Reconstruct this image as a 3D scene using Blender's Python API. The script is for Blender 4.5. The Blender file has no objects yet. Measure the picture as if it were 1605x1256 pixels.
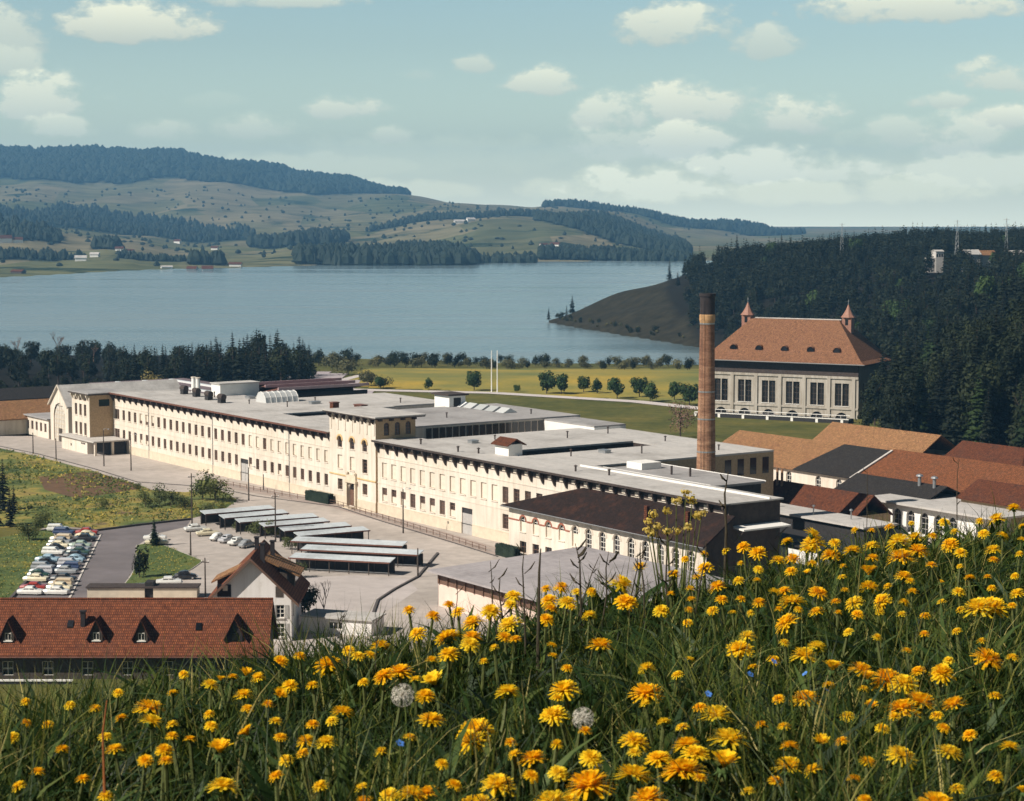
import bpy, math, random
import numpy as np
from mathutils import Vector
R = math.radians
SC = bpy.context.scene
COL = SC.collection
rnd = random.Random(11)

# ------------------------------------------------------------------ camera
FPX, CX, CY, HC = 3200.0, 802.5, 628.0, 62.0
TH = math.atan(298 / FPX); CT, ST = math.cos(TH), math.sin(TH)
cam = bpy.data.cameras.new('camera'); camo = bpy.data.objects.new('camera', cam); COL.objects.link(camo)
cam.sensor_fit = 'HORIZONTAL'; cam.sensor_width = 36; cam.lens = FPX / 1605 * 36
cam.clip_start = 0.1; cam.clip_end = 60000
camo.location = (0, 0, HC); camo.rotation_euler = (math.pi / 2 - TH, 0, 0)
cam.dof.use_dof = True; cam.dof.focus_distance = 9.0; cam.dof.aperture_fstop = 32
SC.camera = camo

def ray(px, py):
    u = (px - CX) / FPX; v = -(py - CY) / FPX
    return (u, CT + v * ST, -ST + v * CT)
def at(px, py, z=0.0):
    d = ray(px, py); t = (z - HC) / d[2]
    return (d[0] * t, d[1] * t, z)
def atY(px, py, Y):
    d = ray(px, py); t = Y / d[1]
    return (d[0] * t, Y, HC + d[2] * t)

# the factory's own frame: u along the street front, v into the site
PH = R(34.4); FA = (math.sin(PH), -math.cos(PH)); FB = (math.cos(PH), math.sin(PH))
FO = (-27.916, 416.42); FROT = math.atan2(FA[1], FA[0])
def W(u, v, z=0.0):
    return (FO[0] + FA[0] * u + FB[0] * v, FO[1] + FA[1] * u + FB[1] * v, z)

# ------------------------------------------------------------------ materials
def ramp(nt, fac, stops):
    r = nt.nodes.new('ShaderNodeValToRGB'); e = r.color_ramp.elements
    while len(e) < len(stops): e.new(.5)
    for i, (p, c) in enumerate(stops): e[i].position = p; e[i].color = (*c, 1)
    nt.links.new(fac, r.inputs[0]); return r.outputs[0]
def noise(nt, scale, detail=4, coord='Object', vec=None, rough=.55):
    n = nt.nodes.new('ShaderNodeTexNoise'); n.inputs['Scale'].default_value = scale
    n.inputs['Detail'].default_value = detail; n.inputs['Roughness'].default_value = rough
    if vec is None:
        t = nt.nodes.new('ShaderNodeTexCoord'); vec = t.outputs[coord]
    nt.links.new(vec, n.inputs['Vector']); return n.outputs['Fac']
def mixc(nt, fac, a, b, mode='MIX'):
    m = nt.nodes.new('ShaderNodeMix'); m.data_type = 'RGBA'; m.blend_type = mode
    for k, x in ((0, fac), (6, a), (7, b)):
        if isinstance(x, (int, float)): m.inputs[k].default_value = x
        elif isinstance(x, tuple): m.inputs[k].default_value = (*x, 1)
        else: nt.links.new(x, m.inputs[k])
    return m.outputs[2]
def math_(nt, op, a, b=None, clamp=False):
    m = nt.nodes.new('ShaderNodeMath'); m.operation = op; m.use_clamp = clamp
    for k, x in ((0, a), (1, b)):
        if x is None: continue
        if isinstance(x, (int, float)): m.inputs[k].default_value = x
        else: nt.links.new(x, m.inputs[k])
    return m.outputs[0]
def bump(nt, b, h, strength=.5, dist=.05):
    n = nt.nodes.new('ShaderNodeBump'); n.inputs['Strength'].default_value = strength
    n.inputs['Distance'].default_value = dist
    nt.links.new(h, n.inputs['Height']); nt.links.new(n.outputs[0], b.inputs['Normal'])
def newmat(name):
    m = bpy.data.materials.new(name); m.use_nodes = True
    nt = m.node_tree; return m, nt, nt.nodes['Principled BSDF']
def mat(name, col, rough=.85, var=.18, scale=1.5, bmp=0, metal=0, scale2=None, spec=.3, rndv=0):
    m, nt, b = newmat(name)
    b.inputs['Roughness'].default_value = rough; b.inputs['Metallic'].default_value = metal
    b.inputs['Specular IOR Level'].default_value = spec
    f = noise(nt, scale, 5)
    lo = tuple(c * (1 - var) for c in col); hi = tuple(min(1, c * (1 + var)) for c in col)
    c = ramp(nt, f, [(.3, lo), (.7, hi)])
    if scale2:
        f2 = noise(nt, scale2, 3)
        c = mixc(nt, .6, c, ramp(nt, f2, [(.3, (.72, .72, .7)), (.65, (1.1, 1.1, 1.1))]), 'MULTIPLY')
    if rndv:
        o = nt.nodes.new('ShaderNodeObjectInfo')
        c = mixc(nt, 1., c, ramp(nt, o.outputs['Random'], [(0, (1 - rndv,) * 3), (1, (1 + rndv,) * 3)]), 'MULTIPLY')
    nt.links.new(c, b.inputs['Base Color'])
    if bmp: bump(nt, b, f, .6, bmp)
    return m
def tilemat(name, c1, c2, row=.3, colw=.25, stain=.35, stainc=(.1, .06, .04)):
    m, nt, b = newmat(name); b.inputs['Roughness'].default_value = .9
    b.inputs['Specular IOR Level'].default_value = .2
    tc = nt.nodes.new('ShaderNodeUVMap')
    br = nt.nodes.new('ShaderNodeTexBrick'); nt.links.new(tc.outputs[0], br.inputs['Vector'])
    br.inputs['Color1'].default_value = (*c1, 1); br.inputs['Color2'].default_value = (*c2, 1)
    br.inputs['Mortar'].default_value = (*(x * .28 for x in c1), 1)
    br.inputs['Scale'].default_value = 1; br.inputs['Brick Width'].default_value = colw
    br.inputs['Row Height'].default_value = row; br.inputs['Mortar Size'].default_value = row * .16
    br.inputs['Mortar Smooth'].default_value = .3
    f = noise(nt, .35, 6, rough=.7); f3 = noise(nt, 1.7, 5, rough=.75)
    c = mixc(nt, ramp(nt, f, [(.5, (0, 0, 0)), (.75, (stain,) * 3)]), br.outputs[0], stainc)
    c = mixc(nt, 1., c, ramp(nt, f3, [(.32, (.58, .56, .54)), (.5, (.98, .97, .96)), (.68, (1.4, 1.33, 1.25))]), 'MULTIPLY')
    nt.links.new(c, b.inputs['Base Color'])
    bump(nt, b, br.outputs['Fac'], -.6, .04)
    return m
def leafmat(name, c1, c2, c3=None, trans=.25, obj=.35, scale=.6):
    m, nt, b = newmat(name)
    b.inputs['Roughness'].default_value = .7; b.inputs['Specular IOR Level'].default_value = .15
    f = noise(nt, scale, 4, 'Object')
    c = ramp(nt, f, [(.3, c1), (.7, c2)])
    o = nt.nodes.new('ShaderNodeObjectInfo')
    c = mixc(nt, 1., c, ramp(nt, o.outputs['Random'], [(0, (1 - obj, 1 - obj, 1 - obj)), (.5, (1, 1, 1)), (1, (1 + obj * 1.4, 1 + obj, 1 + obj * .4))]), 'MULTIPLY')
    nt.links.new(c, b.inputs['Base Color'])
    if trans:
        t = nt.nodes.new('ShaderNodeBsdfTranslucent'); nt.links.new(c, t.inputs['Color'])
        mx = nt.nodes.new('ShaderNodeMixShader'); mx.inputs[0].default_value = trans
        nt.links.new(b.outputs[0], mx.inputs[1]); nt.links.new(t.outputs[0], mx.inputs[2])
        nt.links.new(mx.outputs[0], nt.nodes['Material Output'].inputs['Surface'])
    return m

M = {}
def wallmat(name, col, streak=.15):
    m, nt, b = newmat(name); b.inputs['Roughness'].default_value = .92; b.inputs['Specular IOR Level'].default_value = .2
    tc = nt.nodes.new('ShaderNodeTexCoord'); mp = nt.nodes.new('ShaderNodeMapping'); mp.inputs['Scale'].default_value = (1.1, 1.1, .09); nt.links.new(tc.outputs['Object'], mp.inputs[0])
    f = noise(nt, 1.0, 6, vec=mp.outputs[0], rough=.65); f2 = noise(nt, .11, 4); f3 = noise(nt, .55, 5, rough=.7)
    c = mixc(nt, 1., col, ramp(nt, f, [(.35, (1 - streak, 1 - streak * 1.1, 1 - streak * 1.25)), (.56, (1, 1, 1)), (.8, (1.05, 1.05, 1.05))]), 'MULTIPLY')
    c = mixc(nt, 1., c, ramp(nt, f2, [(.3, (.88, .86, .83)), (.65, (1.04, 1.04, 1.05))]), 'MULTIPLY')
    c = mixc(nt, 1., c, ramp(nt, f3, [(.25, (.85, .83, .8)), (.45, (1, 1, 1))]), 'MULTIPLY')
    nt.links.new(c, b.inputs['Base Color']); bump(nt, b, f3, .3, .02); return m
def sheetmat(name, col, pw=7.0, ph=1.05, seam=.82):
    m, nt, b = newmat(name); b.inputs['Roughness'].default_value = .93; b.inputs['Specular IOR Level'].default_value = .2
    uv = nt.nodes.new('ShaderNodeUVMap'); br = nt.nodes.new('ShaderNodeTexBrick'); nt.links.new(uv.outputs[0], br.inputs['Vector']); br.inputs['Scale'].default_value = 1
    br.inputs['Color1'].default_value = (*(x * 1.03 for x in col), 1); br.inputs['Color2'].default_value = (*(x * .94 for x in col), 1); br.inputs['Mortar'].default_value = (*(x * seam for x in col), 1)
    br.inputs['Brick Width'].default_value = pw; br.inputs['Row Height'].default_value = ph; br.inputs['Mortar Size'].default_value = .035
    f2 = noise(nt, .09, 6, rough=.7); f3 = noise(nt, .9, 4)
    c = mixc(nt, 1., br.outputs[0], ramp(nt, f2, [(.32, (.70, .69, .68)), (.5, (.98, .98, .98)), (.7, (1.08, 1.07, 1.06))]), 'MULTIPLY')
    c = mixc(nt, .6, c, ramp(nt, f3, [(.3, (.82, .82, .82)), (.6, (1.05, 1.05, 1.05))]), 'MULTIPLY')
    nt.links.new(c, b.inputs['Base Color']); return m
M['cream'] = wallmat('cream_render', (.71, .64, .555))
M['tanshaded'] = mat('shaded_tan_roughcast', (.43, .31, .185), .95, .2, 2.5, .03)  # tan walls, with the shade of the unlit sides put into the tone
M['cladding_shade'] = mat('dark_cladding_well_shade', (.045, .033, .027), .9, .3, 1.5)  # dark boarding on end walls, also the shade painted inside light wells
M['plinth'] = mat('stone_plinth', (.62, .53, .41), .9, .1, .8)
M['flat'] = sheetmat('pale_gravel_roof', (.50, .475, .45))
M['flatdark'] = sheetmat('grey_felt_roof', (.36, .345, .34))
M['shedgrey'] = sheetmat('purplish_grey_sheeting', (.37, .34, .345), 5, .95)
M['eave'] = mat('dark_eave_shade', (.06, .045, .04), .8, .3, 2)
M['eavered'] = mat('brown_gutter', (.16, .07, .05), .6, .2, 2)
M['frame'] = mat('brown_window_frame', (.15, .085, .06), .6, .15, 3)
M['whiteframe'] = mat('white_window_frame', (.75, .72, .66), .6, .06, 3)
M['blind'] = mat('pale_roller_blind', (.66, .58, .48), .8, .08, 1.5, rndv=.1)
M['grey'] = mat('grey_painted_door', (.42, .40, .38), .6, .1, 2)
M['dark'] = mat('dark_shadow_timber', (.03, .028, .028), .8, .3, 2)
M['concrete'] = mat('concrete', (.48, .45, .42), .9, .12, .7, .02)
M['white'] = mat('white_paint', (.8, .78, .74), .7, .05, 1)
M['whitewash'] = wallmat('house_whitewash', (.84, .81, .79), .12)
M['pole'] = mat('weathered_pole', (.07, .055, .045), .8, .3, 3)
M['metal'] = mat('grey_metal', (.35, .36, .37), .4, .1, 3, metal=.6)
M['asphalt'] = mat('asphalt', (.17, .15, .155), .9, .14, .25, scale2=.06)
M['street'] = mat('street_paving', (.43, .38, .345), .95, .13, .45, scale2=.06)
M['gravel'] = mat('yard_gravel', (.47, .42, .40), .95, .1, .35, scale2=.05)
M['kerb'] = mat('kerb_stone', (.6, .55, .5), .9, .1, 1)
M['kerbdark'] = mat('dark_wall_stone', (.09, .08, .075), .9, .2, 1)
M['tile'] = tilemat('red_clay_tiles', (.29, .098, .046), (.17, .052, .026), .42, .25, .6, (.11, .05, .035))
M['tileorange'] = tilemat('orange_clay_tiles', (.45, .25, .12), (.33, .165, .08), .34, .25, .5, (.22, .10, .06))
M['tilemid'] = tilemat('weathered_brown_tiles', (.30, .115, .05), (.20, .075, .035), .34, .25, .6, (.12, .06, .035))
M['tilebrown'] = tilemat('brown_mossy_tiles', (.19, .065, .03), (.11, .04, .025), .34, .25, .7, (.05, .03, .025))
M['tiledark'] = tilemat('dark_slate_tiles', (.05, .045, .042), (.03, .028, .03), .3, .25, .4, (.03, .025, .02))
M['annextile'] = tilemat('dark_annex_tiles', (.036, .021, .018), (.022, .015, .014), .3, .25, .7, (.075, .03, .018))
M['halltile'] = tilemat('hall_clay_tiles', (.35, .175, .095), (.26, .12, .065), .4, .3, .6, (.2, .095, .06))
def brickmat():
    m, nt, b = newmat('chimney_brick'); b.inputs['Roughness'].default_value = .95; b.inputs['Specular IOR Level'].default_value = .15
    tc = nt.nodes.new('ShaderNodeTexCoord'); mp = nt.nodes.new('ShaderNodeMapping'); mp.inputs['Scale'].default_value = (.35, .35, 1.6); nt.links.new(tc.outputs['Object'], mp.inputs[0])
    f = noise(nt, 1.0, 6, vec=mp.outputs[0], rough=.75); f2 = noise(nt, 4, 4); sx_ = nt.nodes.new('ShaderNodeSeparateXYZ'); nt.links.new(tc.outputs['Object'], sx_.inputs[0])
    c = ramp(nt, f, [(.3, (.15, .08, .055)), (.5, (.29, .165, .105)), (.7, (.42, .27, .18))])
    c = mixc(nt, .7, c, ramp(nt, f2, [(.3, (.6, .6, .6)), (.7, (1.25, 1.2, 1.15))]), 'MULTIPLY')
    g = math_(nt, 'DIVIDE', sx_.outputs[2], 47); c = mixc(nt, 1., c, ramp(nt, g, [(.3, (1.15, 1.15, 1.1)), (.75, (.85, .78, .75)), (.95, (.55, .5, .5))]), 'MULTIPLY')
    nt.links.new(c, b.inputs['Base Color']); bump(nt, b, f2, .6, .04); return m
M['brick'] = brickmat()
M['soot'] = mat('sooty_brick', (.03, .025, .027), .9, .3, 1)
M['stonewall'] = wallmat('hall_sandstone', (.44, .405, .355), .25)
M['copper'] = mat('turret_copper', (.30, .15, .105), .6, .2, 2)
M['rubber'] = mat('tyre_rubber', (.02, .02, .02), .8, .2, 5)
M['chrome'] = mat('chrome', (.7, .7, .7), .2, .03, 5, metal=1)
def glassmat(name, col, rough=.08):
    m, nt, b = newmat(name); b.inputs['Base Color'].default_value = (*col, 1)
    b.inputs['Roughness'].default_value = rough; b.inputs['Specular IOR Level'].default_value = .5
    o = nt.nodes.new('ShaderNodeObjectInfo')
    c = ramp(nt, o.outputs['Random'], [(0, tuple(x * .5 for x in col)), (1, tuple(min(1, x * 2.2) for x in col))])
    nt.links.new(c, b.inputs['Base Color']); return m
M['glass'] = glassmat('factory_glass', (.05, .034, .028))
M['blackglass'] = glassmat('dark_glass', (.012, .012, .014))
M['skylight'] = glassmat('pale_wired_glass', (.55, .58, .56), .25)
M['trunk'] = mat('bark', (.07, .05, .04), .95, .3, 4)
M['conifer'] = leafmat('conifer_needles', (.004, .0065, .0042), (.011, .017, .009), trans=.03, obj=.45)
M['conifer_green'] = leafmat('green_conifer_needles', (.010, .021, .008), (.028, .048, .014), trans=.08, obj=.4)
M['darkleaf'] = leafmat('dark_broadleaf', (.009, .014, .007), (.022, .031, .013), trans=.06, obj=.4)
M['roundleaf'] = leafmat('fruit_tree_leaf', (.022, .046, .016), (.05, .085, .026), trans=.15, obj=.3)
M['shoreleaf'] = leafmat('shore_scrub_leaf', (.07, .075, .035), (.13, .125, .06), trans=.15, obj=.35)
M['yellowleaf'] = leafmat('fresh_yellow_leaf', (.16, .14, .05), (.28, .24, .09), trans=.25, obj=.2)
M['bushleaf'] = leafmat('garden_bush_leaf', (.07, .09, .03), (.15, .17, .06), trans=.25, obj=.3)
M['twigs'] = mat('bare_twigs', (.20, .12, .085), .95, .3, 3)
M['hedge'] = leafmat('clipped_hedge_leaf', (.012, .022, .016), (.028, .042, .028), trans=.05, obj=.1)

# ------------------------------------------------------------------ mesh builder
class MB:
    def __init__(s): s.v = []; s.f = []; s.m = []; s.uv = []
    def face(s, pts, mi=0, uv=None):
        n = len(s.v); s.v += [tuple(p) for p in pts]; s.f.append(tuple(range(n, n + len(pts)))); s.m.append(mi)
        if uv is None:
            uv = autouv(pts)
        s.uv += uv
    def box(s, x0, y0, z0, x1, y1, z1, mi=0):
        p = [(x0, y0, z0), (x1, y0, z0), (x1, y1, z0), (x0, y1, z0), (x0, y0, z1), (x1, y0, z1), (x1, y1, z1), (x0, y1, z1)]
        for q in ((0, 3, 2, 1), (4, 5, 6, 7), (0, 1, 5, 4), (1, 2, 6, 5), (2, 3, 7, 6), (3, 0, 4, 7)):
            s.face([p[i] for i in q], mi)
    def prism(s, poly, z0, z1, mi=0, top=None):
        n = len(poly)
        s.face([(x, y, z1) for x, y in poly], mi if top is None else top)
        s.face([(x, y, z0) for x, y in reversed(poly)], mi)
        for i in range(n):
            a, b = poly[i], poly[(i + 1) % n]
            s.face([(a[0], a[1], z0), (b[0], b[1], z0), (b[0], b[1], z1), (a[0], a[1], z1)], mi)
    def slab(s, pts, th, mi=0):
        """a sheet given by its top corners (ccw), thickened downwards"""
        lo = [(p[0], p[1], p[2] - th) for p in pts]; n = len(pts)
        s.face(pts, mi); s.face(lo[::-1], mi)
        for i in range(n):
            j = (i + 1) % n; s.face([lo[i], lo[j], pts[j], pts[i]], mi)
    def tube(s, pts, rad, n=8, mi=0, cap=True):
        rings = []
        if not isinstance(rad, (list, tuple)): rad = [rad] * len(pts)
        for i, p in enumerate(pts):
            p = Vector(p)
            d = (Vector(pts[min(i + 1, len(pts) - 1)]) - Vector(pts[max(i - 1, 0)])).normalized()
            a = d.orthogonal().normalized() if abs(d.z) < .99 else Vector((1, 0, 0)); a = (a - d * a.dot(d)).normalized(); b = d.cross(a)
            rings.append([p + (a * math.cos(2 * math.pi * k / n) + b * math.sin(2 * math.pi * k / n)) * rad[i] for k in range(n)])
        for i in range(len(rings) - 1):
            for k in range(n):
                s.face([rings[i][k], rings[i][(k + 1) % n], rings[i + 1][(k + 1) % n], rings[i + 1][k]], mi)
        if cap: s.face(rings[-1], mi); s.face(rings[0][::-1], mi)
    def lathe(s, prof, cx=0, cy=0, n=16, mi=0, sx=1, sy=1):
        for i in range(len(prof) - 1):
            (r0, z0), (r1, z1) = prof[i], prof[i + 1]
            for k in range(n):
                a, b = 2 * math.pi * k / n, 2 * math.pi * (k + 1) / n
                q = [(cx + r0 * math.cos(a) * sx, cy + r0 * math.sin(a) * sy, z0), (cx + r0 * math.cos(b) * sx, cy + r0 * math.sin(b) * sy, z0),
                     (cx + r1 * math.cos(b) * sx, cy + r1 * math.sin(b) * sy, z1), (cx + r1 * math.cos(a) * sx, cy + r1 * math.sin(a) * sy, z1)]
                if r1 < 1e-6: q = q[:3]
                elif r0 < 1e-6: q = [q[0], q[2], q[3]]
                s.face(q, mi)
    def shift(s, dx, dy, dz=0): s.v = [(x + dx, y + dy, z + dz) for x, y, z in s.v]; return s
    def mesh(s, name, mats, smooth=False):
        me = bpy.data.meshes.new(name); me.from_pydata(s.v, [], s.f)
        for m in (mats if isinstance(mats, (list, tuple)) else [mats]): me.materials.append(m)
        me.polygons.foreach_set('material_index', s.m)
        uv = me.uv_layers.new(name='UVMap'); uv.data.foreach_set('uv', [c for p in s.uv for c in p])
        if smooth: me.polygons.foreach_set('use_smooth', [True] * len(s.f))
        me.update(); return me
    def build(s, name, mats, parent=None, loc=(0, 0, 0), rz=0, smooth=False, label=None):
        return link(name, s.mesh(name, mats, smooth), parent, loc, rz, label)
def autouv(pts):
    a, b, c = Vector(pts[0]), Vector(pts[1]), Vector(pts[2])
    n = (b - a).cross(c - a)
    if n.length < 1e-9: return [(0, 0)] * len(pts)
    n.normalize()
    if abs(n.z) > .98: return [(p[0], p[1]) for p in pts]
    h = Vector((-n.y, n.x, 0)).normalized(); up = n.cross(h)
    return [(Vector(p).dot(h), Vector(p).dot(up)) for p in pts]
def link(name, me, parent=None, loc=(0, 0, 0), rz=0, label=None, scale=None):
    o = bpy.data.objects.new(name, me); COL.objects.link(o); o.parent = parent
    o.location = loc; o.rotation_euler = (0, 0, rz)
    if scale: o.scale = scale if isinstance(scale, (tuple, list)) else (scale,) * 3
    if label: o['label'] = label
    return o
def tag(o, label=None, cat=None, group=None, kind=None):
    for k, x in (('label', label), ('category', cat), ('group', group), ('kind', kind)):
        if x: o[k] = x
    return o
def thing(name, label, cat, loc=(0, 0, 0), rz=0, group=None):
    return tag(link(name, None, None, loc, rz), label, cat, group)
def bldg(name, label, cat, u, v, z=0, group=None):
    return thing(name, label, cat, W(u, v, z), FROT, group)
def copy_tree(o, parent=None):
    c = o.copy(); COL.objects.link(c); c.parent = parent
    for ch in o.children: copy_tree(ch, c)
    return c

# walls with real openings ------------------------------------------------
def wall(mb, p0, d, L, z0, z1, ops=(), depth=.35, mi=0, ri=0):
    n = (d[1], -d[0])
    def P(s_, z, k=0.0): return (p0[0] + d[0] * s_ - n[0] * k, p0[1] + d[1] * s_ - n[1] * k, z)
    ss = sorted({0.0, L, *[o[0] for o in ops], *[o[1] for o in ops]}); zs = sorted({z0, z1, *[o[2] for o in ops], *[o[3] for o in ops]})
    for i in range(len(ss) - 1):
        for j in range(len(zs) - 1):
            cs, cz = (ss[i] + ss[i + 1]) / 2, (zs[j] + zs[j + 1]) / 2
            if any(o[0] < cs < o[1] and o[2] < cz < o[3] for o in ops): continue
            mb.face([P(ss[i], zs[j]), P(ss[i + 1], zs[j]), P(ss[i + 1], zs[j + 1]), P(ss[i], zs[j + 1])], mi)
    for o in ops:
        a, b, c, e = o[:4]; arch = len(o) > 4 and o[4]
        if not arch:
            for q in (((a, c), (b, c)), ((b, c), (b, e)), ((b, e), (a, e)), ((a, e), (a, c))):
                (s0, q0), (s1, q1) = q
                mb.face([P(s0, q0), P(s0, q0, depth), P(s1, q1, depth), P(s1, q1)], ri)
        else:
            r = (b - a) / 2; zc = e - r; K = 10
            arc = [(a + r - r * math.cos(math.pi * k / K), zc + r * math.sin(math.pi * k / K)) for k in range(K + 1)]
            path = [(b, zc), (b, c), (a, c), (a, zc)]
            full = path + arc[1:]
            for k in range(len(full)):
                (s0, q0), (s1, q1) = full[k - 1], full[k]
                mb.face([P(s0, q0), P(s0, q0, depth), P(s1, q1, depth), P(s1, q1)], ri)
            for k in range(K):
                (s0, q0), (s1, q1) = arc[k], arc[k + 1]
                mb.face([P(s0, q0), P(s1, q1), P(s1, e), P(s0, e)], mi)
WCACHE = {}
def window(root, p0, d, op, depth=.3, nx=2, nz=4, fr='frame', gl='glass', blind=None, name='window', sill=None, off=(0, 0), bar=.09):
    """a framed window filling one opening; pane (and blind, sill) are its children"""
    a, b, c, e = op[:4]; arch = len(op) > 4 and op[4]
    w, h = round(b - a, 3), round(e - c, 3)
    key = (w, h, arch, nx, nz, fr, gl, blind, sill, bar)
    if key not in WCACHE:
        F, G_ = MB(), MB(); t = bar
        if arch:
            r = w / 2; zc = h - r; K = 10
            arc = [(r - r * math.cos(math.pi * k / K), zc + r * math.sin(math.pi * k / K)) for k in range(K + 1)]
            arc2 = [(r - (r - t) * math.cos(math.pi * k / K), zc + (r - t) * math.sin(math.pi * k / K)) for k in range(K + 1)]
            for k in range(K):
                F.face([(arc[k][0], 0, arc[k][1]), (arc2[k][0], 0, arc2[k][1]), (arc2[k + 1][0], 0, arc2[k + 1][1]), (arc[k + 1][0], 0, arc[k + 1][1])])
            F.box(0, 0, 0, t, .08, zc); F.box(w - t, 0, 0, w, .08, zc); F.box(t, 0, 0, w - t, .08, t)
            G_.face([(0, .05, 0), (w, .05, 0)] + [(x, .05, z) for x, z in arc[::-1]])
        else:
            F.box(0, 0, 0, t, .08, h); F.box(w - t, 0, 0, w, .08, h); F.box(t, 0, 0, w - t, .08, t); F.box(t, 0, h - t, w - t, .08, h)
            G_.face([(t * .5, .05, t * .5), (w - t * .5, .05, t * .5), (w - t * .5, .05, h - t * .5), (t * .5, .05, h - t * .5)])
        for i in range(1, nx): F.box(w * i / nx - t / 2, .005, t, w * i / nx + t / 2, .075, h - t * 1.5)
        for j in range(1, nz): F.box(t, .01, h * j / nz - t / 2, w - t, .07, h * j / nz + t / 2)
        bl = si = None
        if blind:
            B = MB(); z0, z1 = blind[0] * h, blind[1] * h
            B.box(t * .6, -.02, max(z0, t * .6), w - t * .6, .03, min(z1, h - t * .6)); bl = B.mesh('blind', M['blind'])
        if sill:
            S_ = MB(); S_.box(-.12, -depth - .16, -.14, w + .12, -depth + .12, -.002); si = S_.mesh('sill', M[sill])
        WCACHE[key] = (F.mesh(name, M[fr]), G_.mesh('pane', M[gl]), bl, si)
    fm, gm, bm_, sm = WCACHE[key]
    n = (d[1], -d[0])
    x = p0[0] + d[0] * a - n[0] * depth + off[0]; y = p0[1] + d[1] * a - n[1] * depth + off[1]
    o = link(name, fm, root, (x, y, c), math.atan2(d[1], d[0]))
    link('pane', gm, o)
    if bm_: link('blind', bm_, o)
    if sm: link('sill', sm, o)
    return o
RT, FWD, LF, BK = (1, 0), (0, 1), (-1, 0), (0, -1)
def block(mb, u0, v0, u1, v1, z0, z1, ops={}, depth=.35, mi=0):
    """four walls of a rectangular building, openings per side f r b l"""
    wall(mb, (u0, v0), RT, u1 - u0, z0, z1, ops.get('f', ()), depth, mi, mi)
    wall(mb, (u1, v0), FWD, v1 - v0, z0, z1, ops.get('r', ()), depth, mi, mi)
    wall(mb, (u1, v1), LF, u1 - u0, z0, z1, ops.get('b', ()), depth, mi, mi)
    wall(mb, (u0, v1), BK, v1 - v0, z0, z1, ops.get('l', ()), depth, mi, mi)
def gable_roof(mb, u0, v0, u1, v1, ze, zr, over=.6, th=.25, ridge='u', mi=0, hipl=0, hipr=0):
    """roof with a ridge along u (or v); hips shorten the ridge"""
    if ridge == 'u':
        a, b, c, d = u0 - over, u1 + over, v0 - over, v1 + over; m = (c + d) / 2
        T = lambda x, y, z: (x, y, z)
    else:
        a, b, c, d = v0 - over, v1 + over, u0 - over, u1 + over; m = (c + d) / 2
        T = lambda x, y, z: (y, x, z)
    fl = (lambda p: p[::-1]) if ridge != 'u' else (lambda p: p)
    A, B = T(a + hipl, m, zr), T(b - hipr, m, zr)
    mb.slab(fl([T(a, c, ze), T(b, c, ze), B, A]), th, mi); mb.slab(fl([T(b, d, ze), T(a, d, ze), A, B]), th, mi)
    if hipl: mb.slab(fl([T(a, d, ze), T(a, c, ze), A]), th, mi)
    if hipr: mb.slab(fl([T(b, c, ze), T(b, d, ze), B]), th, mi)

# ------------------------------------------------------------------ ground
def lerp(x, xs, ys): return float(np.interp(x, xs, ys))
def sstep(a, b, x):
    t = min(1, max(0, (x - a) / (b - a))); return t * t * (3 - 2 * t)
LAKE = -12.0
def shoreY(X): return lerp(X, [-1200, -600, -260, -150, -60, 0, 88, 140, 300], [1250, 1110, 1035, 1040, 1010, 985, 975, 960, 940])
HILL = [(20, 1362), (45, 1270), (73, 1184), (100, 1101), (116, 1000), (126, 850), (134, 720), (126, 620), (108, 565), (101, 515), (128, 478), (210, 440), (470, 390),
        (900, 400), (900, 1900), (320, 1760), (110, 1462), (45, 1405)]
def inside(px, py, poly):
    c = False; j = len(poly) - 1
    for i in range(len(poly)):
        xi, yi = poly[i]; xj, yj = poly[j]
        if (yi > py) != (yj > py) and px < (xj - xi) * (py - yi) / (yj - yi) + xi: c = not c
        j = i
    return c
def segdist(px, py, a, b):
    dx, dy = b[0] - a[0], b[1] - a[1]; t = ((px - a[0]) * dx + (py - a[1]) * dy) / (dx * dx + dy * dy); t = min(1, max(0, t))
    return math.hypot(px - a[0] - t * dx, py - a[1] - t * dy)
def hill_h(X, Y):
    if X < 18 or Y < 380 or not inside(X, Y, HILL): return 0.0
    d = min(segdist(X, Y, HILL[i], HILL[(i + 1) % len(HILL)]) for i in range(len(HILL)))
    cap = 52 - 12 * sstep(1000, 700, Y) - 4 * sstep(150, 400, X) * sstep(700, 1000, Y)
    w = .5 * d
    h = cap * (1 - math.exp(-(w / cap) ** 1.25 * 1.15)) if w < cap * 2.5 else cap
    return h + min(1, d / 40) * (2.0 * math.sin(X * .05 + 1) * math.cos(Y * .043) + 1.2 * math.sin(X * .11 + Y * .07))
def base_h(X, Y):
    s = shoreY(X); z = -2.0 * sstep(540, 610, Y)
    if Y > 770:
        z = -2 + (LAKE + .6 + 2) * sstep(770, s, Y)
        if Y > s: z = LAKE + .6 - 8 * min(1, (Y - s) / 60)
    return z
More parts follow.
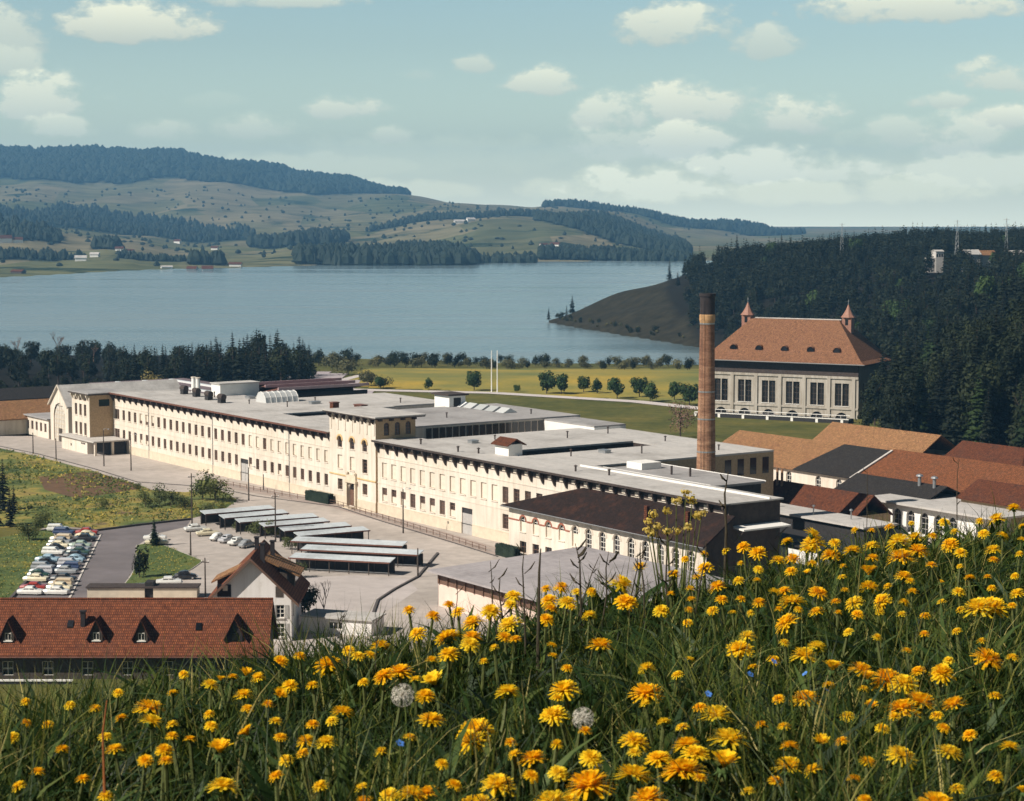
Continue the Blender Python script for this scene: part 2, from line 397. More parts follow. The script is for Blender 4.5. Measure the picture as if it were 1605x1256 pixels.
# the dandelion slope round the camera: head height of the flowers, given by sight angle and distance
def crestY(t): return lerp(t, [-.25, 0, .12, .25], [3.15, 3.8, 4.7, 6.4])
def slope_(t): return lerp(t, [-.25, 0, .12, .25], [.140, .074, .074, .080])
def flower_z(X, Y):
    t = min(.34, max(-.34, X / max(Y, 1.6))); yc = crestY(t)
    z = -.600 - slope_(t) * (Y - 2.1)
    if Y > yc: z -= .16 * (Y - yc) + .035 * (Y - yc) ** 2 if Y < yc + 3 else .16 * 3 + .315 + .3 * (Y - yc - 3)
    return HC + z
GRASS = .13
def near_h(X, Y):
    a = flower_z(X, Y) - GRASS
    if Y < 9: return a
    b = max(0.0, 59.2 - .302 * (Y - 9))
    k = sstep(9, 16, Y); return a * (1 - k) + b * k
def gz(X, Y):
    if Y < 215:
        h = near_h(X, Y)
        if Y > 150: h = max(h, 0)
        return h
    hh = hill_h(X, Y); b = base_h(X, Y)
    if hh > 0: b = max(b, LAKE + .3 * min(1, hh))
    return b + hh
def axis(parts):
    o = []
    for a, b, n in parts: o += [a + (b - a) * i / n for i in range(n)]
    return o + [parts[-1][1]]
gx = axis([(-1500, -500, 8), (-500, -120, 24), (-120, -20, 14), (-20, -4, 14), (-4, 4, 40), (4, 20, 14), (20, 220, 40), (220, 900, 24)])
gy = axis([(-30, 0, 8), (0, 8, 44), (8, 20, 14), (20, 200, 16), (200, 500, 30), (500, 1500, 110), (1500, 1800, 12)])
b = MB(); hz = {}
for j, y in enumerate(gy):
    for i, x in enumerate(gx): hz[i, j] = len(b.v); b.v.append((x, y, gz(x, y)))
for j in range(len(gy) - 1):
    for i in range(len(gx) - 1):
        b.f.append((hz[i, j], hz[i + 1, j], hz[i + 1, j + 1], hz[i, j + 1])); b.m.append(0)
        b.uv += [(0, 0)] * 4
m, nt, bs = newmat('rough_grass_ground'); bs.inputs['Roughness'].default_value = .95; bs.inputs['Specular IOR Level'].default_value = .1
f = noise(nt, .045, 7, rough=.7); f2 = noise(nt, .35, 6, rough=.7)
c = ramp(nt, f, [(.3, (.060, .075, .024)), (.5, (.115, .115, .036)), (.7, (.17, .145, .045))])
c = mixc(nt, .65, c, ramp(nt, f2, [(.3, (.45, .5, .4)), (.7, (1.25, 1.2, 1.1))]), 'MULTIPLY')
a = nt.nodes.new('ShaderNodeAttribute'); a.attribute_name = 'dark_floor'
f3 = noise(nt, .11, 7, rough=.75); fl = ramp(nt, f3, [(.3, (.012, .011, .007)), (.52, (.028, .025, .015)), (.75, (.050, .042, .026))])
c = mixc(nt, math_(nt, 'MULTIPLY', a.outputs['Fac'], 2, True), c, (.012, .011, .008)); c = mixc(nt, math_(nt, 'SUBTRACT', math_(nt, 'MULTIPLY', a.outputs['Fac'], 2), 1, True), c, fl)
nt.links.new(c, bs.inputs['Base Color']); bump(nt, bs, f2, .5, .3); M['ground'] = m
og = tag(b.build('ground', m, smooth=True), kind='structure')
a = og.data.attributes.new('dark_floor', 'FLOAT', 'POINT'); a.data.foreach_set('value', [(1.0 if v[0] < lerp(v[1], [900, 1150, 1250, 1400], [100, 104, 96, 104]) and v[1] > 900 else .5) if v[1] > 400 and v[0] > 18 and inside(v[0], v[1], HILL) else (.5 if -3 < v[1] < 11 or v[0] < -72 and 655 < v[1] < 1060 and (v[0] < -98 or 700 < v[1] < 830) else 0.0) for v in b.v])  # wood floors; near meadow soil also dark, painting shade between the blades

def patch(name, poly, m, off, cell=None, kind='structure'):
    """a sheet lying on the terrain: one n-gon on the level floor, a clipped grid on slopes"""
    b = MB()
    if cell is None:
        b.face([(x, y, off) for x, y in poly])
    else:
        xs = [p[0] for p in poly]; ys = [p[1] for p in poly]
        nx = int((max(xs) - min(xs)) / cell) + 1; ny = int((max(ys) - min(ys)) / cell) + 1
        for i in range(nx):
            for j in range(ny):
                x, y = min(xs) + i * cell, min(ys) + j * cell
                if inside(x + cell / 2, y + cell / 2, poly):
                    b.face([(p, q, gz(p, q) + off) for p, q in ((x, y), (x + cell, y), (x + cell, y + cell), (x, y + cell))])
    return tag(b.build(name, m), kind=kind)
def pxpoly(*p): return [at(x, y)[:2] for x, y in p]
def ccw(p):
    a = sum(p[i - 1][0] * p[i][1] - p[i][0] * p[i - 1][1] for i in range(len(p)))
    return p if a > 0 else p[::-1]
# paved works yard and street, everything between the hill foot and the works
patch('street', ccw([(-175, 560), (-140, 530)] + [(-103, 480), (-89, 459.6), (-60, 425), (-66, 404), (-92, 396), (-92, 330), (-92, 281), (-32, 281), (-20, 276), (10, 268), (120, 262), (118, 330), (100, 470), (60, 530), (-60, 530), (-120, 560)]), M['street'], .010)
m, nt, bs = newmat('garden_meadow'); bs.inputs['Roughness'].default_value = .95
f = noise(nt, .09, 6); f2 = noise(nt, .8, 5); f3 = noise(nt, .05, 2)
c = ramp(nt, f, [(.34, (.05, .085, .018)), (.47, (.13, .15, .03)), (.58, (.30, .235, .05)), (.68, (.15, .10, .05))])
c = mixc(nt, .7, c, ramp(nt, f2, [(.3, (.5, .55, .45)), (.7, (1.3, 1.25, 1.1))]), 'MULTIPLY')
nt.links.new(c, bs.inputs['Base Color']); bump(nt, bs, f2, .6, .2); M['garden'] = m
m, nt, bs = newmat('lawn_grass'); bs.inputs['Roughness'].default_value = .95
f = noise(nt, .12, 6); f2 = noise(nt, 1.1, 5)
c = ramp(nt, f, [(.3, (.05, .085, .016)), (.55, (.09, .125, .024)), (.72, (.19, .165, .035))])
c = mixc(nt, .6, c, ramp(nt, f2, [(.3, (.55, .6, .5)), (.7, (1.25, 1.2, 1.1))]), 'MULTIPLY')
nt.links.new(c, bs.inputs['Base Color']); bump(nt, bs, f2, .6, .15); M['lawn'] = m
M['soil'] = mat('dug_garden_soil', (.13, .075, .04), .95, .3, .5, .1)
GARD = pxpoly((-60, 690), (0, 703), (60, 716), (150, 740), (215, 760), (240, 769), (290, 772), (340, 766), (372, 784), (350, 800), (300, 813), (150, 830), (100, 826), (0, 828), (-60, 828))
patch('garden_ground', ccw(GARD), M['garden'], .05)
patch('garden_soil', ccw(pxpoly((60, 748), (130, 740), (200, 756), (225, 766), (120, 782), (70, 768))), M['soil'], .056)
patch('soil_bed', ccw(pxpoly((115, 745), (150, 741), (212, 759), (190, 764))), M['soil'], .062)
patch('parking_lot', ccw(pxpoly((105, 828), (150, 831), (300, 814), (292, 826), (240, 838), (215, 856), (212, 890), (190, 922), (170, 960), (-10, 960), (20, 935), (90, 845))), M['asphalt'], .020)
patch('lawn', ccw(pxpoly((-80, 842), (0, 843), (40, 836), (78, 830), (92, 848), (60, 890), (15, 945), (-80, 960))), M['lawn'], .045)
ISL = ccw(pxpoly((214, 856), (232, 852), (255, 855), (318, 880), (300, 893), (232, 922), (188, 926), (205, 905), (213, 888)))
b = MB(); b.prism(ISL, .0, .14); tag(b.build('grass_island', M['lawn']), kind='structure')
b = MB()
for i in range(len(ISL)):
    p, q = ISL[i], ISL[(i + 1) % len(ISL)]; b.tube([(p[0], p[1], .06), (q[0], q[1], .06)], .11, 4)
tag(b.build('kerb', M['kerb']), kind='structure')
patch('gravel_yard', ccw(pxpoly((480, 905), (560, 902), (640, 908), (655, 925), (600, 962), (560, 985), (462, 985), (470, 930))), M['gravel'], .022)
# kerbs along the parked cars, round the gravel yard and along the lawn
def ribbon(name, pts, w, h, m, kind='structure'):
    b = MB()
    for i in range(len(pts) - 1):
        (x0, y0), (x1, y1) = pts[i][:2], pts[i + 1][:2]; L = math.hypot(x1 - x0, y1 - y0); nx, ny = -(y1 - y0) / L * w / 2, (x1 - x0) / L * w / 2
        b.prism([(x0 - nx, y0 - ny), (x1 - nx, y1 - ny), (x1 + nx, y1 + ny), (x0 + nx, y0 + ny)], -.02, h)
    return tag(b.build(name, m), kind=kind)
ribbon('parking_kerb', pxpoly((158, 838), (108, 940)), .35, .12, M['kerb'])
ribbon('lawn_kerb', pxpoly((108, 830), (92, 850), (62, 890), (12, 945)), .45, .35, M['kerbdark'])
ribbon('garden_kerb', pxpoly((105, 832), (150, 833), (220, 824), (300, 815)), .4, .4, M['kerbdark'])
ribbon('yard_kerb', pxpoly((686, 868), (655, 905), (618, 925), (592, 942), (584, 965)), .4, .25, M['kerbdark'])
ribbon('street_kerb', pxpoly((-40, 692), (60, 712), (150, 736), (215, 756), (330, 764), (400, 778), (530, 795), (600, 818), (700, 848), (780, 873)), .3, .13, M['kerbdark'])
patch('tramway_bed', ccw(pxpoly((330, 752), (420, 768), (520, 787), (600, 807), (700, 835), (790, 862), (782, 872), (690, 846), (600, 818), (520, 796), (420, 777), (330, 761))), mat('tramway_ballast', (.33, .27, .24), .95, .15, .4), .018)

# field with the country road beyond the works
m, nt, bs = newmat('dandelion_field'); bs.inputs['Roughness'].default_value = .95
f = noise(nt, .018, 4); f2 = noise(nt, .5, 5)
c = ramp(nt, f, [(.35, (.13, .15, .035)), (.55, (.30, .235, .035)), (.7, (.42, .28, .03))])
c = mixc(nt, .5, c, ramp(nt, f2, [(.3, (.6, .65, .5)), (.7, (1.25, 1.2, 1.1))]), 'MULTIPLY')
nt.links.new(c, bs.inputs['Base Color']); M['field'] = m
patch('dandelion_field', [(-60, 744), (64, 676), (100, 690), (120, 850), (85, 930), (0, 925), (-62, 880)], M['field'], .10, 5)
def strip(name, pts, w, m, off, step=4):
    b = MB(); path = []
    for i in range(len(pts) - 1):
        (x0, y0), (x1, y1) = pts[i], pts[i + 1]; n = max(1, int(math.hypot(x1 - x0, y1 - y0) / step))
        path += [(x0 + (x1 - x0) * k / n, y0 + (y1 - y0) * k / n) for k in range(n)]
    path.append(pts[-1]); L = []
    for i, p in enumerate(path):
        a, c_ = path[max(0, i - 1)], path[min(len(path) - 1, i + 1)]; dx, dy = c_[0] - a[0], c_[1] - a[1]; l = math.hypot(dx, dy)
        z = gz(p[0], p[1]) + off; L.append(((p[0] - dy / l * w / 2, p[1] + dx / l * w / 2, z), (p[0] + dy / l * w / 2, p[1] - dx / l * w / 2, z)))
    for i in range(len(L) - 1): b.face([L[i][1], L[i + 1][1], L[i + 1][0], L[i][0]])
    return tag(b.build(name, m), kind='structure')
M['road'] = mat('pale_road', (.55, .50, .48), .95, .07, .2)
strip('country_road', [(-150, 752), (-72, 733), (-46, 725), (-7, 715), (42, 682), (64, 655), (85, 640)], 7, M['road'], .16)
strip('field_path', [(-58, 800), (-66, 760), (-74, 735)], 4, M['road'], .14)
patch('works_yard', ccw([(-105, 860), (-80, 830), (-64, 800), (-58, 745), (-46, 715), (-50, 660), (-80, 650), (-96, 720), (-100, 800)]), mat('pinkish_yard', (.40, .35, .36), .95, .08, .1), .15, 8)

# ------------------------------------------------------------------ lake
m, nt, bs = newmat('lake_water'); bs.inputs['Base Color'].default_value = (.15, .21, .23, 1)
bs.inputs['Roughness'].default_value = .16; bs.inputs['IOR'].default_value = 1.33
tc = nt.nodes.new('ShaderNodeTexCoord'); mp = nt.nodes.new('ShaderNodeMapping'); mp.inputs['Scale'].default_value = (.5, .18, 1)
nt.links.new(tc.outputs['Object'], mp.inputs[0])
f = noise(nt, 1.0, 6, vec=mp.outputs[0], rough=.65); bump(nt, bs, f, .55, .5)
mp2 = nt.nodes.new('ShaderNodeMapping'); mp2.inputs['Scale'].default_value = (.002, .013, 1); nt.links.new(tc.outputs['Object'], mp2.inputs[0])
f2 = noise(nt, 1.0, 4, vec=mp2.outputs[0]); r = ramp(nt, f2, [(.4, (.10, .10, .10)), (.65, (.26, .26, .26))])
nt.links.new(r, bs.inputs['Roughness']); nt.links.new(ramp(nt, f2, [(.35, (.12, .18, .205)), (.65, (.21, .27, .285))]), bs.inputs['Base Color'])
b = MB(); b.face([(-6000, 700, LAKE), (6000, 700, LAKE), (6000, 9000, LAKE), (-6000, 9000, LAKE)])
tag(b.build('lake', m), kind='structure')

# ------------------------------------------------------------------ far shore and hills
def zpx(y, Y): return HC - (y - 330) / FPX * Y
FX = [-420, 0, 100, 200, 300, 430, 520, 640, 750, 850, 950, 1050, 1150, 1250, 1350, 1750]
SH = [452, 435, 430, 424, 421, 418, 415, 413, 411, 410, 409, 409, 409, 409, 409, 409]
LAY = [  # (distance, image heights of the land at FX, seen from the camera)
    (2650, [420, 415, 412, 414, 416, 417, 416, 415, 414, 412, 411, 411, 411, 411, 411, 411]),
    (3050, [390, 385, 392, 400, 404, 404, 403, 403, 402, 401, 401, 403, 407, 408, 408, 408]),
    (3500, [338, 344, 366, 384, 392, 395, 393, 390, 385, 380, 384, 400, 405, 406, 406, 406]),
    (4200, [345, 352, 362, 374, 381, 384, 374, 364, 352, 344, 353, 396, 402, 403, 403, 403]),
    (5000, [322, 330, 340, 350, 356, 360, 352, 344, 338, 333, 340, 378, 396, 400, 400, 400]),
    (5800, [298, 306, 312, 318, 320, 326, 326, 324, 328, 328, 333, 352, 368, 386, 396, 398]),
    (6500, [286, 290, 291, 291, 291, 303, 308, 310, 319, 323, 330, 344, 352, 370, 386, 392]),
    (7200, [262, 256, 252, 256, 262, 277, 292, 309, 321, 327, 333, 347, 354, 369, 380, 384]),
    (7800, [248, 243, 236, 240, 248, 263, 284, 312, 326, 332, 338, 350, 357, 371, 376, 376]),
    (9500, [290, 286, 286, 290, 296, 310, 322, 334, 340, 342, 344, 354, 362, 372, 372, 370])]
def far_h(px, Y):
    sy = 74 * FPX / (lerp(px, FX, SH) - 330)
    if Y <= sy: return LAKE - 3
    Ys, Zs = [sy], [LAKE + .3]
    for d, ys in LAY:
        if d > sy + 120: Ys.append(d); Zs.append(zpx(lerp(px, FX, ys), d))
    z = lerp(Y, Ys, Zs)
    k = min(1, (Y - sy) / 600)
    return max(LAKE + .3, z + k * (Y / 6000) * (5 * math.sin(px * .021 + Y * .0011) + 3.5 * math.sin(px * .047 - Y * .0023) + 2.5 * math.sin(px * .013 + Y * .0041)))
def px_of(X, Y): return CX + FPX * X / Y * (CT - 0) / CT
def onfar(px, Y):
    X = (px - CX) / FPX * Y
    return (X, Y, far_h(px, Y))
WOODS = [  # woods on the far side: outline in (sight column, distance), density, tree height
    ('ridge', [(-400, 6700), (0, 6620), (120, 6560), (160, 6700), (200, 6560), (260, 6750), (330, 6600), (430, 6640), (500, 6500), (560, 6900), (640, 7150), (640, 7900), (-400, 7900)], 26, 5200),
    ('band', [(-300, 4450), (60, 4250), (200, 4300), (400, 4350), (400, 4900), (330, 5000), (240, 5350), (100, 5450), (60, 5000), (-300, 5200)], 17, 1500),
    ('spur', [(840, 4300), (880, 4050), (960, 3700), (1080, 3300), (1075, 3900), (1060, 4500), (1000, 4700), (900, 4650), (860, 4500)], 20, 1900),
    ('spurfoot', [(845, 3000), (920, 3010), (1080, 2960), (1080, 3100), (960, 3250), (845, 3180)], 15, 500),
    ('strip', [(570, 4500), (700, 4700), (840, 4750), (880, 4950), (700, 5000), (600, 4720)], 15, 420),
    ('farwood', [(850, 6300), (930, 6250), (1060, 5900), (1200, 5900), (1260, 6300), (1260, 6700), (850, 6700)], 20, 900),
    ('knoll', [(390, 3850), (450, 3650), (530, 3700), (545, 4100), (480, 4250), (395, 4150)], 24, 420),
    ('shorewood', [(465, 2790), (590, 2760), (740, 2770), (748, 2900), (700, 3150), (640, 3350), (610, 3000), (540, 3050), (470, 3000)], 22, 950),
    ('shorewood2', [(750, 2870), (838, 2890), (838, 2960), (750, 2960)], 15, 110),
    ('copse', [(298, 2730), (350, 2730), (352, 2850), (300, 2850)], 18, 110),
    ('bluff', [(-200, 3150), (0, 3150), (95, 3200), (105, 3420), (0, 3560), (-200, 3560)], 17, 420),
    ('bluffhedge', [(-100, 2760), (90, 2760), (130, 2800), (80, 2850), (-100, 2850)], 13, 190),
    ('lane', [(180, 2820), (290, 2830), (290, 2880), (190, 2890)], 11, 70),
    ('lane2', [(150, 3120), (182, 3100), (185, 3200), (150, 3220)], 19, 60)]
def in_wood(px, Y):
    return any(inside(px, Y, w[1]) for w in WOODS)
pxs = list(range(-420, 1751, 10)); dist = axis([(2050, 3400, 36), (3400, 8200, 60), (8200, 9300, 8)])
b = MB(); hz = {}; cov = []
for j, y in enumerate(dist):
    for i, p in enumerate(pxs):
        hz[i, j] = len(b.v); b.v.append(onfar(p, y)); cov.append(1.0 if in_wood(p, y) else 0.0)
for j in range(len(dist) - 1):
    for i in range(len(pxs) - 1):
        b.f.append((hz[i, j], hz[i + 1, j], hz[i + 1, j + 1], hz[i, j + 1])); b.m.append(0); b.uv += [(0, 0)] * 4
m, nt, bs = newmat('far_fields'); bs.inputs['Roughness'].default_value = 1; bs.inputs['Specular IOR Level'].default_value = 0
tc = nt.nodes.new('ShaderNodeTexCoord'); mp = nt.nodes.new('ShaderNodeMapping'); mp.inputs['Scale'].default_value = (.0055, .0022, 0); nt.links.new(tc.outputs['Object'], mp.inputs[0])
vo = nt.nodes.new('ShaderNodeTexVoronoi'); vo.inputs['Scale'].default_value = 1; nt.links.new(mp.outputs[0], vo.inputs['Vector'])
sep = nt.nodes.new('ShaderNodeSeparateColor'); nt.links.new(vo.outputs['Color'], sep.inputs[0])
c = ramp(nt, sep.outputs[0], [(0, (.10, .115, .06)), (.4, (.17, .155, .095)), (.7, (.22, .19, .12)), (1, (.13, .14, .07))])
f = noise(nt, .012, 6); c = mixc(nt, .7, c, ramp(nt, f, [(.35, (.5, .55, .5)), (.6, (1.15, 1.1, 1.05))]), 'MULTIPLY')
f = noise(nt, .0045, 7, rough=.7); c = mixc(nt, ramp(nt, f, [(.56, (0, 0, 0)), (.62, (1, 1, 1))]), c, (.03, .045, .025))
a = nt.nodes.new('ShaderNodeAttribute'); a.attribute_name = 'woodland'
c = mixc(nt, a.outputs['Fac'], c, (.013, .022, .015)); nt.links.new(c, bs.inputs['Base Color'])
o = b.build('hills', m, smooth=True); tag(o, kind='structure')
at_ = o.data.attributes.new('woodland', 'FLOAT', 'POINT'); at_.data.foreach_set('value', cov)

M['farwood'] = leafmat('far_wood_leaf', (.010, .018, .013), (.022, .034, .022), trans=0, obj=0, scale=.01)
def far_tree(b, X, Y, z, h, r, rr):
    k = 6; a0 = rr.random() * 6; n0 = len(b.v); con = rr.random() < .55
    rings = [(0.15, -.05), (1.0, .22 if con else .3), (.55 if con else .85, .6 if con else .68)]
    for q, (s, t) in enumerate(rings):
        for i in range(k):
            w = s * r * (.8 + .4 * rr.random()); an = a0 + 2 * math.pi * i / k
            b.v.append((X + w * math.cos(an), Y + w * math.sin(an), z + t * h))
    b.v.append((X, Y, z + h))
    for q in range(2):
        for i in range(k):
            b.f.append((n0 + q * k + i, n0 + q * k + (i + 1) % k, n0 + (q + 1) * k + (i + 1) % k, n0 + (q + 1) * k + i)); b.m.append(0); b.uv += [(0, 0)] * 4
    for i in range(k): b.f.append((n0 + 2 * k + i, n0 + 2 * k + (i + 1) % k, n0 + 3 * k)); b.m.append(0); b.uv += [(0, 0)] * 3
rr = random.Random(5)
for nm, poly, th, num in WOODS:
    b = MB(); xs = [p[0] for p in poly]; ys = [p[1] for p in poly]; n = 0
    while n < num:
        p, Y = rr.uniform(min(xs), max(xs)), rr.uniform(min(ys), max(ys))
        if not inside(p, Y, poly): continue
        X, Y, z = onfar(p, Y); h = th * rr.uniform(.65, 1.2); far_tree(b, X, Y, z - 1, h, h * rr.uniform(.28, .45) * (1 if nm != 'ridge' else 1.5), rr); n += 1
    tag(b.build('woods', M['farwood']), {'ridge': 'dark forest covering the long hill ridge beyond the lake', 'band': 'belt of dark woods low on the far slope at the left',
        'spur': 'wooded spur running down to the far end of the lake', 'spurfoot': 'low wood along the water under the wooded spur', 'strip': 'narrow strip of wood along the far field edge',
        'farwood': 'hazy woods on the farthest hill behind the spur', 'knoll': 'rounded dark wood on a knoll behind the shore woods', 'shorewood': 'large wood on the middle of the far lake shore',
        'shorewood2': 'line of small trees between the shore wood and the spur', 'copse': 'small dense copse on the far shore beside the farm', 'bluff': 'dark trees round the white villa on the bluff',
        'bluffhedge': 'hedgerow trees across the bluff below the villa', 'lane': 'trees along the lane by the far farmhouses', 'lane2': 'rounded copse above the far farm lane'}[nm], 'woods', kind='stuff')
# scattered single trees and hedges far off
b = MB(); n = 0
while n < 600:
    p, Y = rr.uniform(-100, 1250), rr.uniform(2500, 6400)
    if in_wood(p, Y) or far_h(p, Y) < LAKE + 1.5: continue
    X, Y, z = onfar(p, Y); far_tree(b, X, Y, z - .5, rr.uniform(4, 9), rr.uniform(2.5, 6), rr); n += 1
tag(b.build('hedgerows', M['farwood']), 'hedges and single trees dotted over the far fields', 'hedges', kind='stuff')
# tiny houses on the far shore
FARH = [(8, 3120, 24, 12, 'long white villa on the bluff at the far left edge'), (30, 3130, 14, 9, 'white wing beside the villa on the bluff'), (128, 2740, 15, 8, 'pale roofed farmhouse below the bluff'),
        (150, 2850, 12, 7, 'small farmhouse behind the pale roofed one'), (189, 3080, 12, 7, 'white cottage by the rounded copse above the lane'), (262, 2600, 14, 4, 'low pale boathouse roof on the far meadow'),
        (302, 2560, 12, 8, 'red roofed house by the far waterline'), (326, 2540, 13, 9, 'white gabled house closest to the far waterline'), (370, 2700, 16, 6, 'grey roofed barn by the far shore trees'),
        (30, 2370, 16, 5, 'dark wooden barn on the far meadow at the left edge'), (338, 3600, 12, 7, 'white house alone in the far flat fields'), (206, 3060, 10, 6, 'second white cottage by the rounded copse'),
        (720, 4330, 22, 9, 'pale farm on the slope above the shore wood'), (738, 4350, 18, 9, 'barn beside the pale farm on the slope'), (870, 3350, 16, 8, 'white farmhouse under the wooded spur'), (852, 3330, 12, 7, 'small house left of the farmhouse under the spur'),
        (280, 4200, 14, 9, 'lone house in the dark woods of the far slope')]
for p, Y, w, h, lab in FARH:
    X, Y, z = onfar(p, Y); t = thing('farmhouse', lab, 'house', (X, Y, z - .5), rr.uniform(-.5, .5), 'small houses on the far shore')
    b = MB(); b.box(-w / 2, -4, 0, w / 2, 4, h * .62)
    for s in (-1, 1): b.face([(s * w / 2, -4, h * .62), (s * w / 2, 4, h * .62), (s * w / 2, 0, h)][::s])
    b.build('wall', M['pole'] if 'dark wooden' in lab else M['white'], t)
    b = MB(); gable_roof(b, -w / 2, -4, w / 2, 4, h * .6, h * 1.02, .7, .3); b.build('roof', M['flat'] if 'pale' in lab else M['tilebrown'], t)

# ------------------------------------------------------------------ haze
b = MB(); b.box(-5200, -60, -25, 5200, 9400, 345)
m, nt, bs = newmat('haze_air'); nt.nodes.remove(bs); pv = nt.nodes.new('ShaderNodeVolumePrincipled')
pv.inputs['Color'].default_value = (.26, .60, 1, 1); pv.inputs['Density'].default_value = 9e-5; pv.inputs['Anisotropy'].default_value = .1
nt.links.new(pv.outputs[0], nt.nodes['Material Output'].inputs['Volume'])
HAZE = tag(b.build('haze', m), kind='stuff')

# ------------------------------------------------------------------ sky and sun
SUN_EL = R(41); sd = Vector((-.885, -.465, 0)).normalized()
sdir = Vector((sd.x * math.cos(SUN_EL), sd.y * math.cos(SUN_EL), math.sin(SUN_EL)))
L = bpy.data.lights.new('sun', 'SUN'); L.energy = 5.0; L.angle = R(.5); L.color = (1, .92, .81)
lo = bpy.data.objects.new('sun', L); COL.objects.link(lo); lo.rotation_euler = sdir.to_track_quat('Z', 'Y').to_euler()
w = bpy.data.worlds.new('World'); SC.world = w; w.use_nodes = True; nt = w.node_tree
bg = nt.nodes['Background']; sky = nt.nodes.new('ShaderNodeTexSky'); sky.sky_type = 'NISHITA'; sky.sun_disc = False
sky.sun_elevation = SUN_EL; sky.sun_rotation = math.atan2(sdir.x, sdir.y); sky.altitude = 700; sky.air_density = 1.0; sky.dust_density = 1.2; sky.ozone_density = 1.0
SKY_S = .055; bg.inputs['Strength'].default_value = SKY_S
tc = nt.nodes.new('ShaderNodeTexCoord'); sx = nt.nodes.new('ShaderNodeSeparateXYZ'); nt.links.new(tc.outputs['Generated'], sx.inputs[0])
az = math_(nt, 'ARCTAN2', sx.outputs[0], sx.outputs[1]); el = math_(nt, 'ARCSINE', sx.outputs[2])
cmb = nt.nodes.new('ShaderNodeCombineXYZ'); nt.links.new(az, cmb.inputs[0]); nt.links.new(math_(nt, 'MULTIPLY', el, 1.7), cmb.inputs[1])
n1 = noise(nt, 46, 8, vec=cmb.outputs[0], rough=.62); n2 = noise(nt, 13, 5, vec=cmb.outputs[0], rough=.55)
# cumulus: (column, row, half width, half height) of each cloud as seen in the photograph, turned into sky directions
CLOUDS = [(212, 40, 130, 40, 1), (20, 60, 60, 60, .75), (70, 160, 95, 52, .9), (15, 100, 55, 38, .75), (95, 205, 60, 30, .75), (255, 208, 70, 26, .6), (395, 203, 70, 30, .65), (545, 170, 80, 28, .85), (615, 215, 45, 20, .65), (440, 3, 140, 20, .75), (330, 160, 60, 16, .3), (660, 118, 40, 16, .35),
          (750, 103, 45, 22, .7), (850, 133, 68, 30, .9), (1060, 48, 115, 44, .9), (1200, 72, 65, 36, .7), (1440, 15, 200, 36, .95), (1090, 168, 95, 44, .9), (965, 185, 60, 38, .8), (1075, 230, 80, 38, .88), (1240, 188, 90, 36, .85), (970, 235, 70, 38, .65), (900, 300, 90, 24, .5),
          (1180, 266, 125, 36, .9), (1310, 272, 90, 28, .8), (1000, 296, 140, 36, .8), (1555, 125, 75, 42, .85), (1575, 188, 55, 24, .95), (1480, 160, 50, 16, .7), (1500, 228, 75, 46, .75), (1540, 278, 120, 42, .75), (1400, 218, 75, 30, .6), (1270, 305, 110, 26, .6), (700, 250, 300, 40, .35), (480, 262, 170, 26, .5), (1430, 300, 140, 26, .6), (620, 300, 160, 20, .4)]
acc = None; shade = None
edge = math_(nt, 'ADD', math_(nt, 'MULTIPLY', math_(nt, 'SUBTRACT', n1, .5), 3.4), math_(nt, 'MULTIPLY', math_(nt, 'SUBTRACT', n2, .5), 1.8))
for px, py, rx, ry, k in CLOUDS:
    if px > 880 and 140 < py < 330: rx, ry, k = rx * 1.2, ry * 1.2, min(1, k * 1.12)
    d = ray(px, py); a0 = math.atan2(d[0], d[1]); e0 = math.asin(d[2] / math.sqrt(d[0] ** 2 + d[1] ** 2 + d[2] ** 2))
    dx = math_(nt, 'MULTIPLY', math_(nt, 'SUBTRACT', az, a0), FPX / rx); dy = math_(nt, 'MULTIPLY', math_(nt, 'SUBTRACT', el, e0), FPX / ry)
    dyf = math_(nt, 'MAXIMUM', dy, math_(nt, 'MULTIPLY', dy, -1.6))
    r2 = math_(nt, 'ADD', math_(nt, 'MULTIPLY', dx, dx), math_(nt, 'MULTIPLY', dyf, dyf))
    s = math_(nt, 'MULTIPLY', math_(nt, 'ADD', math_(nt, 'SUBTRACT', 1.0, r2), edge), 1.5, True)
    s = math_(nt, 'MULTIPLY', s, k); acc = s if acc is None else math_(nt, 'MAXIMUM', acc, s)
    u = math_(nt, 'MULTIPLY', s, math_(nt, 'ADD', math_(nt, 'MULTIPLY', dy, .5), .5, True)); shade = u if shade is None else math_(nt, 'MAXIMUM', shade, u)
elz = math_(nt, 'ADD', el, .05)
veil = ramp(nt, elz, [(.035, (1, 1, 1)), (.05, (.85,) * 3), (.068, (.5,) * 3), (.10, (.26,) * 3), (.16, (0, 0, 0))])
acc2 = math_(nt, 'MAXIMUM', acc, veil)
tint = mixc(nt, 1., sky.outputs[0], (.86, .985, .90), 'MULTIPLY')
glow = ramp(nt, el, [(0, (1.0, 1.0, 1.0)), (.10, (.92, .92, .92)), (.35, (.30, .30, .30)), (1, (.14, .14, .14))])
tint = mixc(nt, 1., tint, glow, 'MULTIPLY'); tint = mixc(nt, 1., tint, (2.1, 1.95, 1.9), 'MULTIPLY')
cl = mixc(nt, shade, (8.2, 9.0, 8.0), (17.0, 16.8, 12.6))
hb = ramp(nt, elz, [(.04, (2.5, 2.35, 2.1)), (.06, (1.75, 1.7, 1.6)), (.085, (1.2, 1.2, 1.18)), (.13, (1, 1, 1))])
SKYC = mixc(nt, 1., mixc(nt, math_(nt, 'MULTIPLY', acc2, .95), tint, cl), hb, 'MULTIPLY')
nt.links.new(SKYC, bg.inputs['Color'])
SC.view_settings.view_transform = 'Standard'; SC.view_settings.look = 'None'; SC.view_settings.gamma = 1; SC.view_settings.exposure = .32
